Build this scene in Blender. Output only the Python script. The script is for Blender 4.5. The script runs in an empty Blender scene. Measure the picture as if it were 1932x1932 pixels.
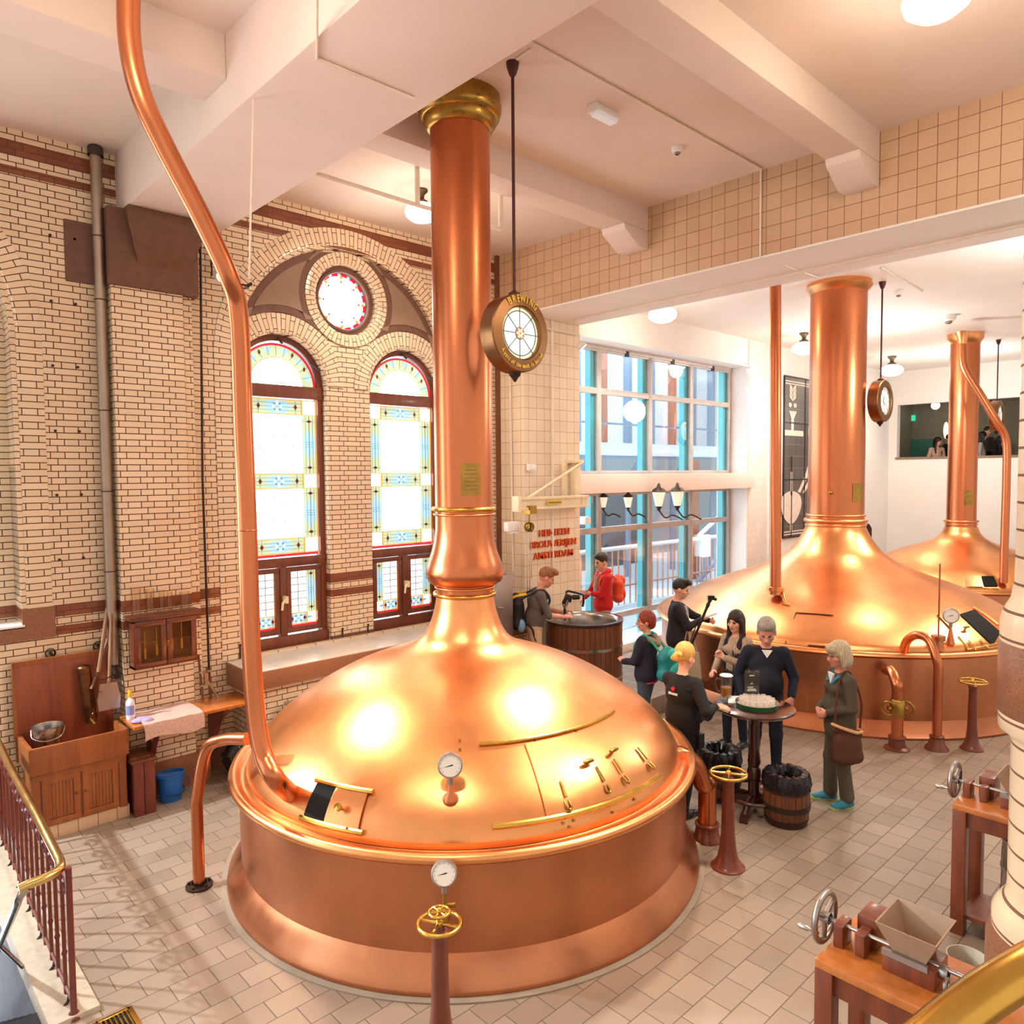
import bpy, bmesh, math, random
import numpy as np
from mathutils import Vector, Matrix
random.seed(7)
PI = math.pi
SC = bpy.context.scene
COL = SC.collection

# ------------------------------------------------------------------ camera
F, HCAM = 1391.0, 3.5
YAW, PITCH, ROLL = [math.radians(a) for a in (46.7, 2.95, -0.45)]
def _cammat():
    cy, sy = math.cos(YAW), math.sin(YAW)
    W = Matrix(((sy, -cy, 0), (0, 0, -1), (cy, sy, 0)))
    cp, sp = math.cos(PITCH), math.sin(PITCH)
    P = Matrix(((1, 0, 0), (0, cp, -sp), (0, sp, cp)))
    cr, sr = math.cos(ROLL), math.sin(ROLL)
    Q = Matrix(((cr, -sr, 0), (sr, cr, 0), (0, 0, 1)))
    return Q @ P @ W
CM = _cammat(); CMT = CM.transposed(); CAM = Vector((0, 0, HCAM))
def ray(x, y): return CMT @ Vector(((x - 966) / F, (y - 966) / F, 1.0))
def fz(x, y, z=0.0): d = ray(x, y); return CAM + d * ((z - HCAM) / d.z)
def fy(x, y, Y): d = ray(x, y); return CAM + d * (Y / d.y)
def fx(x, y, X): d = ray(x, y); return CAM + d * (X / d.x)
def fd(x, y, D): return CAM + ray(x, y) * D
cd = bpy.data.cameras.new('camera'); co = bpy.data.objects.new('camera', cd); COL.objects.link(co)
cd.sensor_fit = 'HORIZONTAL'; cd.sensor_width = 36.0; cd.lens = 36.0 * F / 1932.0
cd.clip_start = 0.05; cd.clip_end = 300
B = Matrix((CM[0], -CM[1], -CM[2])).transposed()
co.matrix_world = Matrix.Translation(CAM) @ B.to_4x4()
SC.camera = co

# ------------------------------------------------------------------ materials
def lin(h):
    if isinstance(h, str):
        h = h.lstrip('#'); c = [int(h[i:i+2], 16) / 255 for i in (0, 2, 4)]
    else: c = [v / 255 for v in h]
    return [v / 12.92 if v <= .04045 else ((v + .055) / 1.055) ** 2.4 for v in c] + [1.0]
MC = {}
def newmat(name):
    m = bpy.data.materials.new(name); m.use_nodes = True
    nt = m.node_tree; bs = nt.nodes['Principled BSDF']
    MC[name] = m
    return m, nt, bs
def N(nt, t, **kw):
    n = nt.nodes.new(t)
    for k, v in kw.items():
        if k in n.inputs.keys(): n.inputs[k].default_value = v
        else: setattr(n, k, v)
    return n
def L(nt, a, b): nt.links.new(a, b)
def mat(name, col, rough=.5, metal=0.0, emit=0, var=.08, vscale=6.0, bump=0, coat=0, trans=0, ior=1.45, stretch=None):
    """plain procedural material: base colour with a little noise variation"""
    if name in MC: return MC[name]
    m, nt, bs = newmat(name); c = lin(col)
    bs.inputs['Roughness'].default_value = rough; bs.inputs['Metallic'].default_value = metal
    bs.inputs['IOR'].default_value = ior
    if coat: bs.inputs['Coat Weight'].default_value = coat; bs.inputs['Coat Roughness'].default_value = .1
    if trans: bs.inputs['Transmission Weight'].default_value = trans
    if emit:
        bs.inputs['Emission Color'].default_value = c; bs.inputs['Emission Strength'].default_value = emit
    tc = N(nt, 'ShaderNodeTexCoord'); mp = N(nt, 'ShaderNodeMapping')
    if stretch: mp.inputs['Scale'].default_value = stretch
    no = N(nt, 'ShaderNodeTexNoise', Scale=vscale, Detail=3.0)
    L(nt, tc.outputs['Object'], mp.inputs['Vector']); L(nt, mp.outputs['Vector'], no.inputs['Vector'])
    rp = N(nt, 'ShaderNodeValToRGB')
    rp.color_ramp.elements[0].position = .3; rp.color_ramp.elements[1].position = .7
    rp.color_ramp.elements[0].color = [max(0, v * (1 - var)) for v in c[:3]] + [1]
    rp.color_ramp.elements[1].color = [min(1, v * (1 + var)) for v in c[:3]] + [1]
    L(nt, no.outputs['Fac'], rp.inputs['Fac']); L(nt, rp.outputs['Color'], bs.inputs['Base Color'])
    if bump:
        b = N(nt, 'ShaderNodeBump', Strength=bump, Distance=.01)
        L(nt, no.outputs['Fac'], b.inputs['Height']); L(nt, b.outputs['Normal'], bs.inputs['Normal'])
    return m
def glow(name, col, s):
    if name in MC: return MC[name]
    m, nt, bs = newmat(name)
    bs.inputs['Base Color'].default_value = lin(col); bs.inputs['Roughness'].default_value = .3
    bs.inputs['Emission Color'].default_value = lin(col); bs.inputs['Emission Strength'].default_value = s
    return m
def metal(name, col, rough, var=.12, vs=3.0, stretch=(1, 1, 1), rvar=.1):
    m, nt, bs = newmat(name); c = lin(col)
    bs.inputs['Metallic'].default_value = 1.0
    tc = N(nt, 'ShaderNodeTexCoord'); mp = N(nt, 'ShaderNodeMapping'); mp.inputs['Scale'].default_value = stretch
    L(nt, tc.outputs['Object'], mp.inputs['Vector'])
    n1 = N(nt, 'ShaderNodeTexNoise', Scale=vs, Detail=5.0, Roughness=.6); L(nt, mp.outputs['Vector'], n1.inputs['Vector'])
    rp = N(nt, 'ShaderNodeValToRGB')
    rp.color_ramp.elements[0].position = .3; rp.color_ramp.elements[1].position = .7
    rp.color_ramp.elements[0].color = [v * (1 - var) for v in c[:3]] + [1]
    rp.color_ramp.elements[1].color = [min(1, v * (1 + var)) for v in c[:3]] + [1]
    L(nt, n1.outputs['Fac'], rp.inputs['Fac']); L(nt, rp.outputs['Color'], bs.inputs['Base Color'])
    mr = N(nt, 'ShaderNodeMapRange'); mr.inputs['From Min'].default_value = .3; mr.inputs['From Max'].default_value = .7
    mr.inputs['To Min'].default_value = rough * (1 - rvar * 2); mr.inputs['To Max'].default_value = rough * (1 + rvar * 2)
    L(nt, n1.outputs['Fac'], mr.inputs['Value']); L(nt, mr.outputs['Result'], bs.inputs['Roughness'])
    return m
def bricknodes(nt, vec, w, h, mort, c1, c2, cm, offset=.5, squash=1.0, bias=0.0):
    b = N(nt, 'ShaderNodeTexBrick', offset=offset, offset_frequency=2, squash=squash, squash_frequency=2)
    b.inputs['Scale'].default_value = 1; b.inputs['Brick Width'].default_value = w; b.inputs['Row Height'].default_value = h
    b.inputs['Mortar Size'].default_value = mort; b.inputs['Mortar Smooth'].default_value = .2; b.inputs['Bias'].default_value = bias
    b.inputs['Color1'].default_value = lin(c1); b.inputs['Color2'].default_value = lin(c2); b.inputs['Mortar'].default_value = lin(cm)
    L(nt, vec, b.inputs['Vector'])
    return b
def tilemat(name, w, h, mort, c1, c2, cm, rough, offset=.5, squash=1.0, uv=False, floor=False, bands=None, bandcol='#7a4630', bump=.4, zoff=0.0, spec=.5):
    m, nt, bs = newmat(name)
    if uv:
        tc = N(nt, 'ShaderNodeTexCoord'); vec = tc.outputs['UV']; geo = None
    else:
        geo = N(nt, 'ShaderNodeNewGeometry')
        sp = N(nt, 'ShaderNodeSeparateXYZ'); L(nt, geo.outputs['Position'], sp.inputs[0])
        sn = N(nt, 'ShaderNodeSeparateXYZ'); L(nt, geo.outputs['True Normal'], sn.inputs[0])
        cb = N(nt, 'ShaderNodeCombineXYZ')
        if floor:
            L(nt, sp.outputs['X'], cb.inputs[0]); L(nt, sp.outputs['Y'], cb.inputs[1])
        else:
            ab = N(nt, 'ShaderNodeMath', operation='ABSOLUTE'); L(nt, sn.outputs['X'], ab.inputs[0])
            gt = N(nt, 'ShaderNodeMath', operation='GREATER_THAN'); L(nt, ab.outputs[0], gt.inputs[0]); gt.inputs[1].default_value = .7
            mx = N(nt, 'ShaderNodeMix'); L(nt, gt.outputs[0], mx.inputs[0]); L(nt, sp.outputs['X'], mx.inputs[2]); L(nt, sp.outputs['Y'], mx.inputs[3])
            ad = N(nt, 'ShaderNodeMath', operation='ADD'); L(nt, sp.outputs['Z'], ad.inputs[0]); ad.inputs[1].default_value = zoff
            L(nt, mx.outputs[0], cb.inputs[0]); L(nt, ad.outputs[0], cb.inputs[1])
        vec = cb.outputs[0]
    b = bricknodes(nt, vec, w, h, mort, c1, c2, cm, offset, squash)
    no = N(nt, 'ShaderNodeTexNoise', Scale=1.2, Detail=4.0); L(nt, vec, no.inputs['Vector'])
    hs = N(nt, 'ShaderNodeHueSaturation'); L(nt, b.outputs['Color'], hs.inputs['Color'])
    mr = N(nt, 'ShaderNodeMapRange'); mr.inputs['To Min'].default_value = .88; mr.inputs['To Max'].default_value = 1.1
    L(nt, no.outputs['Fac'], mr.inputs['Value']); L(nt, mr.outputs['Result'], hs.inputs['Value'])
    colr = hs.outputs['Color']
    if bands:
        b2 = bricknodes(nt, vec, w, h, mort * .6, bandcol, '#8a5238', '#5f3524', offset, squash)
        acc = None
        for (z0, z1) in bands:
            g1 = N(nt, 'ShaderNodeMath', operation='GREATER_THAN'); L(nt, sp.outputs['Z'], g1.inputs[0]); g1.inputs[1].default_value = z0
            g2 = N(nt, 'ShaderNodeMath', operation='LESS_THAN'); L(nt, sp.outputs['Z'], g2.inputs[0]); g2.inputs[1].default_value = z1
            mu = N(nt, 'ShaderNodeMath', operation='MULTIPLY'); L(nt, g1.outputs[0], mu.inputs[0]); L(nt, g2.outputs[0], mu.inputs[1])
            if acc is None: acc = mu.outputs[0]
            else:
                ma = N(nt, 'ShaderNodeMath', operation='MAXIMUM'); L(nt, acc, ma.inputs[0]); L(nt, mu.outputs[0], ma.inputs[1]); acc = ma.outputs[0]
        mx = N(nt, 'ShaderNodeMix', data_type='RGBA'); L(nt, acc, mx.inputs[0]); L(nt, colr, mx.inputs[6]); L(nt, b2.outputs['Color'], mx.inputs[7])
        colr = mx.outputs[2]
    L(nt, colr, bs.inputs['Base Color'])
    bs.inputs['Specular IOR Level'].default_value = spec
    rr = N(nt, 'ShaderNodeMapRange'); rr.inputs['To Min'].default_value = rough; rr.inputs['To Max'].default_value = .8
    L(nt, b.outputs['Fac'], rr.inputs['Value']); L(nt, rr.outputs['Result'], bs.inputs['Roughness'])
    if bump:
        bp = N(nt, 'ShaderNodeBump', Strength=bump, Distance=.004, invert=True)
        L(nt, b.outputs['Fac'], bp.inputs['Height']); L(nt, bp.outputs['Normal'], bs.inputs['Normal'])
    return m
def woodmat(name, c1, c2, rough=.4, scale=2.0, stretch=(6, 6, .6), coat=.2):
    m, nt, bs = newmat(name)
    tc = N(nt, 'ShaderNodeTexCoord'); mp = N(nt, 'ShaderNodeMapping'); mp.inputs['Scale'].default_value = stretch
    L(nt, tc.outputs['Object'], mp.inputs['Vector'])
    n1 = N(nt, 'ShaderNodeTexNoise', Scale=scale, Detail=6.0, Roughness=.65, Distortion=.6); L(nt, mp.outputs['Vector'], n1.inputs['Vector'])
    rp = N(nt, 'ShaderNodeValToRGB'); rp.color_ramp.elements[0].position = .3; rp.color_ramp.elements[1].position = .72
    rp.color_ramp.elements[0].color = lin(c1); rp.color_ramp.elements[1].color = lin(c2)
    L(nt, n1.outputs['Fac'], rp.inputs['Fac']); L(nt, rp.outputs['Color'], bs.inputs['Base Color'])
    bs.inputs['Roughness'].default_value = rough; bs.inputs['Coat Weight'].default_value = coat; bs.inputs['Coat Roughness'].default_value = .15
    return m
def glassmat(name, tint='#ffffff', gl=.08, rough=.02, fr_=.6):
    m, nt, bs = newmat(name); nt.nodes.remove(bs)
    out = nt.nodes['Material Output']
    t = N(nt, 'ShaderNodeBsdfTransparent'); t.inputs['Color'].default_value = lin(tint)
    g = N(nt, 'ShaderNodeBsdfGlossy'); g.inputs['Roughness'].default_value = rough
    fr = N(nt, 'ShaderNodeLayerWeight', Blend=.25)
    ad = N(nt, 'ShaderNodeMath', operation='MULTIPLY_ADD'); L(nt, fr.outputs['Fresnel'], ad.inputs[0]); ad.inputs[1].default_value = fr_; ad.inputs[2].default_value = gl
    mx = N(nt, 'ShaderNodeMixShader'); L(nt, ad.outputs[0], mx.inputs[0]); L(nt, t.outputs[0], mx.inputs[1]); L(nt, g.outputs[0], mx.inputs[2])
    L(nt, mx.outputs[0], out.inputs['Surface'])
    return m

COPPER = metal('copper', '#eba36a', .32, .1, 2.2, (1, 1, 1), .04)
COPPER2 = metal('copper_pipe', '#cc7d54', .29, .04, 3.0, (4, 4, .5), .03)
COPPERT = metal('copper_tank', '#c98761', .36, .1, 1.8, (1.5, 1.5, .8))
BRASS = metal('brass', '#d0a650', .24, .12, 8.0)
BRASSD = metal('old_brass', '#a98642', .3, .2, 10.0)
STEEL = metal('steel', '#b9b6b2', .25, .06, 6.0)
STEELB = metal('brushed_steel', '#a9a4a0', .38, .08, 6.0)
IRON = mat('red_brown_paint', '#6e3423', .35, coat=.3, var=.1)
IROND = mat('dark_iron', '#3a2a22', .45, .4)
RAILP = mat('maroon_paint', '#6a2e25', .4, coat=.2)
PLASTER = mat('plaster', '#e6d6cc', .7, var=.03, vscale=1.5)
PLASTERW = mat('white_plaster', '#f1eeea', .7, var=.02, vscale=1.5)
BANDS = [(6.67, 6.81), (6.48, 6.56), (2.06, 2.18), (1.87, 1.965)]
BRICK = tilemat('glazed_brick', .26, .066, .0052, '#ecd8bb', '#e4cdac', '#553624', .14, .5, .5, bands=BANDS)
BRICKUV = tilemat('glazed_brick_arch', .27, .068, .0052, '#ecd8bb', '#e4cdac', '#553624', .14, .5, .5, uv=True)
TILE = tilemat('square_tile', .175, .175, .004, '#cfb193', '#c7a787', '#8a6849', .28, 0.0, zoff=.03)
TILEJ = tilemat('pale_square_tile', .175, .175, .004, '#efe0c8', '#e9d8bd', '#b89a78', .28, 0.0, zoff=.03)
TILEW = tilemat('white_square_tile', .175, .175, .003, '#f0e9df', '#ece4d8', '#cfc4b8', .25, 0.0, bump=.2)
FLOORT = tilemat('floor_tile', .27, .2, .004, '#988777', '#897868', '#615346', .42, .5, floor=True, bump=.25)
COLT = tilemat('column_tile', 40., .168, .009, '#e6d2b0', '#e6d2b0', '#7a5840', .2, 0.0, bump=.6, zoff=.06)
GRANITE = mat('brown_granite', '#8a5f47', .35, var=.35, vscale=90)
GRANITEL = mat('red_granite', '#8e6249', .3, var=.3, vscale=120)
STONE = mat('brown_stone', '#6d4c3d', .6, var=.12, vscale=12)
STONEL = mat('taupe_stone', '#8d7560', .6, var=.05, vscale=8)
CREAM = mat('cream_paint', '#f1e2bf', .4)
CREAMP = mat('cream_pipe', '#efe2d2', .4)
WHITE = mat('white_plastic', '#f2f1ee', .35, var=.02)
BLACK = mat('black_plastic', '#141214', .4)
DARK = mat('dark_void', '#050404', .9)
OAK = woodmat('old_oak', '#7d421c', '#a05c28', .45)
SPLASH = woodmat('splash_wood', '#74351c', '#9a4e2a', .5)
OAKD = woodmat('dark_oak', '#5a2f17', '#7e4724', .5)
MAHOG = woodmat('mahogany', '#4c1f12', '#6f3019', .3, coat=.4)
WINWOOD = woodmat('window_wood', '#5d2c18', '#7a3e21', .4)
PINE = woodmat('honey_wood', '#a85c22', '#bf7433', .25, coat=.5)
REDWOOD = woodmat('red_brown_wood', '#5c261c', '#783429', .5)
TUBW = woodmat('tub_wood', '#53301d', '#7a4a2e', .4, 3.0, (9, 9, .3))
BARW = woodmat('barrel_wood', '#4d2915', '#774424', .5, 3.0, (9, 9, .5))
TABLED = woodmat('dark_table_wood', '#2c120d', '#43190f', .2, coat=.7)

# ------------------------------------------------------------------ mesh builder
class MB:
    def __init__(s, M=None):
        s.v, s.f, s.m, s.uv = [], [], [], {}
        s.M = M or Matrix.Identity(4); s.mi = 0
    def add(s, vs, fs, M=None, mi=None):
        o = len(s.v); T = s.M @ M if M is not None else s.M
        s.v += [T @ Vector(v) for v in vs]
        for f in fs: s.f.append([i + o for i in f]); s.m.append(s.mi if mi is None else mi)
        return s
    def box(s, c, d, M=None, mi=None, rz=0, taper=1.0):
        x, y, z = d[0] / 2, d[1] / 2, d[2] / 2; t = taper
        vs = [(-x, -y, -z), (x, -y, -z), (x, y, -z), (-x, y, -z), (-x * t, -y * t, z), (x * t, -y * t, z), (x * t, y * t, z), (-x * t, y * t, z)]
        fs = [(3, 2, 1, 0), (4, 5, 6, 7), (0, 1, 5, 4), (1, 2, 6, 5), (2, 3, 7, 6), (3, 0, 4, 7)]
        T = Matrix.Translation(c) @ Matrix.Rotation(rz, 4, 'Z')
        return s.add(vs, fs, (M @ T) if M is not None else T, mi)
    def b2(s, a, b, mi=None):
        return s.box([(a[i] + b[i]) / 2 for i in range(3)], [abs(b[i] - a[i]) for i in range(3)], None, mi)
    def lathe(s, prof, c=(0, 0, 0), n=32, M=None, mi=None, a0=0, a1=2 * PI, axis='Z'):
        full = abs(a1 - a0 - 2 * PI) < 1e-6; k = n if full else n + 1
        vs, fs = [], []
        for r, z in prof:
            for i in range(k):
                a = a0 + (a1 - a0) * i / n
                p = (r * math.cos(a), r * math.sin(a), z)
                if axis == 'X': p = (p[2], p[0], p[1])
                elif axis == 'Y': p = (p[1], p[2], p[0])
                vs.append((c[0] + p[0], c[1] + p[1], c[2] + p[2]))
        for j in range(len(prof) - 1):
            for i in range(n):
                i2 = (i + 1) % k
                fs.append((j * k + i, j * k + i2, (j + 1) * k + i2, (j + 1) * k + i))
        return s.add(vs, fs, M, mi)
    def tube(s, pts, r, n=12, M=None, mi=None, closed=False, cap=True):
        pts = [Vector(p) for p in pts]; m = len(pts)
        rs = r if isinstance(r, (list, tuple)) else [r] * m
        vs, fs = [], []; up = None
        for i, p in enumerate(pts):
            if closed: t = pts[(i + 1) % m] - pts[i - 1]
            else: t = (pts[min(i + 1, m - 1)] - pts[max(i - 1, 0)])
            t = t.normalized() if t.length > 1e-9 else Vector((0, 0, 1))
            if up is None:
                up = Vector((0, 0, 1)) if abs(t.z) < .9 else Vector((1, 0, 0))
            up = (up - t * up.dot(t)).normalized(); sd = t.cross(up)
            for k in range(n):
                a = 2 * PI * k / n
                vs.append(p + (up * math.cos(a) + sd * math.sin(a)) * rs[i])
        for i in range(m if closed else m - 1):
            j = (i + 1) % m
            for k in range(n):
                k2 = (k + 1) % n
                fs.append((i * n + k, i * n + k2, j * n + k2, j * n + k))
        if cap and not closed:
            fs.append(tuple(range(n))[::-1]); fs.append(tuple(range((m - 1) * n, m * n)))
        return s.add(vs, fs, M, mi)
    def cyl(s, a, b, r, n=16, mi=None, r2=None):
        return s.tube([a, b], [r, r if r2 is None else r2], n, None, mi)
    def ell(s, c, r, n=16, M=None, mi=None, z0=-1.0, z1=1.0):
        rr = r if isinstance(r, (list, tuple)) else (r, r, r)
        h = max(4, n // 2); a0, a1 = math.asin(max(-1, z0)), math.asin(min(1, z1))
        prof = [(max(1e-6, math.cos(a0 + (a1 - a0) * j / h)), math.sin(a0 + (a1 - a0) * j / h)) for j in range(h + 1)]
        T = Matrix.Translation(c) @ Matrix.Diagonal((rr[0], rr[1], rr[2], 1))
        return s.lathe(prof, (0, 0, 0), n, (M @ T) if M is not None else T, mi)
    def ring(s, c, R, r, n=48, k=10, axis='Z', M=None, mi=None, a0=0, a1=2 * PI):
        full = abs(a1 - a0 - 2 * PI) < 1e-6
        pts = []
        for i in range(n if full else n + 1):
            a = a0 + (a1 - a0) * i / n; p = (R * math.cos(a), R * math.sin(a), 0)
            if axis == 'X': p = (0, p[0], p[1])
            elif axis == 'Y': p = (p[0], 0, p[1])
            pts.append((c[0] + p[0], c[1] + p[1], c[2] + p[2]))
        return s.tube(pts, r, k, M, mi, closed=full)
    def prism(s, poly, ax, t0, t1, M=None, mi=None):
        """poly in the two other axes, extruded along axis ax from t0 to t1"""
        n = len(poly); vs = []
        for t in (t0, t1):
            for a, b in poly:
                vs.append({'X': (t, a, b), 'Y': (a, t, b), 'Z': (a, b, t)}[ax])
        fs = [tuple(range(n))[::-1], tuple(range(n, 2 * n))] + [(i, (i + 1) % n, n + (i + 1) % n, n + i) for i in range(n)]
        return s.add(vs, fs, M, mi)
    def grid(s, P, mi=None, closed=False):
        r, c = len(P), len(P[0]); vs = [p for row in P for p in row]
        fs = [(i * c + j, i * c + (j + 1) % c, (i + 1) * c + (j + 1) % c, (i + 1) * c + j) for i in range(r - 1) for j in range(c if closed else c - 1)]
        return s.add(vs, fs, None, mi)
    def build(s, name, mats, parent=None, world=False, sharp=40, bevel=0, recalc=True):
        me = bpy.data.meshes.new(name)
        v = s.v
        if world and parent is not None:
            inv = (Matrix.Translation(parent.location) @ parent.rotation_euler.to_matrix().to_4x4()).inverted()
            pp = parent.parent
            while pp is not None:
                inv = inv @ (Matrix.Translation(pp.location) @ pp.rotation_euler.to_matrix().to_4x4()).inverted(); pp = pp.parent
            v = [inv @ p for p in v]
        me.from_pydata(v, [], s.f)
        if not isinstance(mats, (list, tuple)): mats = [mats]
        for m in mats: me.materials.append(m)
        me.polygons.foreach_set('material_index', [min(i, len(mats) - 1) for i in s.m])
        if recalc or bevel:
            bm = bmesh.new(); bm.from_mesh(me)
            if recalc: bmesh.ops.recalc_face_normals(bm, faces=bm.faces)
            if bevel:
                es = [e for e in bm.edges if len(e.link_faces) == 2 and e.calc_face_angle(0) > .6]
                bmesh.ops.bevel(bm, geom=es, offset=bevel, segments=2, profile=.6, affect='EDGES', clamp_overlap=True)
            bm.to_mesh(me); bm.free()
        me.polygons.foreach_set('use_smooth', [True] * len(me.polygons))
        me.set_sharp_from_angle(angle=math.radians(sharp))
        o = bpy.data.objects.new(name, me); COL.objects.link(o)
        if parent is not None: o.parent = parent
        return o
def tag(o, label=None, cat=None, group=None, kind=None):
    if label: o['label'] = label
    if cat: o['category'] = cat
    if group: o['group'] = group
    if kind: o['kind'] = kind
    return o
def thing(name, label, cat, loc=(0, 0, 0), rz=0, group=None):
    o = bpy.data.objects.new(name, None); COL.objects.link(o); o.empty_display_size = .1
    o.location = loc; o.rotation_euler = (0, 0, rz)
    return tag(o, label, cat, group)
def struct(o): o['kind'] = 'structure'; return o
def dup(root, loc, rz=None, label=None, group=None, scale=None):
    r = root.copy(); COL.objects.link(r); r.location = loc
    if rz is not None: r.rotation_euler = (0, 0, rz)
    if scale: r.scale = (scale,) * 3
    if label: r['label'] = label
    if group: r['group'] = group
    def rec(src, dst):
        for ch in list(src.children):
            c = ch.copy(); COL.objects.link(c); c.parent = dst; rec(ch, c)
    rec(root, r)
    return r
def plate(loops, thick):
    """2D loops with holes -> (verts, faces) in XY, thickness centred on z"""
    cu = bpy.data.curves.new('tmp', 'CURVE'); cu.dimensions = '2D'; cu.fill_mode = 'BOTH'; cu.extrude = thick / 2
    for lp in loops:
        sp = cu.splines.new('POLY'); sp.points.add(len(lp) - 1); sp.use_cyclic_u = True
        for p, q in zip(sp.points, lp): p.co = (q[0], q[1], 0, 1)
    o = bpy.data.objects.new('tmp', cu); COL.objects.link(o)
    dg = bpy.context.evaluated_depsgraph_get(); dg.update()
    me = bpy.data.meshes.new_from_object(o.evaluated_get(dg))
    vs = [tuple(v.co) for v in me.vertices]; fs = [tuple(p.vertices) for p in me.polygons]
    bpy.data.objects.remove(o); bpy.data.curves.remove(cu); bpy.data.meshes.remove(me)
    return vs, fs
def xz_plate(mb, loops, y0, y1, mi=None):
    vs, fs = plate(loops, abs(y1 - y0)); ym = (y0 + y1) / 2
    mb.add([(v[0], ym - v[2], v[1]) for v in vs], fs, None, mi)
TXT = {}
def textgeo(body, size, ext=.004, align='CENTER', bold=0.0):
    key = (body, size, ext, align, bold)
    if key in TXT: return TXT[key]
    cu = bpy.data.curves.new('tmp', 'FONT'); cu.body = body; cu.size = size; cu.extrude = ext; cu.align_x = align; cu.align_y = 'CENTER'; cu.offset = bold; cu.resolution_u = 3
    o = bpy.data.objects.new('tmp', cu); COL.objects.link(o)
    dg = bpy.context.evaluated_depsgraph_get(); dg.update()
    me = bpy.data.meshes.new_from_object(o.evaluated_get(dg))
    r = ([tuple(v.co) for v in me.vertices], [tuple(p.vertices) for p in me.polygons])
    bpy.data.objects.remove(o); bpy.data.curves.remove(cu); bpy.data.meshes.remove(me)
    TXT[key] = r; return r
def frame4(mb, x0, z0, x1, z1, y0, y1, w, wb=None, wt=None):
    wb = wb or w; wt = wt or w
    mb.b2((x0, y0, z0), (x1, y1, z0 + wb)); mb.b2((x0, y0, z1 - wt), (x1, y1, z1)); mb.b2((x0, y0, z0 + wb), (x0 + w, y1, z1 - wt)); mb.b2((x1 - w, y0, z0 + wb), (x1, y1, z1 - wt))
def bez(pts, n=8, closed=False):
    """Catmull-Rom through points"""
    P = [Vector(p) for p in pts]; out = []
    m = len(P)
    for i in range(m if closed else m - 1):
        p0 = P[i - 1] if (i > 0 or closed) else P[0] * 2 - P[1]
        p1, p2 = P[i], P[(i + 1) % m]
        p3 = P[(i + 2) % m] if (i + 2 < m or closed) else p2 * 2 - p1
        for k in range(n):
            t = k / n
            out.append(.5 * ((2 * p1) + (p2 - p0) * t + (2 * p0 - 5 * p1 + 4 * p2 - p3) * t * t + (3 * p1 - p0 - 3 * p2 + p3) * t ** 3))
    if not closed: out.append(P[-1])
    return out
# ------------------------------------------------------------------ the setting
YW, XL, ZC, ZH = 8.74, 7.95, 6.92, 6.62
YJ, YG, YP, XB, XR = 8.15, 9.4, 8.9, 24.9, 16.04      # jamb, glass wall, panel wall, hall back wall, reveal
def rect(x0, z0, x1, z1): return [(x0, z0), (x1, z0), (x1, z1), (x0, z1)]
def arc(cx, cz, r, a0, a1, n): return [(cx + r * math.cos(a0 + (a1 - a0) * i / n), cz + r * math.sin(a0 + (a1 - a0) * i / n)) for i in range(n + 1)]
def archloop(cx, hw, z0, zs, n=32): return [(cx - hw, z0), (cx + hw, z0)] + arc(cx, zs, hw, 0, PI, n)

# floor with the stair well cut out
mb = MB(); vs, fs = plate([rect(-6, -6, 26, 12), rect(-.9, 5.35, .95, 8.6)], .12)
mb.add([(v[0], v[1], v[2] - .06) for v in vs], fs); struct(mb.build('floor', FLOORT))
# raised tiled step under the wooden mash tub
mb = MB(); mb.b2((7.25, 6.25, 0), (10.9, YJ, .25)); struct(mb.build('floor_platform', FLOORT, bevel=.01))
# ceilings
mb = MB(); mb.b2((-6, -6, ZC), (XL + .02, YW + .5, ZC + .3)); struct(mb.build('ceiling', PLASTER))
mb = MB(); mb.b2((XL + 1.2, -6, ZH), (XB + .3, YG + .4, ZH + .3)); struct(mb.build('ceiling', PLASTERW))

# window wall: face layer with large arched recesses
ARX = [5.29, -0.12]; RIN, ROUT, ZSP = 1.57, 1.84, 4.91
def bigarch(cx, z0, r=RIN): return archloop(cx, r, z0, ZSP, 48)
mb = MB()
xz_plate(mb, [rect(-6, 0, XL, ZC), bigarch(ARX[0], 1.3), bigarch(ARX[1], 2.0)], YW, YW + .08)
struct(mb.build('wall_left', BRICK))
WX = [4.34, 6.24]; WHW, WSP, CC, CR = .62, 4.67, (5.29, 5.85), .62
Y1 = YW + .08
mb = MB()
xz_plate(mb, [bigarch(ARX[0], 1.25, RIN + .05)] + [archloop(x, WHW, 1.262, WSP) for x in WX] + [arc(CC[0], CC[1], CR - .16, 0, 2 * PI, 47)], Y1, Y1 + .3)
struct(mb.build('wall_left_recess', BRICK))
# taupe rendered spandrels with darker borders between the arch rings
def spandrel(name, s, m, y, g):
    cx = CC[0]
    mb = MB(); lp = []
    A = arc(cx, ZSP, RIN - .01 - g, PI / 2 - s * .33 - s * g * .6, PI / 2 - s * (1.5 - g * .5), 20)
    wc = WX[1] if s > 0 else WX[0]
    a_out = 1.02 if s > 0 else PI - 1.02
    Bq = arc(wc, WSP, WHW + .26 + g, (PI / 2 - s * (.95 - g)), (PI / 2 + s * (.62 - g * 1.5)), 16)
    Cq = arc(CC[0], CC[1], CR + g, -s * .62 + (0 if s > 0 else PI) + s * g * 1.3, s * 1.28 + (0 if s > 0 else PI) - s * g, 16)
    pts = A + Bq + Cq
    vs, fs = plate([pts], .02); mb.add([(v[0], y - v[2], v[1]) for v in vs], fs)
    return struct(mb.build(name, m))
for s in (1, -1):
    spandrel('trim_spandrel', s, STONE, Y1 - .008, 0.0)
    spandrel('trim_spandrel', s, STONEL, Y1 - .016, .09)

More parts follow.
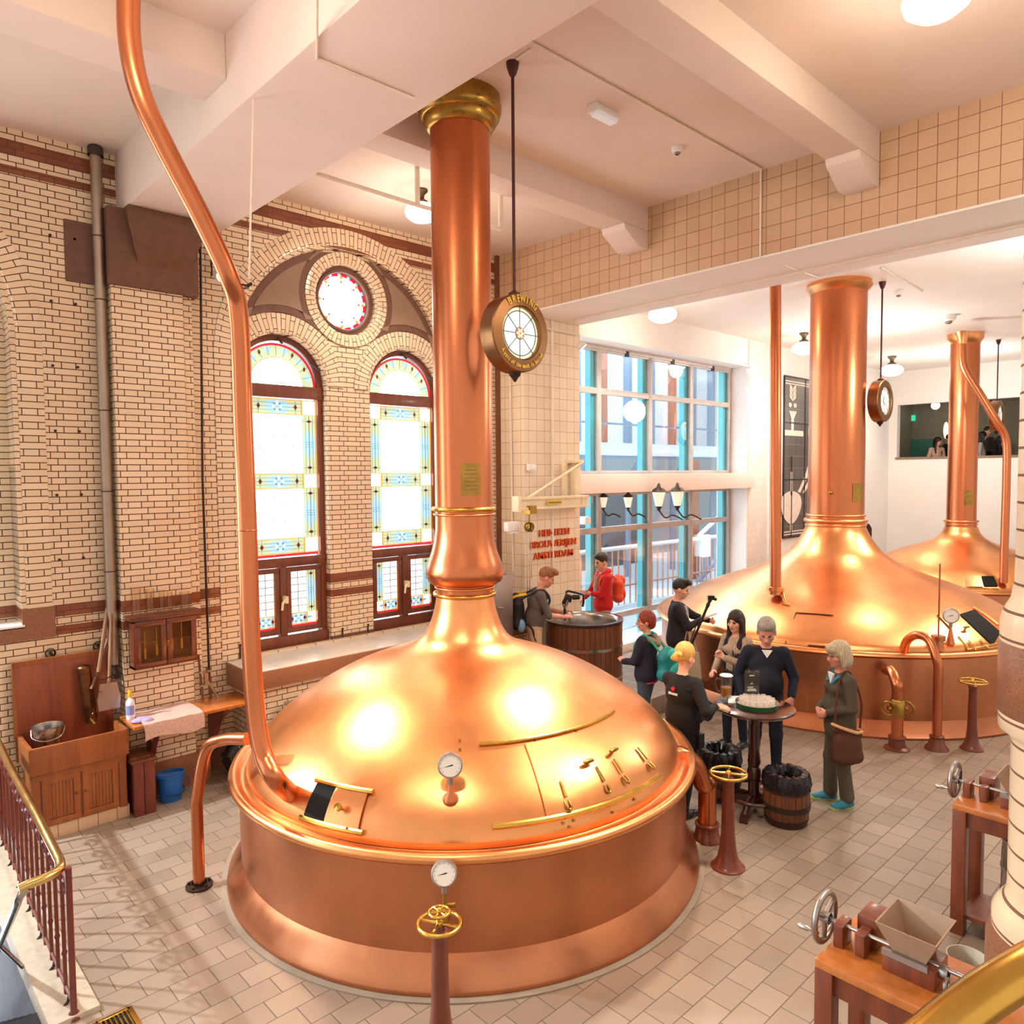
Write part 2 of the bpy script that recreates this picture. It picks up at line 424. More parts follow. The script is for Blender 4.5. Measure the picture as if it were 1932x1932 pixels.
def bandmesh(name, path, normals, sec, closed=False):
    """sweep a section (offset inward, y) along a path in XZ; UV = (section length, path length)"""
    me = bpy.data.meshes.new(name); vs, uvs, fs = [], [], []
    sl = [0]
    for a, b in zip(sec, sec[1:]): sl.append(sl[-1] + math.hypot(b[0] - a[0], b[1] - a[1]))
    pl = [0]
    for a, b in zip(path, path[1:]): pl.append(pl[-1] + math.hypot(b[0] - a[0], b[1] - a[1]))
    for i, (p, n) in enumerate(zip(path, normals)):
        for j, (o, y) in enumerate(sec):
            vs.append((p[0] + n[0] * o, y, p[1] + n[1] * o)); uvs.append((sl[j] + .004, pl[i]))
    k = len(sec)
    for i in range(len(path) - 1):
        for j in range(k - 1): fs.append((i * k + j, i * k + j + 1, (i + 1) * k + j + 1, (i + 1) * k + j))
    me.from_pydata(vs, [], fs); uvl = me.uv_layers.new(name='UVMap')
    for lp in me.loops: uvl.data[lp.index].uv = uvs[lp.vertex_index]
    me.materials.append(BRICKUV)
    me.polygons.foreach_set('use_smooth', [True] * len(me.polygons)); me.set_sharp_from_angle(angle=.9)
    bm = bmesh.new(); bm.from_mesh(me); bmesh.ops.recalc_face_normals(bm, faces=bm.faces); bm.to_mesh(me); bm.free()
    o = bpy.data.objects.new(name, me); COL.objects.link(o); return struct(o)
def archpath(cx, r, z0, zs, n=48):
    P, Nn = [], []
    for i in range(20): P.append((cx - r, z0 + (zs - z0) * i / 20)); Nn.append((1, 0))
    for i in range(n + 1):
        a = PI - PI * i / n; P.append((cx + r * math.cos(a), zs + r * math.sin(a))); Nn.append((-math.cos(a), -math.sin(a)))
    for i in range(1, 21): P.append((cx + r, zs + (z0 - zs) * i / 20)); Nn.append((-1, 0))
    return P, Nn
def sec(w, yf, depth, rr=.05):
    s = [(0, yf + .004), (0, yf - .006)] if False else [(0, yf - .006)]
    s.append((w - rr, yf - .006))
    for i in range(1, 6):
        a = PI / 2 * i / 5; s.append((w - rr + rr * math.sin(a), yf - .006 + rr - rr * math.cos(a)))
    s.append((w, yf + depth)); return s
W = ROUT - RIN
for cx, z0 in ((ARX[0], 1.28), (ARX[1], 2.02)):
    p, n = archpath(cx, ROUT, z0, ZSP, 64); bandmesh('trim_arch', p, n, sec(W, YW, .1 if cx > 0 else .34, .07))
for cx in WX:
    p, n = archpath(cx, WHW + .25, WSP, WSP); p, n = p[20:-20], n[20:-20]
    bandmesh('trim_arch', p, n, sec(.25, Y1 - .012, .14))
p = arc(CC[0], CC[1], CR, 0, 2 * PI, 64); n = [(-math.cos(2 * PI * i / 64), -math.sin(2 * PI * i / 64)) for i in range(65)]
bandmesh('trim_arch', p, n, sec(.15, Y1 - .02, .14))
# light vertical bullnose corners of the window jambs
# pier, conduit side strip, corbel stone
mb = MB(); mb.b2((2.31, 8.5, 0), (3.03, YW + .02, 6.1)); mb.b2((3.03, 8.57, 0), (3.15, YW + .02, 6.1)); struct(mb.build('wall_left_pier', BRICK))
mb = MB(); mb.b2((2.28, 8.47, 0), (3.18, YW + .02, .36)); struct(mb.build('baseboard_left_pier', GRANITEL, bevel=.01))
mb = MB(); mb.b2((-3, YW - .03, 0), (2.28, YW + .02, .3)); mb.b2((3.18, YW - .03, 0), (3.5, YW + .02, .36)); struct(mb.build('baseboard_left', GRANITEL))
mb = MB()
mb.b2((1.95, YW - .02, 5.52), (3.25, YW + .02, 6.15)); mb.b2((2.29, 8.46, 5.5), (3.2, 8.6, 6.3))
mb.add([(2.44, 8.3, 6.3), (3.22, 8.3, 6.3), (3.2, 8.5, 6.3), (2.44, 8.5, 6.3), (2.44, 8.3, 6.12), (3.22, 8.3, 6.12), (3.08, 8.47, 5.72), (2.58, 8.47, 5.72)],
       [(0, 1, 2, 3), (0, 4, 5, 1), (4, 7, 6, 5), (0, 3, 7, 4), (1, 5, 6, 2), (3, 2, 6, 7)])
struct(mb.build('trim_corbel', STONE, bevel=.012))
# left window: deep recess with stone sill
mb = MB(); mb.b2((-1.7, YW - .02, 1.86), (1.62, YW + .0, 2.0)); mb.b2((1.45, YW - .012, 1.86), (1.74, YW, 2.18)); struct(mb.build('trim_sill', GRANITEL))
mb = MB(); mb.b2((-1.8, YW - .02, 1.99), (1.47, YW + .35, 2.02)); struct(mb.build('trim_sill', PLASTERW))
mb = MB(); xz_plate(mb, [bigarch(ARX[1], 1.9, RIN + .05), archloop(ARX[1] - .2, 1.0, 2.1, 4.6)], Y1 + .25, Y1 + .35)
mb.b2((1.45, YW + .012, 2.02), (1.6, YW + .36, ZSP)); struct(mb.build('wall_left_recess', BRICK))
# granite sill slab under the big windows
mb = MB(); mb.b2((3.5, 8.01, 1.262), (XL, 9.15, 1.275)); struct(mb.build('trim_sill_top', mat('sill_reflection_pale', '#d8cfc0', .22, var=.06, vscale=5)))  # pale slab colour stands in for the window reflection on the sill top
mb = MB(); mb.b2((4.96, Y1 - .015, 1.27), (5.62, Y1 + .02, 1.34)); struct(mb.build('trim_pier_base', STONE))
mb = MB(); mb.b2((3.5, 8.0, 1.06), (XL, 8.6, 1.266)); struct(mb.build('trim_sill', GRANITE, bevel=.008))
mb = MB(); mb.b2((3.56, 8.12, 0), (XL, YW + .3, 1.1)); struct(mb.build('wall_left_plinth', BRICK))
mb = MB(); mb.b2((3.49, 8.02, 1.0), (3.56, YW, 1.265)); struct(mb.build('trim_sill_end', GRANITEL, bevel=.01))

# lintel wall, jamb pier, hall walls
mb = MB(); mb.b2((XL, -3, 5.955), (XL + 1.28, 9.6, ZC + .1)); struct(mb.build('wall_right', TILE))
mb = MB(); mb.b2((XL, YJ, 0), (XL + 1.28, 9.6, 5.955)); struct(mb.build('wall_right_pier', TILEJ))
mb = MB(); mb.b2((XL - .012, -3, 5.935), (XL + 1.292, YJ, 5.957)); struct(mb.build('trim_lintel_soffit', PLASTERW))
mb = MB(); mb.b2((XL - .06, YW - .06, 0), (XL + .01, YW + .01, ZC)); struct(mb.build('trim_corner', mat('corner_brown', '#7a4c30', .4)))
mb = MB()
mb.b2((XL + 1.28, YP, 5.98), (XR, YG + .3, ZH + .2))
mb.b2((XR, YP, 0), (XB, YG + .3, ZH + .2)); struct(mb.build('wall_back_left', PLASTERW))
mb = MB(); mb.b2((XR + .02, YP - .02, 0), (XR + .95, YP + .01, ZH)); struct(mb.build('wall_back_pilaster', TILEW, bevel=.01))
mb = MB(); vs, fs = plate([rect(-6, 0, YG + .3, ZH + .2), rect(3.6, 3.9, 8.66, 5.57)], .25)
mb.add([(XB + .125 + v[2], v[0], v[1]) for v in vs], fs); struct(mb.build('wall_back', PLASTERW))
mb = MB(); mb.b2((XB - .02, 3.6, 3.86), (XB + .3, 8.7, 3.93)); struct(mb.build('trim_inner_window_sill', STONEL))
# room seen through the inner window
GREYW = mat('grey_green_wall', '#8b8673', .7)
mb = MB(); mb.b2((28.2, 2.4, 1.9), (28.4, 9.6, 6.2)); mb.b2((XB + .25, 9.3, 1.9), (28.4, 9.5, 6.2)); mb.b2((XB + .25, 2.4, 6.0), (28.4, 9.6, 6.2)); mb.b2((XB + .25, 2.4, 1.9), (28.4, 9.6, 2.2)); mb.b2((XB + .25, 2.3, 1.9), (28.4, 2.5, 6.2))
struct(mb.build('wall_inner_room', GREYW))

# ceiling beams
mb = MB(); mb.b2((2.45, -5, 6.3), (3.5, YW, ZC + .05)); struct(mb.build('ceiling_beam', PLASTER, bevel=.015))
def xbeam(y0, y1, zb, x0, x1, bracket=True):
    mb = MB(); mb.b2((x0, y0, zb), (x1, y1, ZC + .05))
    if bracket:
        mb.prism([(XL - .5, zb), (XL - .47, zb - .07), (XL - .18, zb - .24), (XL, zb - .24), (XL, zb)], 'Y', y0, y1)
    return struct(mb.build('ceiling_beam', PLASTER, bevel=.012))
xbeam(2.98, 3.32, 6.61, 3.5, XL); xbeam(5.83, 6.2, 6.62, 3.5, XL)
xbeam(2.9, 3.4, 6.61, -5, 2.45, False); xbeam(5.8, 6.25, 6.58, -5, 2.45, False)

# stone kerb, steps of the stair well
mb = MB(); mb.b2((.93, 5.28, -.1), (1.22, 8.6, .035)); struct(mb.build('trim_kerb', mat('kerb_stone', '#b3a692', .6, var=.1, vscale=20), bevel=.008))
STEP = mat('grey_step', '#1e1c22', .5, var=.25, vscale=14, stretch=(8, 1, 1))
for i in range(8):
    mb = MB(); mb.b2((-.9, 5.35 + .3 * i, -.18 * (i + 1) - .3), (.95, 5.68 + .3 * i, -.18 * (i + 1) + .1)); struct(mb.build('floor_step', STEP, bevel=.01))
mb = MB(); mb.b2((-1.0, 5.3, -2), (-.9, 8.6, 0)); mb.b2((.95, 5.3, -2), (1.0, 8.6, -.12)); struct(mb.build('wall_stairwell', mat('stair_wall_grey', '#45424b', .7, var=.2, vscale=14, stretch=(8, 1, 1))))

# ------------------------------------------------------------------ windows
def glowpane(name, col, s): return glow(name, col, s)
GCLEAR = glow('glass_clear_lit', '#fbfdff', 7.0); GGREEN = glow('glass_pale_green', '#b4cfae', .72); GBLUE = glow('glass_blue', '#9ccce8', .8)
GRED = glow('glass_red', '#d3203a', .7); GAMB = glow('glass_amber', '#e79a2a', .8); GRUBY = glow('glass_ruby', '#7a1f2c', .35); GTEAL = glow('glass_teal', '#5f9fa8', .6)
LEAD = mat('lead_came', '#6f7a74', .5, .5)
GCLEARDIM = glow('glass_clear_dim', '#eef1f6', .95)  # casement copy of the clear glass with its glow turned down
GM = [GCLEAR, GGREEN, GBLUE, GRED, GAMB, GRUBY, GTEAL, LEAD, GCLEARDIM]
class Pane:
    def __init__(s, y): s.mb = MB(); s.y = y
    def poly(s, pts, mi, lay=1):
        y = s.y - .002 * lay
        s.mb.prism(pts, 'Y', y - .002, y, None, mi)
    def rect(s, x0, z0, x1, z1, mi, lay=1): s.poly(rect(x0, z0, x1, z1), mi, lay)
    def line(s, x0, z0, x1, z1, w=.009, mi=7, lay=4):
        d = Vector((x1 - x0, z1 - z0)); d.normalize(); n = Vector((-d.y, d.x)) * w / 2
        s.poly([(x0 + n.x, z0 + n.y), (x1 + n.x, z1 + n.y), (x1 - n.x, z1 - n.y), (x0 - n.x, z0 - n.y)], mi, lay)
    def diamond(s, cx, cz, w, h, mi, lay=3): s.poly([(cx - w, cz), (cx, cz - h), (cx + w, cz), (cx, cz + h)], mi, lay)
    def field(s, x0, z0, x1, z1, nx, nz, m=0):
        s.rect(x0, z0, x1, z1, m, 1)
        for i in range(1, nx): s.line(x0 + (x1 - x0) * i / nx, z0, x0 + (x1 - x0) * i / nx, z1, .007)
        for i in range(1, nz): s.line(x0, z0 + (z1 - z0) * i / nz, x1, z0 + (z1 - z0) * i / nz, .007)
    def frameamb(s, x0, z0, x1, z1, w=.012, mi=4):
        s.rect(x0, z0, x1, z0 + w, mi, 3); s.rect(x0, z1 - w, x1, z1, mi, 3); s.rect(x0, z0, x0 + w, z1, mi, 3); s.rect(x1 - w, z0, x1, z1, mi, 3)
    def hborder(s, x0, z0, x1, z1):
        s.rect(x0, z0, x1, z1, 1); cx, cz, h = (x0 + x1) / 2, (z0 + z1) / 2, (z1 - z0) / 2
        s.frameamb(x0, z0, x1, z1)
        s.poly([(cx - .2, cz), (cx - .1, cz - h * .8), (cx + .1, cz - h * .8), (cx + .2, cz), (cx + .1, cz + h * .8), (cx - .1, cz + h * .8)], 2, 2)
        for k in range(8):
            a = k * PI / 4; s.diamond(cx + .05 * math.cos(a), cz + .05 * math.sin(a), .018, .018, 6 if k % 2 else 0, 3)
        s.line(x0, cz, x1, cz, .004); s.line(x0, cz + h * .45, x1, cz + h * .45, .003); s.line(x0, cz - h * .45, x1, cz - h * .45, .003)
        for q in (-1, 1): s.diamond(cx + q * (x1 - x0) * .37, cz, .025, h * .4, 5, 4); s.line(cx + q * (x1 - x0) * .37, z0, cx + q * (x1 - x0) * .37, z1, .003)
    def vborder(s, x0, z0, x1, z1, reds=True):
        s.rect(x0, z0, x1, z1, 1); cx, cz, w = (x0 + x1) / 2, (z0 + z1) / 2, (x1 - x0) / 2
        s.line(cx, z0, cx, z1, .007); s.line(cx - w * .5, z0, cx - w * .5, z1, .003); s.line(cx + w * .5, z0, cx + w * .5, z1, .003)
        s.poly([(cx, cz - .2), (cx + w * .85, cz - .1), (cx + w * .85, cz + .1), (cx, cz + .2), (cx - w * .85, cz + .1), (cx - w * .85, cz - .1)], 2, 2)
        for q in (-1, 0, 1): s.line(cx - w * .6, cz + q * .03, cx + w * .6, cz + q * .03, .006, 6, 4)
        for q in (-1, 1): s.diamond(cx, cz + q * (z1 - z0) * .4, w * .4, .022, 5, 4); s.line(x0, cz + q * (z1 - z0) * .4, x1, cz + q * (z1 - z0) * .4, .003)
    def corner(s, x0, z0, x1, z1):
        s.rect(x0, z0, x1, z1, 0); s.frameamb(x0, z0, x1, z1); cx, cz = (x0 + x1) / 2, (z0 + z1) / 2; r = (x1 - x0) / 2
        for k in range(6):
            a = k * PI / 3; s.line(cx, cz, cx + r * .9 * math.cos(a), cz + r * .9 * math.sin(a), .005)
            s.line(cx + r * .55 * math.cos(a), cz + r * .55 * math.sin(a), cx + r * .55 * math.cos(a + PI / 3), cz + r * .55 * math.sin(a + PI / 3), .005, 6)
def bar(mb, x0, z0, x1, z1, y0, y1, mi=None): mb.b2((x0, y0, z0), (x1, y1, z1), mi)
def stained_window(i, cx):
    yf = 8.93; hw = WHW; w = struct(thing('window_%d' % i, None, None, (cx, yf, 1.33)))
    mb = MB()                                          # dark brown timber frame
    lo = archloop(cx, hw + .02, 1.24, WSP, 40); li = archloop(cx, hw - .075, 1.42, WSP, 40)
    xz_plate(mb, [lo, li], yf, yf + .12)
    bar(mb, cx - hw, 4.5, cx + hw, 4.66, yf - .02, yf + .1); bar(mb, cx - hw, 2.32, cx + hw, 2.44, yf - .02, yf + .1)
    bar(mb, cx - .045, 1.35, cx + .045, 2.4, yf - .01, yf + .1); bar(mb, cx - hw, 1.26, cx + hw, 1.43, yf - .04, yf + .1)
    mb.build('window_frame', WINWOOD, w, True, bevel=.006)
    mb = MB(); mb.b2((cx - .02, yf - .1, 1.86), (cx + .02, yf - .01, 1.95)); mb.tube([(cx, yf - .09, 1.93), (cx - .06, yf - .1, 1.87), (cx - .07, yf - .1, 1.78)], .015)
    mb.build('window_handle', CREAM, w, True)
    mb = MB(); mb.tube([(cx, yf - .02, WSP + hw - .04), (cx, yf - .12, WSP + hw - .12)], .014); mb.tube([(cx + .42, yf - .05, WSP + .3), (cx + .5, yf - .16, WSP + .2)], .014)
    mb.build('window_stay', IROND, w, True)
    x0, x1 = cx - hw + .08, cx + hw - .08; bw = .2
    P = Pane(yf + .06)                                # main pane
    z0, z1 = 2.45, 4.49
    P.rect(x0, z0, x1, z1, 0, 0)
    P.rect(x0, z0, x1, z0 + .035, 3, 5); P.rect(x0, z0, x0 + .014, z1, 4, 5); P.rect(x1 - .014, z0, x1, z1, 4, 5); P.rect(x0, z1 - .014, x1, z1, 4, 5)
    hz = [(z0 + .035, z0 + .24), (3.33, 3.53), (z1 - .2, z1)]
    for a, b in hz:
        P.corner(x0, a, x0 + bw, b); P.corner(x1 - bw, a, x1, b); P.hborder(x0 + bw, a, x1 - bw, b)
    for (a, b) in ((hz[0][1], hz[1][0]), (hz[1][1], hz[2][0])):
        P.vborder(x0, a, x0 + bw, b); P.vborder(x1 - bw, a, x1, b); P.field(x0 + bw, a, x1 - bw, b, 5, 6)
    P.mb.build('pane', GM, w, True, recalc=False)
    P = Pane(yf + .06)                                # lunette
    R = hw - .075
    P.poly(arc(cx, WSP - .02, R, 0, PI, 40), 1, 0)
    for q in range(24):
        a0, a1 = PI * q / 24, PI * (q + 1) / 24
        P.poly([(cx + R * math.cos(a0), WSP + R * math.sin(a0) - .02), (cx + R * math.cos(a1), WSP + R * math.sin(a1) - .02), (cx + (R - .03) * math.cos(a1), WSP + (R - .03) * math.sin(a1) - .02), (cx + (R - .03) * math.cos(a0), WSP + (R - .03) * math.sin(a0) - .02)], 3, 3)
    P.poly(arc(cx, WSP - .02, R * .68, 0, PI, 32), 4, 1); P.poly(arc(cx, WSP - .02, R * .66, 0, PI, 32), 0, 2)
    for q in range(1, 12):
        a = PI * q / 12; c, s_ = math.cos(a), math.sin(a)
        P.line(cx + R * .68 * c, WSP + R * .68 * s_, cx + R * .96 * c, WSP + R * .96 * s_, .005)
        if q in (2, 4, 8, 10): P.diamond(cx + R * .82 * c, WSP + R * .82 * s_, .02, .035, 5, 4)
        elif q % 2: P.diamond(cx + R * .82 * c, WSP + R * .82 * s_, .05, .05, 2, 3)
    for q in range(10):
        a0, a1 = PI * q / 10, PI * (q + 1) / 10
        P.line(cx + .25 * math.cos(a0), WSP + .25 * math.sin(a0), cx + .25 * math.cos(a1), WSP + .25 * math.sin(a1), .003)
    P.mb.build('pane', GM, w, True, recalc=False)
    for s in (-1, 1):                                  # two casement leaves
        a, b = (x0, cx - .05) if s < 0 else (cx + .05, x1)
        mb = MB(); z0, z1 = 1.45, 2.31
        frame4(mb, a, z0, b, z1, yf, yf + .06, .06, .07, .06)
        cf = mb.build('casement', WINWOOD, w, True, bevel=.005)
        P = Pane(yf + .05); a += .055; b -= .055; z0 += .065; z1 -= .055
        P.rect(a, z0, b, z1, 0, 0); P.rect(a, z0, b, z0 + .03, 3, 5); P.rect(a, z0, a + .01, z1, 4, 5); P.rect(b - .01, z0, b, z1, 4, 5); P.rect(a, z1 - .01, b, z1, 4, 5)
        va, vb = (a, a + .14) if s < 0 else (b - .14, b); fa, fb = (a + .14, b) if s < 0 else (a, b - .14)
        P.vborder(va, z0 + .18, vb, z1); P.corner(va, z0 + .03, vb, z0 + .18); P.hborder(fa, z0 + .03, fb, z0 + .18); P.field(fa, z0 + .18, fb, z1, 2, 6, 8)
        P.mb.build('casement_pane', GM, cf, True, recalc=False)
for i, cx in enumerate(WX): stained_window(i + 1, cx)
# round window
w = struct(thing('window_3', None, None, (CC[0], 8.9, CC[1])))
mb = MB(); xz_plate(mb, [arc(CC[0], CC[1], CR - .14, 0, 2 * PI, 63), arc(CC[0], CC[1], CR - .24, 0, 2 * PI, 63)], 8.9, 9.02); mb.ring((CC[0], 8.9, CC[1]), CR - .22, .025, 64, 8, 'Y')
mb.build('window_frame', STONE, w, True)
P = Pane(8.97); R = CR - .235
P.poly(arc(*CC, R, 0, 2 * PI, 63), 0, 0)
for k in range(48):
    a0, a1 = 2 * PI * k / 48, 2 * PI * (k + 1) / 48
    q = [(CC[0] + r * math.cos(a), CC[1] + r * math.sin(a)) for r, a in ((R, a0), (R, a1), (R - .045, a1), (R - .045, a0))]
    P.poly(q, 2 if k % 3 == 0 else 3, 2)
for k in range(8):
    a = k * PI / 4; c, s_ = math.cos(a), math.sin(a)
    P.line(CC[0] + .1 * c, CC[1] + .1 * s_, CC[0] + R * c, CC[1] + R * s_, .006)
    P.diamond(CC[0] + .33 * c, CC[1] + .33 * s_, .03, .03, 4, 5); P.diamond(CC[0] + .27 * c, CC[1] + .27 * s_, .018, .018, 5, 5)
for rr in (.1, .16, .26):
    for k in range(40):
        a0, a1 = 2 * PI * k / 40, 2 * PI * (k + 1) / 40
        P.line(CC[0] + rr * math.cos(a0), CC[1] + rr * math.sin(a0), CC[0] + rr * math.cos(a1), CC[1] + rr * math.sin(a1), .005, 4 if rr == .1 else 7)
P.mb.build('pane', GM, w, True, recalc=False)
# left window (only its edge of light shows)
w = struct(thing('window_4', None, None, (ARX[1] - .2, 9.1, 2.1)))
P = Pane(9.15); P.poly(archloop(ARX[1] - .2, .98, 2.1, 4.6), 0, 0); P.field(-1.2, 2.2, .6, 4.5, 7, 12); P.mb.build('pane', GM, w, True, recalc=False)
mb = MB(); xz_plate(mb, [archloop(ARX[1] - .2, 1.02, 2.06, 4.6), archloop(ARX[1] - .2, .93, 2.15, 4.6)], 9.08, 9.18); mb.build('window_frame', WINWOOD, w, True)

# glass wall of the hall
FRAMEG = mat('grey_alu', '#b7b0ac', .4, .3); TEALP = mat('teal_paint', '#3fb8bd', .4)
w = struct(thing('window_5', None, None, (12.6, YG, 0)))
MX = [9.5, 11.14, 12.81, 14.35, 15.98]; MZ = [.02, .62, 2.38, 3.12, 3.49, 5.1, 5.92]
mb = MB()
for x in MX: mb.b2((x - .06, YG - .08, 0), (x + .06, YG, 6.0))
for z in MZ: mb.b2((9.2, YG - .075, z - .06), (XR, YG - .005, z + .06))
mb.b2((9.2, YG - .1, 5.9), (XR, YG, 6.02))
mb.build('window_frame', FRAMEG, w, True, bevel=.008)
for x in MX[:]:
    mb = MB(); mb.b2((x - .17, YG + .005, 0), (x - .02, YG + .14, 6.0)); mb.build('mullion_fin', TEALP, w, True)
mb = MB(); mb.b2((9.2, YG - .03, 0), (XR, YG - .024, 6.0)); mb.build('pane', glassmat('window_glass', '#f4fbff', .03, fr_=.35), w, True)
mb = MB()
for x in (10.4, 12.0, 13.6, 15.2): mb.b2((x - .05, YG - .1, 5.84), (x + .05, YG - .06, 5.95))
mb.build('window_latch', BLACK, w, True)
mb = MB(); mb.b2((9.23, YP - .12, 3.13), (XR + .16, YG - .08, 3.48)); struct(mb.build('trim_transom_beam', PLASTER, bevel=.01))
mb = MB(); mb.b2((9.23, YP - .02, 0), (XR, YG - .06, .16)); struct(mb.build('trim_glass_sill', PLASTERW, bevel=.01))
# ------------------------------------------------------------------ kettles
def smoothprof(pts, n=6):
    P = bez([(r, 0, z) for r, z in pts], n); return [(max(p.x, .001), p.z) for p in P]
class Dome:
    def __init__(s, c, prof): s.c = c; s.p = sorted(prof, key=lambda q: q[1])
    def r(s, z):
        p = s.p
        if z <= p[0][1]: return p[0][0]
        for a, b in zip(p, p[1:]):
            if a[1] <= z <= b[1]:
                t = (z - a[1]) / max(1e-9, b[1] - a[1]); return a[0] + (b[0] - a[0]) * t
        return p[-1][0]
    def at(s, a, z, off=0.0):
        r = s.r(z); dr = (s.r(z + .01) - s.r(z - .01)) / .02
        n = Vector((math.cos(a), math.sin(a), -dr)).normalized()
        return Vector((s.c[0] + r * math.cos(a), s.c[1] + r * math.sin(a), z)) + n * off, n
    def hit(s, x, y):
        d = ray(x, y); t = 2.0
        while t < 30:
            p = CAM + d * t
            if s.p[0][1] < p.z < s.p[-1][1] and math.hypot(p.x - s.c[0], p.y - s.c[1]) < s.r(p.z):
                lo, hi = t - .02, t
                for _ in range(20):
                    m = (lo + hi) / 2; p = CAM + d * m
                    if math.hypot(p.x - s.c[0], p.y - s.c[1]) < s.r(p.z): hi = m
                    else: lo = m
                p = CAM + d * hi; return math.atan2(p.y - s.c[1], p.x - s.c[0]), p.z
            t += .02
        return None
def patch(mb, D, a0, a1, z0, z1, off, th, n=16, m=8):
    top = [[D.at(a0 + (a1 - a0) * i / n, z0 + (z1 - z0) * j / m, off + th)[0] for i in range(n + 1)] for j in range(m + 1)]
    bot = [[D.at(a0 + (a1 - a0) * i / n, z0 + (z1 - z0) * j / m, off)[0] for i in range(n + 1)] for j in range(m + 1)]
    mb.grid(top); mb.grid(bot)
    ring = lambda G: G[0] + [r[-1] for r in G[1:-1]] + G[-1][::-1] + [r[0] for r in G[1:-1]][::-1]
    A, Bq = ring(top), ring(bot); mb.grid([A + [A[0]], Bq + [Bq[0]]])
def gauge(parent, p, n, R, name='thermometer', stem=None, world=True):
    """dial facing direction n (horizontal-ish) at p"""
    n = Vector(n).normalized(); M = Matrix.Translation(p) @ n.to_track_quat('Z', 'Y').to_matrix().to_4x4()
    mb = MB(); mb.lathe([(R * .95, -.03), (R, -.025), (R, .012), (R * .9, .016), (R * .88, .004), (0.001, .004)], (0, 0, 0), 32, M)
    mb.tube([Vector(p) - Vector((0, 0, R * .9)), Vector(p) - Vector((0, 0, R * 1.5))], R * .25)
    g = mb.build(name, STEELB, parent, world)
    mb = MB(); mb.lathe([(R * .88, .004), (R * .88, .007), (.001, .007)], (0, 0, 0), 32, M); mb.build('dial', mat('dial_white', '#f0ece4', .4, var=.01), g, world)
    mb = MB()
    for k in range(11):
        a = math.radians(220 - 26 * k); c, s_ = math.cos(a), math.sin(a)
        mb.add([(c * R * .68, s_ * R * .68, .0085), (c * R * .8 - s_ * R * .02, s_ * R * .8 + c * R * .02, .0085), (c * R * .8 + s_ * R * .02, s_ * R * .8 - c * R * .02, .0085)], [(0, 1, 2)], M)
    a = math.radians(15); c, s_ = math.cos(a), math.sin(a)
    mb.add([(-c * R * .6 + s_ * .001, -s_ * R * .6, .009), (c * R * .15 - s_ * R * .05, s_ * R * .15 + c * R * .05, .009), (c * R * .3, s_ * R * .3, .009), (c * R * .15 + s_ * R * .05, s_ * R * .15 - c * R * .05, .009)], [(0, 1, 2, 3)], M)
    mb.build('needle', BLACK, g, world)
    return g
def kettle(label, c, tank, domep, chim, rings, collar, rim, crad):
    k = thing('brew_kettle', label, 'kettle', (c[0], c[1], 0), 0, 'copper brew kettles')
    seg = 128
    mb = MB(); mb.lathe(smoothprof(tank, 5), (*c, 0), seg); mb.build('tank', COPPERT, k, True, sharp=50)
    mb = MB(); mb.lathe(rim, (*c, 0), seg); mb.build('rim', COPPER, k, True, sharp=60)
    mb = MB(); mb.lathe(smoothprof(domep, 6), (*c, 0), seg); mb.build('dome', COPPER, k, True, sharp=60)
    mb = MB(); mb.lathe(chim, (*c, 0), 64); mb.build('chimney', COPPER2, k, True, sharp=60)
    for z, R, r, m in rings:
        mb = MB(); mb.ring((c[0], c[1], z), R, r, 64, 12); mb.build('chimney_ring', m, k, True)
    mb = MB(); mb.lathe(collar[0], (*c, 0), 64); mb.build('ceiling_collar', collar[1], k, True, sharp=50)
    return k, Dome(c, [(r, z) for r, z in smoothprof(domep, 6)])
# kettle 1 (front)
C1 = (4.403, 5.327)
tank1 = [(2.03, .92), (2.03, .8), (2.035, .5), (2.03, .235)]
dome1 = [(1.97, .93), (1.965, 1.0), (1.87, 1.16), (1.68, 1.34), (1.42, 1.52), (1.1, 1.69), (.78, 1.81), (.55, 1.89), (.42, 1.97), (.345, 2.08), (.295, 2.22), (.268, 2.36)]
rim1 = [(1.95, .95), (1.965, .925), (2.0, .915), (2.035, .925), (2.055, .95), (2.08, .965), (2.11, .955), (2.125, .925), (2.11, .895), (2.08, .88), (2.03, .87)]
chim1 = [(.268, 2.34), (.268, 2.47), (.3, 2.475), (.34, 2.5), (.365, 2.55), (.368, 2.6), (.345, 2.68), (.31, 2.78), (.285, 2.88), (.27, 3.0), (.268, 3.2), (.272, 4.5), (.272, 6.9)]
K1, D1 = kettle('largest nearest copper brew kettle with tall chimney pipe and brass ceiling collar', C1, tank1, dome1, chim1,
    [(2.385, .285, .018, BRASS), (2.45, .275, .012, COPPER), (3.18, .282, .022, BRASS), (3.13, .278, .012, COPPER)],
    ([(.272, 6.62), (.3, 6.63), (.33, 6.68), (.335, 6.72), (.36, 6.73), (.38, 6.78), (.385, 6.83), (.37, 6.85), (.37, 6.92)], BRASSD), rim1, 2.03)
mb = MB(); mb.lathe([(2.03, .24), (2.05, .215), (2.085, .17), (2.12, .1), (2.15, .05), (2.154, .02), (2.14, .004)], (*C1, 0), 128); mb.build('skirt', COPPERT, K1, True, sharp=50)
mb = MB(); mb.lathe([(2.2, .0), (2.2, .012), (2.13, .016)], (*C1, 0), 128); struct(mb.build('trim_kettle_kerb', mat('grout_ring', '#8f8272', .7)))
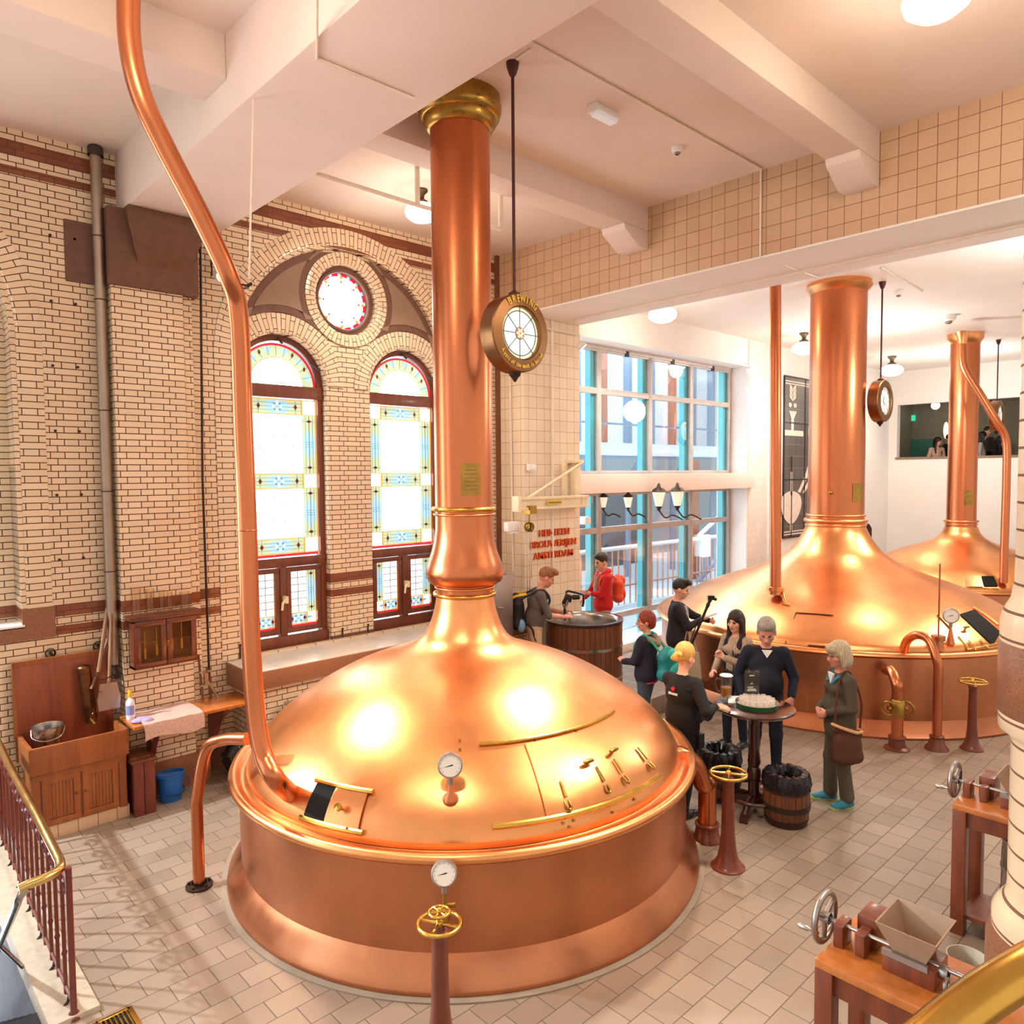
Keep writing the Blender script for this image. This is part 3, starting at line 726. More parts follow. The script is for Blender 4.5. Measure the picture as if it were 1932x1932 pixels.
# small sliding hatch at the left
def hatch_small(K, D, px, tag_=True):
    (aA, zA), (aB, zB), (aC, zC), (aD, zD) = [D.hit(*p) for p in px]     # top-left, top-right, bottom-right, bottom-left
    zt, zb = (zA + zB) / 2, (zC + zD) / 2; a0, a1 = (aA + aD) / 2, (aB + aC) / 2
    am = a0 + (a1 - a0) * .42
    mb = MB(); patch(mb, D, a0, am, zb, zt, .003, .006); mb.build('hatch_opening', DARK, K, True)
    mb = MB(); patch(mb, D, am, a1, zb, zt, .008, .014); door = mb.build('hatch_door', COPPER, K, True)
    p, n = D.at((am + a1) / 2 - (a1 - a0) * .03, (zt + zb) / 2, .02)
    mb = MB(); mb.tube([p, p + n * .05, p + n * .055, p + n * .075, p + n * .08], [.012, .012, .028, .028, .005], 16); mb.build('knob', BRASS, K, True)
    for z in (zt, zb):
        mb = MB(); mb.tube([D.at(a0 - (a1 - a0) * .04 + (a1 - a0) * 1.12 * i / 16, z, .015)[0] for i in range(17)], .022, 8)
        mb.build('hatch_rail', BRASS, K, True)
hatch_small(K1, D1, [(605, 1472), (700, 1497), (672, 1572), (572, 1540)])
# big curved sliding hatch at the right
def arcrail(K, D, p0, p1, r, z=None, name='hatch_rail', m=None, over=0.0):
    a0, z0 = D.hit(*p0); a1, z1 = D.hit(*p1)
    zz = (z0 + z1) / 2 if z is None else z
    mb = MB(); mb.tube([D.at(a0 + (a1 - a0) * (i / 32 * (1 + over)), zz, .012)[0] for i in range(33)], r, 8); mb.build(name, m or BRASS, K, True)
    return a0, a1, zz
ta0, ta1, tz = arcrail(K1, D1, (905, 1413), (1150, 1338), .016)
ba0, ba1, bz = arcrail(K1, D1, (928, 1563), (1240, 1462), .024)
LSEAM = mat('seam_dark_copper', '#6b3a1e', .4, .8)
def seam(K, D, a, z0, z1, r=.003):
    mb = MB(); mb.tube([D.at(a, z0 + (z1 - z0) * i / 12, .002)[0] for i in range(13)], r, 6); mb.build('seam', LSEAM, K, True)
for px in ((1010, 1400), (1080, 1372)):
    a, _ = D1.hit(*px); seam(K1, D1, a, bz, tz)
mb = MB(); aL, _ = D1.hit(1015, 1480); aR, _ = D1.hit(1140, 1430); patch(mb, D1, aL, aR, bz + .02, tz - .02, .003, .01, 16, 10); mb.build('hatch_door', COPPER, K1, True)
def latch(K, D, px, s=1.0):
    q = D.hit(*px)
    if not q: return
    p, n = D.at(q[0], q[1], .012); u = D.at(q[0], q[1] + .03, .012)[0] - p; u.normalize(); t = n.cross(u)
    mb = MB(); mb.tube([p + u * .11 * s, p + u * .02 * s + n * .012], [.009, .012], 8); mb.tube([p + t * .016, p - u * .05 + t * .02 + n * .01, p - u * .065 + n * .012, p - u * .05 - t * .02 + n * .01, p - t * .016], .008, 8)
    mb.build('latch', BRASSD, K, True)
for px in ((1068, 1512), (1140, 1482), (1175, 1465), (1222, 1440)): latch(K1, D1, px, 1.3)
def dknob(K, D, px):
    q = D.hit(*px); p, n = D.at(q[0], q[1], 0)
    t = n.cross(Vector((0, 0, 1))).normalized()
    mb = MB(); mb.tube([p, p + n * .05], .012, 10); mb.tube([p + n * .05 - t * .045, p + n * .055, p + n * .05 + t * .045], [.012, .018, .012], 10); mb.build('knob', BRASSD, K, True)
for px in ((1105, 1443), (1152, 1422)): dknob(K1, D1, px)
for px in ((868, 1398), (868, 1415), (1074, 1560), (1062, 1553), (1082, 1548), (1155, 1532), (1196, 1508)):
    q = D1.hit(*px)
    if q:
        p, n = D1.at(q[0], q[1], 0); mb = MB(); mb.tube([p, p + n * .012], .011, 8); mb.build('rivet', BRASSD, K1, True)
# thermometer on the dome
q = D1.hit(850, 1506); p, n = D1.at(q[0], q[1], 0)
mb = MB(); mb.tube([p - n * .01, p + Vector((0, 0, .015)), p + Vector((0, 0, .04)), p + Vector((0, 0, .16))], [.06, .05, .025, .017], 16); mb.build('gauge_stem', COPPER2, K1, True)
gauge(K1, p + Vector((-.0, -.0, .235)), Vector((-.72, -.78, .12)), .088)
# name plate on the chimney
q0 = fd(893, 905, 6.52); ap = math.atan2(q0.y - C1[1], q0.x - C1[0])
Dc = Dome(C1, [(.274, 3.0), (.274, 6.9)])
mb = MB(); patch(mb, Dc, ap - .32, ap + .36, 3.31, 3.6, .002, .006); mb.build('name_plate', BRASSD, K1, True)
mb = MB()
for k in range(6): patch(mb, Dc, ap - .22 + .03 * (k % 2), ap + .24, 3.36 + .035 * k, 3.366 + .035 * k, .008, .002, 8, 1)
mb.build('plate_engraving', STONE, K1, True)

# kettle 2 (hall) and kettle 3 (far)
C2 = (12.5, 5.3)
tank2 = [(2.86, 1.08), (2.87, .8), (2.87, .5), (2.86, .2)]
dome2 = [(2.78, 1.1), (2.7, 1.2), (2.35, 1.42), (1.9, 1.62), (1.4, 1.8), (1.0, 1.98), (.75, 2.15), (.6, 2.33), (.5, 2.5), (.455, 2.64)]
rim2 = [(2.77, 1.1), (2.8, 1.07), (2.86, 1.09), (2.9, 1.12), (2.94, 1.11), (2.955, 1.07), (2.93, 1.04), (2.86, 1.03)]
chim2 = [(.455, 2.6), (.445, 2.8), (.44, 4.0), (.44, 6.6)]
K2, D2 = kettle('broad copper brew kettle in the bright hall behind the visitors', C2, tank2, dome2, chim2, [(2.68, .47, .035, COPPER), (2.77, .452, .018, COPPER), (2.6, .47, .015, COPPER)],
    ([(.44, 6.45), (.46, 6.47), (.5, 6.52), (.52, 6.55), (.5, 6.58), (.5, 6.62)], COPPER), rim2, 2.86)
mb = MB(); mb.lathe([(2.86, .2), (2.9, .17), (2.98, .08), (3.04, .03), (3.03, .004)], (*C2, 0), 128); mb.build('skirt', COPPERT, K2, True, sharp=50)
def safe(f, *a):
    try: return f(*a)
    except Exception: return None
# open black hatch with doors at the right of kettle 2
def pxpatch(K, D, quad, off, m, name, n=10):
    G = []
    for j in range(n + 1):
        v = j / n; row = []
        for i in range(n + 1):
            u = i / n
            x = (quad[0][0] * (1 - u) + quad[1][0] * u) * (1 - v) + (quad[3][0] * (1 - u) + quad[2][0] * u) * v
            y = (quad[0][1] * (1 - u) + quad[1][1] * u) * (1 - v) + (quad[3][1] * (1 - u) + quad[2][1] * u) * v
            h = D.hit(x, y)
            if not h: return
            row.append(D.at(h[0], h[1], off)[0])
        G.append(row)
    mb = MB(); mb.grid(G); mb.build(name, m, K, True, recalc=False)
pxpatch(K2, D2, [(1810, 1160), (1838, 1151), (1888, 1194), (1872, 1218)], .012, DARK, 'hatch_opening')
def rail_px(K, D, pts, r, m=None, name='hatch_rail'):
    P = [D.hit(*p) for p in pts]; P = [D.at(*x, .012)[0] for x in P if x]
    if len(P) > 1:
        mb = MB(); mb.tube(bez(P, 5), r, 8); mb.build(name, m or BRASSD, K, True)
rail_px(K2, D2, [(1823, 1227), (1850, 1222), (1882, 1215)], .018); rail_px(K2, D2, [(1836, 1147), (1860, 1163), (1882, 1180)], .02, COPPER)
rail_px(K2, D2, [(1808, 1202), (1824, 1226)], .012); rail_px(K2, D2, [(1768, 1162), (1795, 1190)], .01, LSEAM, 'seam')
rail_px(K2, D2, [(1502, 1157), (1572, 1162)], .008, LSEAM, 'seam'); rail_px(K2, D2, [(1502, 1157), (1482, 1214)], .008, LSEAM, 'seam')
rail_px(K2, D2, [(1486, 1220), (1530, 1226), (1572, 1229)], .02, COPPERT); rail_px(K2, D2, [(1525, 1218), (1562, 1221)], .012, LSEAM, 'seam')
for px in ((1833, 1220), (1856, 1217)): safe(latch, K2, D2, px, .8)
safe(dknob, K2, D2, (1820, 1188))
q = D2.hit(1793, 1215)
if q:
    p, n = D2.at(q[0], q[1], 0)
    mb = MB(); mb.tube([p, p + Vector((0, 0, .03)), p + Vector((0, 0, .22)), p + Vector((0, 0, .3))], [.06, .05, .015, .012], 12); mb.build('gauge_stem', COPPER2, K2, True)
    gauge(K2, p + Vector((0, 0, .38)), Vector((-.85, -.5, .1)), .1)
q = D2.hit(1770, 1226)
if q:
    p, n = D2.at(q[0], q[1], 0)
    mb = MB(); mb.tube([p, p + Vector((0, 0, .12)), p + Vector((0, 0, .125)), p + Vector((0, 0, .19))], [.07, .06, .085, .085], 16); mb.build('socket', COPPERT, K2, True)
    mb = MB(); mb.cyl(p + Vector((0, 0, .18)), p + Vector((0, 0, 1.15)), .011, 8); mb.build('dip_rod', COPPER2, K2, True)
q = fd(1567, 930, 11.98); mb = MB(); mb.ell(q, .03); mb.build('knob', BRASSD, K2, True)
q0 = fd(1622, 930, 12.0); ap = math.atan2(q0.y - C2[1], q0.x - C2[0]); Dc = Dome(C2, [(.442, 2.6), (.442, 6.5)])
mb = MB(); patch(mb, Dc, ap - .25, ap + .3, 3.0, 3.3, .003, .006); mb.build('name_plate', BRASSD, K2, True)

C3 = (19.3, 5.28)
tank3 = [(2.25, 1.0), (2.27, .6), (2.25, .2)]
dome3 = [(2.2, 1.02), (2.12, 1.12), (1.8, 1.38), (1.35, 1.6), (.9, 1.76), (.6, 1.88), (.42, 2.02), (.33, 2.2)]
rim3 = [(2.19, 1.02), (2.21, .99), (2.26, 1.02), (2.31, 1.02), (2.33, .98), (2.3, .95), (2.25, .94)]
K3, D3 = kettle('farthest copper brew kettle beside the tiled column with slanting pipe', C3, tank3, dome3, [(.32, 2.15), (.305, 2.4), (.3, 4), (.3, 6.55)], [(2.33, .33, .03, COPPER), (2.26, .325, .015, COPPER)],
    ([(.3, 6.4), (.32, 6.43), (.37, 6.5), (.37, 6.62)], COPPER), rim3, 2.25)
mb = MB(); mb.lathe([(2.25, .2), (2.3, .15), (2.42, .03), (2.41, .004)], (*C3, 0), 96); mb.build('skirt', COPPERT, K3, True, sharp=50)
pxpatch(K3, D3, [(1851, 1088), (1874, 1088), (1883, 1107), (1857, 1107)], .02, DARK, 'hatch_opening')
pxpatch(K3, D3, [(1822, 1087), (1850, 1088), (1856, 1108), (1823, 1108)], .02, COPPERT, 'hatch_door')
rail_px(K3, D3, [(1822, 1110), (1884, 1112)], .02)
q0 = fd(1836, 940, 16.6); ap = math.atan2(q0.y - C3[1], q0.x - C3[0]); Dc = Dome(C3, [(.302, 2.6), (.302, 6.3)])
mb = MB(); patch(mb, Dc, ap - .3, ap + .3, 2.7, 3.05, .003, .006); mb.build('name_plate', BRASSD, K3, True)

# ------------------------------------------------------------------ copper pipes and valves
def flange(mb, p, r, h=.05): mb.lathe([(r, 0), (r, h * .25), (r * .8, h * .5), (r * .6, h)], p, 24)
# tall inlet pipe bending from the ceiling down to the dome
t = thing('copper_inlet_pipe', 'tall bent copper pipe from the ceiling down into the nearest kettle', 'pipe', D1.at(*D1.hit(548, 1497))[0])
q = D1.hit(548, 1497); end, n = D1.at(*q)
cA = fd(490, 1330, 5.35)
base_x = fd(474, 1250, 5.35)
col = [Vector((base_x.x, base_x.y, z)) for z in (2.0, 3.0, 4.0, 4.55)]
lowp = [end, end + (fd(520, 1470, 5.25) - end), fd(497, 1425, 5.3), fd(483, 1350, 5.34)]
up = [fd(431, 520, 5.2), fd(380, 410, 5.05), fd(310, 275, 4.85), fd(265, 175, 4.7), fd(244, 70, 4.62), fd(243, -60, 4.55)]
mid = [fd(473, 1200, 5.35), fd(467, 1000, 5.36), fd(459, 800, 5.36), fd(451, 600, 5.33)]
mb = MB(); mb.tube(bez(lowp + mid + up, 8), .068, 24); mb.build('pipe', COPPER2, t, True)
mb = MB(); mb.ring(tuple(fd(467, 1000, 5.36)), .068, .006, 32, 8); mb.build('joint', COPPERT, t, True)
mb = MB(); pc = fd(447, 540, 5.29); mb.ring(tuple(pc), .072, .007, 32, 8); mb.tube([pc + Vector((.05, -.05, 0)), pc + Vector((.08, -.075, .02))], .012); mb.build('clamp', IROND, t, True)
mb = MB(); mb.cyl(fd(470, 528, 5.32), fd(479, 155, 5.5), .008, 8); mb.box(fd(479, 153, 5.5), (.05, .05, .01)); mb.build('hanger_rod', CREAMP, t, True)
# overflow pipe at the left
b = fz(376, 1672); t = thing('overflow_pipe', 'slim arched copper pipe on the floor left of the nearest kettle', 'pipe', b)
topz = 0.93; kx = fd(468, 1397, 5.75)
pts = [b, b + Vector((0, 0, .5)), b + Vector((0, 0, .72)), fd(371, 1460, 6.1), fd(388, 1418, 6.05), fd(420, 1396, 5.95), fd(468, 1394, 5.8)]
mb = MB(); mb.tube([b, b + Vector((0, 0, .6))] + bez([b + Vector((0, 0, .75))] + pts[4:], 8), .048, 20); mb.build('pipe', COPPER2, t, True)
mb = MB(); mb.lathe([(.11, 0), (.11, .018), (.06, .022), (.06, .04)], b, 24)
for k in range(5): mb.cyl(b + Vector((.085 * math.cos(k * 1.257), .085 * math.sin(k * 1.257), .015)), b + Vector((.085 * math.cos(k * 1.257), .085 * math.sin(k * 1.257), .04)), .013, 6)
mb.build('flange', IROND, t, True)
# thick outlet pipe at the right of kettle 1
b = fz(1334, 1583); t = thing('outlet_pipe', 'thick arched copper outlet pipe between nearest kettle and brass handwheel', 'pipe', b)
mb = MB(); mb.tube([b + Vector((0, 0, .1)), b + Vector((0, 0, .45))] + bez([b + Vector((0, 0, .55)), fd(1326, 1478, 6.95), fd(1310, 1442, 6.85), fd(1280, 1425, 6.75), fd(1255, 1432, 6.7)], 8), .085, 24); mb.build('pipe', COPPER2, t, True)
mb = MB(); mb.lathe([(.14, 0), (.138, .02), (.115, .05), (.105, .13), (.115, .14), (.115, .16), (.09, .17)], b, 28); mb.build('flange', IRON, t, True)
# hand wheels on trumpet pedestals
def handwheel(mb, p, R, r, spokes=4, hub=.028, M=None):
    mb.ring(p, R, r, 48, 10, 'Z', M)
    for k in range(spokes):
        a = k * 2 * PI / spokes + .5; c = Vector(p)
        mb.tube([c, c + Vector((R * .5 * math.cos(a), R * .5 * math.sin(a), 0)), c + Vector((R * math.cos(a), R * math.sin(a), 0))], [r * 1.1, r * .7, r * .9], 8, M)
    mb.lathe([(hub, -.03), (hub, .01), (hub * .6, .025), (.001, .03)], p, 16, M)
def valve(label, p, h, R, s=1.0, wheel2=False):
    t = thing('valve_stand', label, 'valve', p, 0, 'valve stands')
    mb = MB(); mb.lathe([(.15 * s, 0), (.148 * s, .012), (.125 * s, .03), (.095 * s, .08), (.075 * s, .16), (.06 * s, .3), (.05 * s, h - .12), (.052 * s, h - .08), (.06 * s, h - .07), (.06 * s, h - .05), (.04 * s, h - .04), (.03, h - .01)], p, 32); mb.build('pedestal', IRON, t, True)
    mb = MB(); handwheel(mb, (p[0], p[1], h), R, .013); mb.build('handwheel', BRASS, t, True)
    if wheel2:
        mb = MB(); mb.cyl((p[0], p[1], h), (p[0], p[1], h + .07), .014, 12); handwheel(mb, (p[0], p[1], h + .07), R * .48, .01, 6, .02); mb.build('small_handwheel', BRASS, t, True)
    return t
pv = fd(829, 1742, 4.42); valve('brass double handwheel on maroon stand in front of the nearest kettle', (pv.x, pv.y, 0), pv.z, .128, .95, True)
pv = fz(1373, 1635); valve('four spoke brass handwheel stand right of the thick outlet pipe', (pv.x, pv.y, 0), .845, .155)
pv = fz(1833, 1413); valve('small handwheel stand close to the tiled column', (pv.x, pv.y, 0), .86, .155, .9)
# pressure gauge in front of the tank
pg = fd(838, 1648, 4.62); t = thing('pressure_gauge', 'round white pressure gauge on a stalk before the copper tank', 'gauge', (pg.x, pg.y, 0))
gauge(t, pg, Vector((-.70, -.68, .25)), .082, 'gauge_body')
mb = MB(); mb.tube([(pg.x, pg.y, 0), (pg.x, pg.y, pg.z - .32), (pg.x, pg.y, pg.z - .3), (pg.x, pg.y, pg.z - .1)], [.02, .02, .013, .013], 10); mb.lathe([(.028, pg.z - .3), (.034, pg.z - .27), (.028, pg.z - .24)], (pg.x, pg.y, 0), 8); mb.tube([Vector((pg.x, pg.y, pg.z - .21)), Vector((pg.x + .05, pg.y - .05, pg.z - .2))], .014, 8); mb.build('stopcock', BRASSD, t, True)
# kettle 2 pipes
b = fd(1463, 1115, 11.2); t = thing('hall_inlet_pipe', 'straight copper pipe rising from the hall kettle to the lintel', 'pipe', b)
mb = MB(); mb.cyl(fd(1463, 1118, 11.2), fd(1463, 520, 11.2), .083, 20); mb.build('pipe', COPPER2, t, True)
mb = MB(); mb.lathe([(.1, -.05), (.1, .0), (.12, .01), (.12, .06), (.09, .07)], b, 24)
q = fd(1463, 1150, 11.0); mb.tube(bez([b + Vector((.1, -.06, .02)), fd(1478, 1122, 11.1), fd(1481, 1135, 11.0), fd(1486, 1141, 10.95)], 6), .022, 10); mb.box(fd(1486, 1141, 10.95), (.12, .12, .03)); mb.build('pipe_foot', COPPER, t, True)
b = fz(1692, 1413); t = thing('drain_valve_pipe', 'short bent copper pipe with brass clamp valve at the hall kettle', 'pipe', b)
mb = MB(); mb.tube([b, b + Vector((0, 0, .55))] + bez([b + Vector((0, 0, .75)), fd(1692, 1290, 9.25), fd(1684, 1268, 9.4), fd(1672, 1263, 9.6)], 7), .07, 18); mb.build('pipe', COPPER2, t, True)
mb = MB(); mb.lathe([(.15, 0), (.145, .02), (.1, .04), (.09, .13), (.105, .14), (.105, .16), (.07, .17)], b, 24); mb.build('flange', IRON, t, True)
mb = MB(); c = b + Vector((0, 0, .52)); mb.lathe([(.085, -.1), (.09, -.05), (.09, .1), (.075, .12)], c, 20)
rv = Vector((.686, -.728, 0))
for s_ in (-1, 1):
    mb.ring(tuple(c + rv * .11 * s_), .085, .016, 24, 8, 'X', None); mb.tube([c, c + rv * .12 * s_], .03, 10)
mb.build('clamp_valve', BRASSD, t, True)
b = fz(1767, 1413); t = thing('gooseneck_pipe', 'tall gooseneck copper pipe curving onto the hall kettle dome', 'pipe', b)
mb = MB(); mb.tube([b, b + Vector((0, 0, .8))] + bez([b + Vector((0, 0, 1.05)), fd(1766, 1240, 9.25), fd(1752, 1207, 9.35), fd(1730, 1198, 9.5), fd(1712, 1208, 9.7), fd(1704, 1228, 9.8)], 7), .055, 18); mb.build('pipe', COPPER2, t, True)
mb = MB(); mb.lathe([(.14, 0), (.135, .02), (.1, .06), (.075, .14), (.085, .15), (.085, .17), (.055, .18)], b, 24); mb.build('flange', IRON, t, True)
# kettle 3 slanting pipe
p0 = fd(1816, 632, 15.4); t = thing('slanting_pipe', 'slanting copper pipe crossing in front of the farthest chimney', 'pipe', p0)
mb = MB(); mb.tube(bez([fd(1816, 625, 15.3), fd(1816, 660, 15.3), fd(1820, 695, 15.3), fd(1850, 745, 15.2), fd(1880, 795, 15.1), fd(1898, 830, 15.1), fd(1899, 900, 15.1), fd(1896, 1000, 15.1), fd(1893, 1100, 15.1)], 6), .075, 14); mb.build('pipe', COPPER2, t, True)
mb = MB(); mb.tube([fd(1816, 650, 15.3), fd(1816, 640, 15.3), fd(1816, 627, 15.3)], [.075, .09, .15], 16); mb.build('collar', COPPER, t, True)
# ------------------------------------------------------------------ lamps, signs, ceiling fittings
GLOBE = glow('opal_globe_lit', '#fff3dc', 4.0)
def pendant(label, top, s=1.0):
    t = thing('schoolhouse_lamp', label, 'lamp', top, 0, 'opal ceiling lamps')
    x, y, z = top
    mb = MB(); mb.lathe([(.075 * s, 0), (.075 * s, -.02 * s), (.035 * s, -.06 * s), (.03 * s, -.1 * s), (.07 * s, -.13 * s), (.075 * s, -.16 * s)], top, 24); mb.build('lamp_fitter', mat('bronze_fitter', '#5a4a36', .4, .6), t, True)
    mb = MB(); mb.lathe([(.06 * s, -.15 * s), (.1 * s, -.165 * s), (.17 * s, -.2 * s), (.195 * s, -.25 * s), (.18 * s, -.3 * s), (.12 * s, -.345 * s), (.05 * s, -.36 * s), (.001, -.362 * s)], top, 32); mb.build('lamp_globe', GLOBE, t, True)
    return t
pl = fz(790, 362, ZC - .0)
LAMPS = [Vector(fz(795, 358, ZC)), Vector(fz(1770, -85, ZC)), Vector(fz(1517, 628, ZH)), Vector(fz(1683, 672, ZH)), Vector(fz(1250, 558, ZH))]
LB = ['lit opal ceiling lamp partly behind the nearest kettle chimney', 'lit opal ceiling lamp cut by the top edge above the tiled lintel', 'opal ceiling lamp left of the broad hall chimney', 'glowing opal ceiling lamp right of the hall clock sign', 'opal ceiling lamp partly hidden by the lintel over the glass wall']
for p, lb, s in zip(LAMPS, LB, (1.05, 1.1, 1.35, 1.5, 1.3)): pendant(lb, p, s)
def spot(label, p, d, lit=True):
    t = thing('spot_lamp', label, 'spotlight', p, 0, 'white spot lamps'); d = Vector(d).normalized()
    mb = MB(); mb.tube([p - d * .1, p - d * .09, p], [.03, .06, .075], 20); mb.tube([p - d * .07, p - d * .07 + Vector((0, 0, .12)), p - d * .07 + Vector((0, .1, .14))], .014, 8); mb.build('lamp_body', WHITE, t, True)
    mb = MB(); mb.tube([p, p + d * .008], .066, 20); mb.build('lamp_lens', glow('lens_lit', '#fffdf6', 12.0), t, True)
spot('bright little spot lamp beside the bent copper pipe', fy(419, 520, 8.5), (.3, -1, -.35))
spot('white spot lamp at the corner of the lettered pier', fd(1100, 655, 11.6), (.6, -.4, -.7)); spot('white spot lamp on the pilaster right of the glass wall', fd(1416, 700, 16.2), (-.3, -.7, -.6))
# hanging clock-like stained glass signs
SIGNF = metal('sign_bronze', '#8f6a48', .4, .08, 5.0)
OPAL = glow('opal_sign_glass', '#eef4f6', .8); OPALY = glow('opal_yellow', '#efe9c4', .7)
def clocksign(label, c, R, top, words=None):
    t = thing('hanging_sign', label, 'sign', c, 0, 'round hanging signs')
    x, y, z = c; th = .085
    mb = MB(); prof = [(R * .66, -th), (R * .7, -th - .012), (R * .97, -th), (R, -th + .012), (R, th - .012), (R * .97, th), (R * .7, th + .012), (R * .66, th)]
    mb.lathe(prof + [(R * .66, -th)], c, 72, axis='Y'); mb.build('sign_case', SIGNF, t, True, sharp=30)
    mb = MB(); mb.lathe([(R * .69, -th * .7), (.001, -th * .7)], c, 64, axis='Y', mi=1); mb.lathe([(R * .57, -th * .72), (.001, -th * .72)], c, 64, axis='Y', mi=0)
    mb.lathe([(R * .69, th * .7), (.001, th * .7)], c, 48, axis='Y', mi=0)
    mb.build('sign_glass', [OPAL, OPALY], t, True)
    mb = MB(); yf = y - th * .76
    for rr, w in ((R * .67, .006), (R * .57, .006), (R * .15, .006)): mb.ring((x, yf, z), rr, w * .8, 64, 6, 'Y')
    for k in range(8):
        a = k * PI / 4 + PI / 2; mb.tube([(x + R * .15 * math.cos(a), yf, z + R * .15 * math.sin(a)), (x + R * .67 * math.cos(a), yf, z + R * .67 * math.sin(a))], .004, 6)
    mb.build('leading', LEAD, t, True)
    mb = MB(); mb.lathe([(R * .15, -th * .8), (.001, -th * .8)], c, 32, axis='Y')
    mb.build('sign_rosette', glow('rosette_orange', '#d8642c', .7), t, True)
    mb = MB()
    for k in range(12):
        a = k * PI / 6; rr = R * (.06 if k % 2 else .11); mb.ell((x + rr * math.cos(a), y - th * .82, z + rr * math.sin(a)), (.012, .004, .009), 8)
    mb.build('rosette_leaf', glow('rosette_pale', '#f6e3c4', .8), t, True)
    mb = MB(); mb.tube([(x, y, z - R - .075), (x, y, z - R - .04), (x, y, z - R - .02), (x, y, z - R + .01)], [.008, .03, .05, .055], 12); mb.build('finial', IROND, t, True)
    mb = MB(); mb.cyl((x, y, z + R), (x, y, top - .02), .014, 10); mb.lathe([(.014, -.12), (.03, -.1), (.05, -.04), (.055, 0)], (x, y, top), 16); mb.lathe([(.06, -.02), (.05, .03), (.015, .05)], (x, y, z + R - .01), 12); mb.build('hanging_rod', mat('rod_maroon', '#4a211c', .4), t, True)
    if words:
        for body, size, rad, a_mid, step, up in words:
            mb = MB(); n = len(body)
            for i, ch in enumerate(body):
                if ch == ' ': continue
                a = a_mid - (i - (n - 1) / 2) * step * (1 if up else -1)
                vs, fs = textgeo(ch, size, .003, bold=.0)
                rot = a - PI / 2 if up else a + PI / 2
                M = Matrix.Translation((x + rad * math.cos(a), y - th - .013, z + rad * math.sin(a))) @ Matrix.Rotation(PI / 2, 4, 'X') @ Matrix.Rotation(rot, 4, 'Z') @ Matrix.Diagonal((.66, 1, 1, 1))
                mb.add(vs, fs, M)
            mb.build('lettering', glow('gold_letters', '#d8b04a', .25), t, True, recalc=False)
    return t
c1 = fz(967, 118, ZC); cs = Vector((c1.x, c1.y, 0)); 
def zat(px, row, x, y):
    lo, hi = -3.0, 12.0
    for _ in range(50):
        m = (lo + hi) / 2; q = CM @ (Vector((x, y, m)) - CAM)
        if 966 + F * q.y / q.z > row: lo = m
        else: hi = m
    return lo
zc = zat(967, 631, c1.x, c1.y)
clocksign('round bronze sign reading BREWING hanging right of the nearest chimney', (c1.x, c1.y, zc), .325, ZC,
          [('BREWING', .088, .28, PI / 2 - .02, .185, True), ('A part of the mash is boiled', .05, .276, -PI / 2, .07, False)])
c2 = fz(1665, 532, ZH); zc = zat(1665, 757, c2.x, c2.y); clocksign('round bronze sign hanging beside the broad hall chimney', (c2.x, c2.y, zc), .345, ZH)
c3 = fz(1884, 641, ZH); zc = zat(1884, 785, c3.x, c3.y); clocksign('round bronze sign half hidden by the slanting copper pipe', (c3.x, c3.y, zc), .37, ZH)
# emergency light, smoke detectors
p = fz(1140, 206, ZC); t = thing('emergency_light', 'white emergency light box on the ceiling', 'light', p)
mb = MB(); mb.box((p.x, p.y, ZC - .03), (.3, .1, .06)); mb.box((p.x - .165, p.y, ZC - .04), (.03, .12, .08)); mb.build('housing', WHITE, t, True, bevel=.006)
mb = MB(); mb.box((p.x, p.y, ZC - .075), (.28, .085, .05), taper=1.15); mb.build('diffuser', glow('diffuser_soft', '#e9f0f8', .15), t, True, bevel=.006)
def smoke(label, p, z, s=1.0):
    t = thing('smoke_detector', label, 'smoke detector', (p.x, p.y, z), 0, 'smoke detectors')
    mb = MB(); mb.lathe([(.06 * s, 0), (.062 * s, -.02 * s), (.055 * s, -.045 * s), (.03 * s, -.055 * s)], (p.x, p.y, z), 24); mb.build('base', WHITE, t, True)
    mb = MB(); mb.lathe([(.032 * s, -.055 * s), (.032 * s, -.065 * s), (.02 * s, -.075 * s)], (p.x, p.y, z), 16); mb.build('sensor', mat('grey_plastic', '#8c8580', .5), t, True)
smoke('small white smoke detector on the main ceiling right of the emergency light', fz(1278, 278, ZC), ZC); smoke('small white smoke detector by the top of the broad hall chimney', fz(1695, 550, ZH), ZH, 1.2); smoke('white smoke detector on the hall ceiling near the column', fz(1790, 595, ZH), ZH, 2.2)
# thin conduits (each run its own pipe)
def conduit(label, pts, r=.012, m=None):
    mb = MB(); mb.tube(pts, r, 8); o = mb.build('conduit', m or CREAMP); tag(o, label, 'conduit', 'thin painted conduits'); return o
conduit('pale conduit running along the ceiling and down the tiled lintel', [fz(985, 70, ZC - .012), fz(1436, 318, ZC - .012), Vector((XL - .015, fx(1437, 318, XL).y, ZC - .02)), Vector((XL - .015, fx(1437, 318, XL).y, 5.95)), Vector((XL + 1.28, fx(1437, 318, XL).y - .1, 5.92))], .012)
conduit('pale conduit along the lintel soffit', [Vector((XL + .85, 7.9, 5.925)), Vector((XL + .85, .5, 5.925))], .022)
conduit('pale conduit on the pier under the lintel', [fy(1041, 590, YJ - .015), fy(1043, 1090, YJ - .015)], .022)
conduit('thin horizontal pipe across the pier top', [fy(990, 612, YJ - .03), fy(1095, 632, YJ - .03)], .013)
conduit('pale conduit in the corner left of the pier', [fx(962, 700, XL - .02), fx(968, 1080, XL - .02)], .018)
conduit('thin conduit zigzag on the sloped big beam', [fz(598, -40, 6.29), fz(598, 110, 6.29), fz(780, 185, 6.29)], .01)
conduit('pale hung pipe crossing behind the nearest chimney', [fd(596, 318, 8.15), fd(598, 328, 8.15), fd(790, 388, 8.25), fd(945, 433, 8.35)], .025)
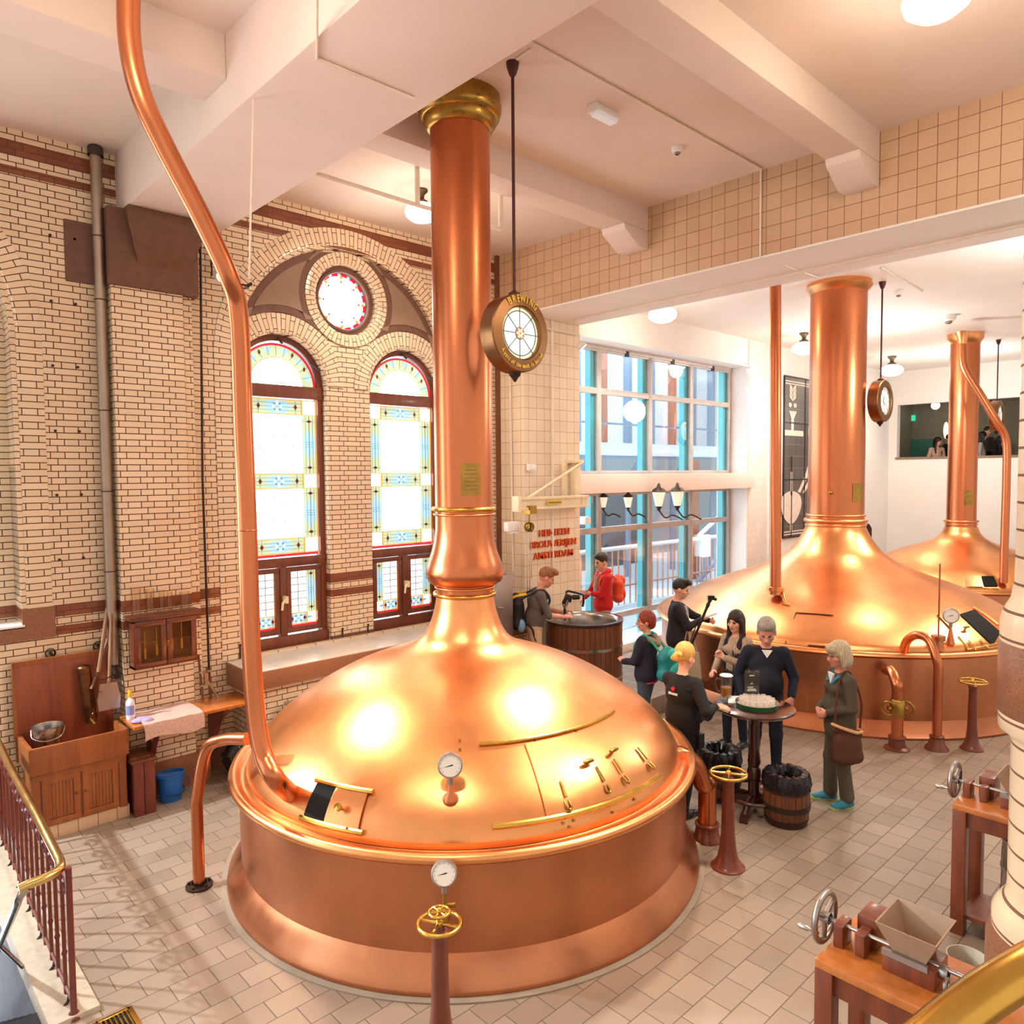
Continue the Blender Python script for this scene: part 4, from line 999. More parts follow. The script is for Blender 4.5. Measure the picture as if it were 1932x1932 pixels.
conduit('square pale drop pipe left of the nearest chimney', [Vector((fd(788, 390, 8.25).x, fd(788, 390, 8.25).y, ZC)), fd(788, 390, 8.25)], .028)
conduit('square pale drop pipe right of the nearest chimney', [Vector((fd(945, 433, 8.35).x, fd(945, 433, 8.35).y, ZC)), fd(945, 433, 8.35)], .028)
conduit('thin dark conduit down the brick pier', [fy(378, 450, 8.64), fy(382, 900, 8.64), fy(396, 1310, 8.64)], .014, IROND)
conduit('short pale wire loop beside the spot lamp', [fy(398, 470, 8.7), fy(400, 520, 8.7)], .01, IROND)
conduit('pale conduit next to the emergency light', [fz(975, 112, ZC - .012), fz(1002, 92, ZC - .012)], .01)
conduit('faint pale conduit on the hall ceiling', [fz(1663, 505, ZH - .012), fz(1740, 550, ZH - .012)], .012)
# drain pipe
t = thing('drain_pipe', 'grey steel drain pipe running down the left brick corner', 'drainpipe', (2.24, 8.62, 1.45))
mb = MB(); mb.cyl((2.24, 8.62, 1.5), (2.24, 8.62, 6.85), .056, 20); mb.build('pipe', metal('zinc', '#a79a8c', .45, .15, 4.0), t, True)
mb = MB()
for z in (6.0, 5.35, 4.2, 3.35, 2.5): mb.ring((2.24, 8.62, z), .058, .006, 24, 6)
mb.lathe([(.075, 0), (.075, .08), (.058, .1)], (2.24, 8.62, 6.82), 20); mb.build('joint', mat('dark_joint', '#4d4038', .5, .4), t, True)
mb = MB(); mb.tube([(2.24, 8.62, 1.52), (2.24, 8.6, 1.42), (2.26, 8.55, 1.36)], .03, 10); mb.build('outlet', IROND, t, True)
# jib crane on the pier
t = thing('wall_crane', 'cream jib crane with chain hoist on the white pier', 'crane', fy(1085, 955, YJ))
q = fy(1078, 870, YJ); zt, zb = 3.72, 2.96
mb = MB(); mb.b2((8.98, YJ - .12, zb), (9.12, YJ, zt)); mb.b2((8.9, YJ - .16, zt - .05), (9.16, YJ, zt)); mb.b2((8.9, YJ - .16, zb - .02), (9.16, YJ, zb + .03)); mb.b2((8.78, YJ - .03, zb), (8.9, YJ, zt - .05)); mb.build('bracket', CREAM, t, True, bevel=.006)
mb = MB(); mb.b2((7.56, YJ - .32, 2.96), (9.1, YJ - .2, 3.0)); mb.b2((7.56, YJ - .28, 2.98), (9.1, YJ - .24, 3.13)); mb.b2((7.56, YJ - .32, 3.11), (9.1, YJ - .2, 3.15)); mb.b2((7.5, YJ - .33, 2.94), (7.56, YJ - .19, 3.17)); mb.b2((8.95, YJ - .3, 2.98), (9.1, YJ - .05, 3.12)); mb.build('jib_beam', CREAM, t, True, bevel=.004)
mb = MB(); mb.tube([(7.75, YJ - .26, 3.13), (9.08, YJ - .2, 3.68)], .022, 10); mb.build('tie_rod', CREAM, t, True)
mb = MB(); mb.b2((7.72, YJ - .35, 2.9), (7.86, YJ - .17, 3.02)); mb.tube([(7.79, YJ - .26, 2.9), (7.79, YJ - .26, 2.78)], .012, 8); mb.lathe([(.06, -.05), (.075, -.03), (.075, .03), (.06, .05)], (7.79, YJ - .26, 2.7), 20, axis='Y'); mb.build('chain_hoist', BRASSD, t, True)
mb = MB()
for dx in (-.05, .0, .04): mb.tube([(7.79 + dx, YJ - .26, 2.68), (7.79 + dx, YJ - .26, 1.75 + dx * 4)], .006, 6)
mb.build('chain', STEEL, t, True)
mb = MB(); mb.b2((8.12, YJ - .326, 3.03), (8.45, YJ - .32, 3.085)); mb.build('load_plate', mat('yellow_label', '#e6c83a', .5), t, True)
mb = MB()
for k in range(9): mb.b2((8.145 + .032 * k, YJ - .33, 3.045), (8.165 + .032 * k, YJ - .325, 3.07))
mb.build('plate_marks', mat('label_ink', '#7a6a20', .6), t, True)
# wall lettering in copper
COPL = metal('letter_copper', '#c4623c', .35, .1)
for body, x, z in (('HEINEKEN', 8.6, 2.555), ('BROUWERIJEN', 8.585, 2.38), ('AMSTERDAM', 8.585, 2.2)):
    vs, fs = textgeo(body, .158, .012, bold=.003)
    xs = [v[0] for v in vs]; wd = max(xs) - min(xs); tw = {'HEINEKEN': .7, 'BROUWERIJEN': 1.06, 'AMSTERDAM': .92}[body]
    mb = MB(); mb.add([(v[0] * tw / wd, v[1] * .95, v[2]) for v in vs], fs, Matrix.Translation((x, YJ - .016, z)) @ Matrix.Rotation(PI / 2, 4, 'X'))
    o = mb.build('wall_lettering', COPL, recalc=False); tag(o, {'HEINEKEN': 'top row of copper wall letters on the white pier', 'BROUWERIJEN': 'middle row of copper wall letters on the white pier', 'AMSTERDAM': 'bottom row of copper wall letters on the white pier'}[body], 'sign', 'copper wall letters')
def dispenser(label, p, w=.22, h=.12, d=.1):
    t = thing('paper_dispenser', label, 'dispenser', p, 0, 'white wall boxes')
    mb = MB(); mb.box((p.x, p.y - d / 2, p.z), (w, d, h)); mb.build('housing', WHITE, t, True, bevel=.015)
    mb = MB(); mb.box((p.x + .02, p.y - d / 2, p.z - h * .62), (w * .7, d * .7, h * .2)); mb.build('paper_slot', PLASTERW, t, True)
dispenser('white wall dispenser left of the hoist chain', fy(961, 993, YJ - .05), .24, .14, .1); dispenser('small grey white box above the crane jib', fy(1000, 882, YJ - .02), .17, .1, .06)
# steel cabinet and frame left of the tub
p = fd(962, 1225, 10.3); t = thing('steel_cabinet', 'brushed steel cabinet under the crane left of grey shirt man', 'cabinet', (p.x, p.y, .55))
q0 = fd(962, 1080, 10.6); cx, cy = q0.x - .22, q0.y + .3
mb = MB(); mb.b2((cx - .45, cy - .28, 1.1), (cx + .3, cy + .3, 2.05)); mb.build('body', STEELB, t, True, bevel=.012)
mb = MB(); mb.b2((cx - .43, cy - .3, 1.14), (cx + .28, cy - .28, 2.0)); d = mb.build('door', STEELB, t, True, bevel=.01)
mb = MB(); mb.tube([(cx - .05, cy - .3, 1.62), (cx - .05, cy - .33, 1.62), (cx + .05, cy - .33, 1.6), (cx + .05, cy - .3, 1.6)], .01, 8); mb.build('handle', STEEL, d, True)
mb = MB(); mb.b2((cx - .3, cy - .2, 2.05), (cx + .25, cy + .25, 2.09)); mb.b2((cx - .4, cy - .1, 2.05), (cx - .1, cy + .2, 2.14)); mb.build('top_tray', STEEL, t, True, bevel=.01)
for dx in (-.43, .28):
    mb = MB(); mb.b2((cx + dx - .02, cy - .28, 0), (cx + dx + .02, cy - .24, 1.1)); mb.build('leg', STEEL, t, True)
    mb = MB(); mb.b2((cx + dx - .02, cy + .24, 0), (cx + dx + .02, cy + .28, 1.1)); mb.build('leg', STEEL, t, True)
mb = MB(); mb.b2((cx - .45, cy - .28, .55), (cx + .3, cy + .28, .6)); mb.build('shelf', STEELB, t, True)
mb = MB(); mb.b2((cx - .25, cy - .32, .02), (cx + .4, cy + .1, .52)); o = mb.build('floor_unit', mat('dark_grey_unit', '#57504b', .5), bevel=.01); tag(o, 'dark grey low unit beneath the steel cabinet', 'cabinet')

# mash tub
TC = fd(1102, 1200, 11.35); TX, TY = TC.x, TC.y; TZ = .25; TR = .585; TH = zat(1102, 1166, TX, TY)
t = thing('mash_tub', 'wood clad round mash tub with steel bands and metal lining', 'tub', (TX, TY, TZ))
mb = MB()
for k in range(44):
    a0, a1 = 2 * PI * k / 44 + .006, 2 * PI * (k + 1) / 44 - .006
    q = [(r * math.cos(a) + TX, r * math.sin(a) + TY) for r, a in ((TR, a0), (TR, a1), (TR - .04, a1), (TR - .04, a0))]
    mb.prism(q, 'Z', TZ, TH - .03)
mb.build('staves', TUBW, t, True)
mb = MB(); mb.lathe([(TR - .012, TZ + .01), (TR - .012, TH - .04)], (TX, TY, 0), 64); mb.build('core', OAKD, t, True)
for z in (TZ + .16, TZ + .62):
    mb = MB(); mb.lathe([(TR + .001, z), (TR + .008, z), (TR + .008, z + .045), (TR + .001, z + .045)], (TX, TY, 0), 64); mb.build('hoop', STEEL, t, True)
mb = MB(); mb.lathe([(TR + .012, TH - .04), (TR + .014, TH), (TR - .05, TH + .005), (TR - .055, TH - .02)], (TX, TY, 0), 64); mb.build('rim', mat('dark_rim', '#33211a', .3, coat=.3), t, True)
mb = MB(); mb.lathe([(TR - .05, TH + .002), (TR - .08, TH - .015), (TR - .1, TH - .06), (TR - .1, TH - .26), (.001, TH - .27)], (TX, TY, 0), 64); mb.build('steel_lining', STEEL, t, True)
mb = MB(); mb.tube([(TX - .42, TY - .45, TZ + .35), (TX - .5, TY - .56, TZ + .35), (TX - .55, TY - .6, TZ + .33)], .02, 8); mb.ring((TX - .5, TY - .56, TZ + .39), .03, .006, 16, 6); mb.build('tap', COPPERT, t, True)
p = Vector((TX, TY, TH)); mb = MB(); e0 = fd(1062, 1140, 11.3); e1 = fd(1076, 1172, 11.25)
mb.tube([e0, e1], .016, 8); mb.tube([e1 - Vector((0, 0, .01)), e1 + Vector((.01, 0, .06))], [.03, .045], 8); o = mb.build('mash_ladle', STONEL); tag(o, 'wooden stirring ladle standing in the mash tub', 'ladle')

# mosaic panel on the hall wall
t = thing('wall_mosaic', 'dark tiled mosaic of brewing vessels behind the broad chimney', 'artwork', (18.9, YP, 3.9))
x0, x1, z0, z1 = fy(1480, 800, YP - .03).x, fy(1480, 800, YP - .03).x + 2.7, 1.83, 5.9
mb = MB(); mb.b2((x0, YP - .03, z0), (x1, YP - .002, z1)); mb.build('panel', tilemat('mosaic_dark', .3, .3, .006, '#4b413b', '#544943', '#8a7f76', .4, 0.0, bump=0), t, True)
CRM = mat('mosaic_cream', '#e4d8c9', .5); BLK = mat('mosaic_line', '#1d1613', .5)
mb = MB(); yy = YP - .036
def fl(pts): mb.prism(pts, 'Y', yy - .004, yy)
def sx(u): return x0 + u * 2.7 / 1.0
fl(rect(sx(0), 4.42, sx(.38), 4.56)); fl(rect(sx(.13), 4.56, sx(.18), 4.85)); fl([(sx(.13), 4.85), (sx(.18), 4.85), (sx(.24), 5.05), (sx(.08), 5.05)])
for k in range(3):
    for s_ in (-1, 1): fl([(sx(.155), 5.3 + .12 * k), (sx(.155 + .06 * s_), 5.38 + .12 * k), (sx(.155 + .07 * s_), 5.5 + .12 * k), (sx(.155 + .01 * s_), 5.42 + .12 * k)])
for s_ in (-1, 1): fl([(sx(.155 + .05 * s_) + .09 * math.cos(a), 5.2 + .06 * math.sin(a)) for a in [k * PI / 6 for k in range(12)]])
fl([(sx(.72) + (.85 if True else 0) * .75 * math.cos(a), 4.55 + (.6 + .18 * math.sin(a)) * math.sin(a)) for a in [k * PI / 14 for k in range(28)]])
fl([(sx(.55), 3.9), (sx(.62), 3.9), (sx(.48), 3.35), (sx(.33), 2.95), (sx(.28), 2.98), (sx(.43), 3.4)])
fl([(sx(.67), 3.9), (sx(.72), 3.9), (sx(.58), 3.3), (sx(.42), 2.93), (sx(.38), 2.95), (sx(.53), 3.35)])
fl(rect(sx(.13), 2.9, sx(.17), 3.5))
fl([(sx(.15) + (.62 + .12 * math.sin(a)) * .95 * math.cos(a) * .95, 2.62 + (.42 - .04 * math.sin(a)) * math.sin(a)) for a in [k * PI / 14 for k in range(28)] if True])
fl([(sx(.15) + .06 * math.cos(a), 2.06 + .15 * math.sin(a)) for a in [k * PI / 8 for k in range(16)]])
for z in (5.78, 5.72): fl(rect(x0, z, x1, z + .03))
for z in (1.95, 1.88): fl(rect(x0, z, x1, z + .03))
mb.build('mosaic_figures', CRM, t, True)
mb = MB(); yy = YP - .042
for u in (.15, .42): mb.b2((sx(u) - .02, yy - .004, z0), (sx(u) + .02, yy, z1 if u > .2 else 3.9))
for z in (4.75, 3.3): mb.b2((x0, yy - .004, z - .015), (x1, yy, z + .015))
mb.b2((x0 - .02, yy - .004, z0 - .03), (x1, yy + .03, z0)); mb.b2((x0 - .02, yy - .004, z1), (x1, yy + .03, z1 + .03)); mb.b2((x0 - .03, yy - .004, z0), (x0, yy + .03, z1)); mb.build('mosaic_lines', BLK, t, True)
mb = MB(); mb.tube([fd(1628, 992, 15), fd(1638, 992, 15), fd(1640, 997, 15), fd(1640, 1040, 15)], .05, 8); o = mb.build('hall_hose', IROND); tag(o, 'dark angled pipe just right of the broad chimney foot', 'pipe')
# inner room: door, exit sign, lights, visitors
p = fx(1738, 860, 28.1); mb = MB(); mb.b2((28.05, p.y - .42, 2.2), (28.2, p.y + .42, 4.6)); o = mb.build('room_door', mat('teal_door', '#3d7a68', .5)); tag(o, 'teal door seen through the inner window', 'door')
p = fx(1718, 789, 28.1); mb = MB(); mb.box(p, (.06, .3, .2)); o = mb.build('exit_sign', glow('exit_green', '#3fd0a0', .9)); tag(o, 'small green exit sign above the teal door', 'sign')
p = fx(1698, 830, 28.1); mb = MB(); mb.b2((28.0, p.y - .3, 2.8), (28.2, p.y + .3, 4.9)); o = mb.build('bright_screen', glow('screen_blue', '#bcd8f2', 1.3)); tag(o, 'tall bright screen left of the teal door', 'screen')
p = fx(1765, 765, 27); mb = MB(); mb.ell(p, .13); o = mb.build('room_spot', glow('lens_lit', '#fffdf6', 6.0)); tag(o, 'white ceiling spot inside the window room', 'light')
p = fx(1785, 812, 27.5); mb = MB(); mb.ell(p, (.08, .08, .28)); o = mb.build('wall_sconce', glow('sconce_warm', '#ffd79a', 3.0)); tag(o, 'warm wall lamp glowing inside the window room', 'light')
# ------------------------------------------------------------------ left corner
t = thing('sink_cabinet', 'old oak sink cabinet with two panelled doors and tall splashback', 'sink', (1.8, 8.4, 0))
X0, X1, YF, YB = 1.37, 2.2, 8.12, 8.68
mb = MB(); mb.b2((X0 + .02, YF + .03, 0), (X1 + .02, YB, .13)); mb.build('tiled_plinth', TILE, t, True, bevel=.006)
mb = MB(); mb.b2((X0 + .02, YF + .03, .13), (X1 - .02, YB - .02, .62)); mb.b2((X0, YF + .02, .12), (X0 + .07, YF + .06, .7)); mb.b2((X1 - .07, YF + .02, .12), (X1, YF + .06, .7)); mb.b2((X0, YF + .01, .6), (X1, YF + .05, .68)); mb.build('body', OAK, t, True, bevel=.005)
mb = MB(); zr = .93
mb.b2((X0 - .02, YF - .02, .67), (X1 + .02, YF + .02, zr)); mb.b2((X0 - .02, YF, .67), (X0 + .02, YB, zr)); mb.b2((X1 - .02, YF, .67), (X1 + .02, YB, zr)); mb.b2((X0, YF, .64), (X1, YB, .7)); mb.build('trough', OAK, t, True, bevel=.006)
mb = MB(); mb.b2((X0 - .03, YB - .03, .66), (X1 + .03, YB + .0, 1.66)); mb.build('splashback', SPLASH, t, True, bevel=.004)
mb = MB(); mb.b2((X0 - .035, YB - .035, 1.62), (X1 + .035, YB + .002, 1.67)); mb.b2((X0 - .04, YB - .035, .9), (X0 - .01, YB, 1.66)); mb.build('splashback_trim', OAK, t, True)
for a, b in ((X0 + .08, (X0 + X1) / 2 - .012), ((X0 + X1) / 2 + .012, X1 - .08)):
    mb = MB(); y = YF + .012
    frame4(mb, a, .14, b, .6, y, y + .02, .055)
    n = 7
    for k in range(n):
        u0 = a + .055 + (b - a - .11) * k / n; u1 = a + .055 + (b - a - .11) * (k + 1) / n - .003; mb.b2((u0, y + .01, .2), (u1, y + .018, .55))
    d = mb.build('door', OAK, t, True, bevel=.002)
    mb = MB(); mb.ell((b - .03 if a < 1.6 else a + .03, y - .008, .4), .014); mb.build('knob', OAKD, d, True)
# copper tap column against the splashback
p = fy(166, 1290, 8.55); t = thing('tap_column', 'dark patinated copper stand pipe tap against the splashback', 'tap', (p.x, 8.55, .93))
mb = MB(); mb.tube([(p.x + .02, 8.55, .95), (p.x, 8.56, 1.2), (p.x - .03, 8.57, 1.52)], [.055, .06, .062], 20); mb.ell((p.x - .03, 8.57, 1.52), (.065, .065, .04)); mb.build('pipe', metal('dark_copper', '#6e4a30', .4, .3, 8.0), t, True)
mb = MB(); mb.tube([(p.x + .01, 8.53, 1.0), (p.x + .0, 8.46, .99), (p.x + .02, 8.44, .95)], .018, 8); mb.ring((p.x + .05, 8.5, 1.02), .04, .006, 20, 6, 'Y'); mb.build('spout', BRASSD, t, True)
# steel bucket in the trough
p = fz(88, 1372, .93); t = thing('steel_bucket', 'shiny steel bucket standing in the old oak trough', 'bucket', (1.55, 8.38, .7))
bx, by = 1.56, 8.36
mb = MB(); mb.lathe([(.085, .71), (.135, 1.0), (.142, 1.005), (.142, 1.012), (.132, 1.012), (.082, .725), (.001, .72)], (bx, by, .05), 36); mb.build('body', STEEL, t, True)
mb = MB(); mb.tube(bez([(bx - .138, by, 1.04), (bx - .14, by - .07, .98), (bx - .05, by - .15, .95), (bx + .08, by - .14, .97), (bx + .14, by - .04, 1.02), (bx + .138, by, 1.04)], 6), .004, 6); mb.build('bail_handle', STEEL, t, True)
# tools leaning in the corner
WSH = woodmat('weathered_handle', '#7a5138', '#a07a58', .6)
def tool(label, name, p0, p1, r, blade=None):
    t = thing(name, label, 'tool', p0, 0, 'tools leaning in the corner')
    mb = MB(); mb.cyl(p0, p1, r, 10); mb.build('shaft', WSH, t, True)
    if blade: blade(t)
pA, pB = fy(186, 1268, 8.5), fy(208, 1110, 8.66)
tool('long wooden mash paddle leaning beside the drain pipe', 'mash_paddle', pA, pB, .02)
pA, pB = fy(205, 1310, 8.42), fy(211, 1140, 8.6)
def shovel_blade(t):
    q = fy(206, 1318, 8.4); mb = MB(); mb.prism([(q.x - .1, 1.08), (q.x + .1, 1.08), (q.x + .11, 1.2), (q.x + .08, 1.36), (q.x - .08, 1.36), (q.x - .11, 1.2)], 'Y', 8.4, 8.415); mb.build('blade', STEELB, t, True)
tool('grain shovel with flat grey blade standing behind the trough', 'grain_shovel', pA, pB, .017, shovel_blade)
pA, pB = fy(172, 1300, 8.5), fy(205, 1200, 8.64)
tool('short wooden rod leaning behind the grain shovel', 'wooden_rod', pA, pB, .013)
mb = MB(); mb.tube(bez([fy(178, 1272, 8.45), fy(190, 1282, 8.42), fy(205, 1278, 8.42), fy(225, 1268, 8.5)], 6), .006, 6); mb.tube([fy(180, 1306, 8.4), fy(226, 1300, 8.42), fy(227, 1330, 8.42)], .006, 6)
o = mb.build('tool_rack_wire', IROND); tag(o, 'thin iron wire loops holding the tools beside the splashback', 'rack')
# wall hooks
for px, lb in (((95, 1232), 'round iron wall hook above the splashback'), ((185, 1218), 'square iron wall bracket near the leaning tools')):
    p = fy(*px, YW - .01); mb = MB(); mb.lathe([(.045, -.03), (.05, -.005), (.035, .015)], p, 14, axis='Y'); mb.tube([p, p + Vector((0, -.06, -.01))], .015, 8); o = mb.build('wall_hook', IROND); tag(o, lb, 'hook')
for (px, py), w in zip(((96, 568), (142, 574), (99, 690), (146, 693), (104, 813), (149, 814), (107, 934), (153, 933), (112, 1056), (157, 1052), (94, 444), (140, 452)), ['second', 'second', 'third', 'third', 'fourth', 'fourth', 'fifth', 'fifth', 'lowest', 'lowest', 'topmost', 'topmost']):
    p = fy(px, py, YW); mb = MB(); mb.cyl(p + Vector((0, .01, 0)), p + Vector((0, -.02, 0)), .014, 8); o = mb.build('wall_peg', IROND)
    tag(o, 'small dark wall peg, %s row, %s column between the left arch and drain pipe' % (w, 'left' if px < 125 else 'right'), 'peg', 'wall pegs in the brick')
# wall cabinet on the pier
t = thing('wall_cabinet', 'mahogany wall cabinet with two glazed doors on the brick pier', 'cabinet', (2.71, 8.4, 1.46))
a, b, y0, y1, z0, z1 = 2.36, 3.01, 8.3, 8.5, 1.46, 1.98
mb = MB(); mb.b2((a, y0 + .02, z0), (b, y1, z0 + .03)); mb.b2((a, y0 + .02, z0), (a + .025, y1, z1)); mb.b2((b - .025, y0 + .02, z0), (b, y1, z1)); mb.b2((a, y1 - .02, z0), (b, y1, z1)); mb.b2((a, y0 + .02, z1 - .03), (b, y1, z1)); mb.build('body', MAHOG, t, True, bevel=.004)
mb = MB(); mb.b2((a - .03, y0 - .01, z1), (b + .03, y1, z1 + .03)); mb.b2((a - .045, y0 - .025, z1 + .03), (b + .045, y1, z1 + .05)); mb.build('cornice', MAHOG, t, True, bevel=.006)
for q0, q1 in ((a + .01, (a + b) / 2 - .004), ((a + b) / 2 + .004, b - .01)):
    mb = MB(); f = .055
    frame4(mb, q0, z0 + .01, q1, z1 - .01, y0, y0 + .02, f)
    d = mb.build('door', MAHOG, t, True, bevel=.004)
    mb = MB(); mb.b2((q0 + f, y0 + .008, z0 + f), (q1 - f, y0 + .012, z1 - f)); mb.build('pane', glassmat('cabinet_glass', '#f2e6d2', .03, fr_=.2), d, True)
mb = MB(); mb.b2((a + .03, y0 + .06, z0 + .26), (b - .03, y1 - .02, z0 + .275)); mb.build('shelf', MAHOG, t, True)
mb = MB(); mb.cyl(((a + b) / 2 + .012, y0 - .012, z0 + .27), ((a + b) / 2 + .012, y0 + .004, z0 + .27), .008, 8); mb.tube([((a + b) / 2 + .012, y0 - .01, z0 + .26), ((a + b) / 2 + .0, y0 - .012, z0 + .22)], .004, 6); mb.build('key', BRASS, t, True)
HYDG = mat('hydrometer_glass', '#d8b95c', .2)
for k, (x, z) in enumerate(((2.48, .0), (2.6, .02), (2.76, .05), (2.86, .05))):
    mb = MB(); mb.tube([(x, y0 + .06, z0 + .1 + z), (x, y0 + .06, z0 + .2 + z), (x, y0 + .06, z0 + .22 + z), (x, y0 + .06, z0 + .4 + z)], [.012, .012, .004, .004], 10)
    o = mb.build('hydrometer', HYDG); tag(o, ['yellow glass hydrometer, first from the left in the wall cabinet', 'yellow glass hydrometer, second from the left in the wall cabinet', 'yellow glass hydrometer, third from the left in the wall cabinet', 'yellow glass hydrometer nearest the right side of the wall cabinet'][k], 'hydrometer', 'hydrometers in the wall cabinet')
CLG = glassmat('clear_glass', '#fbf6ee', .03, fr_=.3)
for k, (x, h, r) in enumerate(((2.42, .3, .05), (2.56, .27, .045), (2.68, .24, .03), (2.76, .22, .03), (2.92, .2, .055))):
    mb = MB(); mb.lathe([(r, 0), (r, h), (r * .9, h), (r * .88, .01), (.001, .01)], (x, y0 + .1, z1 + .05), 20); o = mb.build('glass_cylinder', CLG)
    tag(o, ['tallest clear glass cylinder at the left end of the cabinet top', 'second clear glass cylinder from the left on the cabinet top', 'slim clear glass cylinder in the middle of the cabinet top', 'slim clear glass cylinder right of the middle on the cabinet top', 'wide clear glass jar at the right end of the cabinet top'][k], 'glass', 'glassware on the wall cabinet')
# side shelf with towel, bracket shelf
t = thing('wall_shelf', 'honey coloured wall shelf on dark brackets along the pier', 'shelf', (2.9, 8.3, .95))
mb = MB(); mb.b2((2.24, 7.98, .93), (3.5, 8.5, .965)); mb.build('board', PINE, t, True, bevel=.006)
for x in (2.53, 3.2):
    mb = MB(); mb.prism([(8.5, .93), (8.02, .93), (8.03, .87), (8.2, .78), (8.36, .55), (8.42, .4), (8.5, .38)], 'X', x - .03, x + .03); mb.build('bracket', REDWOOD, t, True, bevel=.004)
TOW = mat('towel_mauve', '#c7a79a', .9, var=.12, vscale=40, bump=.4)
mb = MB(); P = []
prof = [(8.46, .972), (8.3, .973), (8.1, .975), (7.985, .975), (7.972, .965), (7.968, .93), (7.966, .86), (7.967, .8)]
for i in range(19):
    x = 2.33 + .6 * i / 18; P.append([(x + .01 * math.sin(j * 1.3), y + .003 * math.sin(i * 1.1 + j), z + .004 * math.sin(i * .9 + j * .7) + (.02 * math.sin(i * .35) if j > 5 else 0)) for j, (y, z) in enumerate(prof)])
mb.grid(P); mb.grid([[(q[0], q[1] - (.008 if j > 3 else 0), q[2] + .008) for j, q in enumerate(r)] for r in P]); o = mb.build('towel', TOW); tag(o, 'mauve terry towel spread over the wall shelf edge', 'towel')
p = fz(232, 1345, .965)
t = thing('spray_bottle', 'white cleaner bottle with yellow cap on the shelf end', 'bottle', (2.3, 8.3, .965))
mb = MB(); mb.lathe([(.042, 0), (.044, .01), (.044, .17), (.034, .2), (.016, .22), (.016, .235)], (2.3, 8.3, .965), 20); mb.build('bottle', mat('bottle_white', '#e9e4f2', .3), t, True)
mb = MB(); mb.lathe([(.02, .235), (.022, .25), (.016, .3), (.012, .31)], (2.3, 8.3, .965), 16); mb.build('cap', mat('cap_yellow', '#e8b422', .4), t, True)
mb = MB(); mb.lathe([(.0447, .05), (.0447, .15)], (2.3, 8.3, .965), 20, a0=3.2, a1=5.4); mb.build('bottle_label', mat('label_blue', '#8d92c0', .4), t, True)
mb = MB(); mb.ell((2.34, 8.12, .985), (.09, .06, .028), 16); mb.ell((2.39, 8.07, .985), (.06, .05, .03), 14); o = mb.build('cleaning_cloth', mat('cloth_violet', '#a79ac4', .9, bump=.5, vscale=30)); tag(o, 'crumpled violet cleaning cloth beside the white bottle', 'cloth')
# red box and blue bucket
t = thing('wooden_chest', 'narrow red brown wooden locker between sink cabinet and blue bucket', 'locker', (2.4, 8.25, 0))
for x0, x1 in ((2.24, 2.34), (2.345, 2.45)):
    mb = MB(); mb.b2((x0, 8.06, 0), (x1, 8.1, .56)); mb.build('door', REDWOOD, t, True, bevel=.004)
mb = MB(); mb.b2((2.25, 8.09, 0), (2.45, 8.44, .56)); mb.build('body', REDWOOD, t, True)
mb = MB(); mb.b2((2.22, 8.05, .56), (2.47, 8.46, .585)); mb.b2((2.23, 8.1, .585), (2.42, 8.4, .61)); mb.build('top_boards', OAKD, t, True, bevel=.004)
BLUE = mat('blue_plastic', '#1f62b4', .35, var=.05)
p = fz(317, 1517); t = thing('mop_bucket', 'blue plastic mop bucket on the floor by the pier', 'bucket', (2.66, 8.24, 0))
M = Matrix.Translation((2.66, 8.25, 0)) @ Matrix.Diagonal((1, .8, 1, 1))
mb = MB(); mb.lathe([(.105, 0), (.11, .01), (.135, .27), (.148, .275), (.15, .3), (.138, .3), (.13, .27), (.1, .02), (.001, .02)], (0, 0, 0), 28, M); mb.lathe([(.13, .29), (.13, .305), (.001, .3)], (0, 0, 0), 24, M, None, 2.6, 5.8); mb.build('body', BLUE, t, True)
mb = MB(); mb.tube([M @ Vector((.139 * math.cos(a), .139 * math.sin(a), .12 - .04 * math.cos(a * 1.0 + 1.2))) for a in [-2.2 + k * .22 for k in range(12)]] , .006, 6); mb.tube(bez([(2.8, 8.25, .27), (2.83, 8.2, .2), (2.82, 8.16, .12), (2.77, 8.14, .09)], 6), .006, 6); mb.build('bail_handle', mat('dark_blue', '#142a55', .4), t, True)
# bin bag under the shelf, small tools on shelf, stainless counter
mb = MB(); rng = random.Random(3); P = []
for j in range(14):
    z = .5 * j / 13; row = []
    for i in range(24):
        a = 2 * PI * i / 24; r = (.16 * math.sin(min(1, (j + 1.2) / 9) * PI / 2) if j < 9 else .16 - .024 * (j - 8)) * (1 + .12 * math.sin(5 * a + j) + .06 * math.sin(9 * a - 2 * j)); row.append((3.42 + r * math.cos(a), 8.3 + r * math.sin(a) * .8, z))
    P.append(row)
mb.grid(P, closed=True); o = mb.build('bin_bag', mat('black_film', '#1a1614', .25, bump=.6, vscale=18)); tag(o, 'black bin bag slumped under the honey wall shelf', 'bag')
t = thing('bottle_bench_tool', 'old wood and iron capping tool standing on the shelf', 'tool', (3.17, 8.4, .965))
for x, h in ((3.1, .52), (3.19, .36)):
    mb = MB(); mb.cyl((x, 8.44, .965), (x - .03, 8.46, .965 + h), .014, 8); mb.build('post', OAKD, t, True)
mb = MB(); mb.b2((3.07, 8.42, 1.12), (3.2, 8.46, 1.14)); mb.b2((3.07, 8.42, 1.27), (3.2, 8.46, 1.29)); mb.cyl((3.26, 8.42, .965), (3.14, 8.45, 1.2), .014, 8); mb.b2((3.12, 8.42, 1.14), (3.16, 8.46, 1.28)); mb.build('crossbar', STEELB, t, True)
t = thing('steel_counter', 'stainless counter under the granite sill behind the copper inlet pipe', 'counter', (4.4, 7.85, 0))
mb = MB(); mb.b2((3.86, 7.6, .83), (6.4, 8.0, .87)); mb.build('top', STEEL, t, True, bevel=.006)
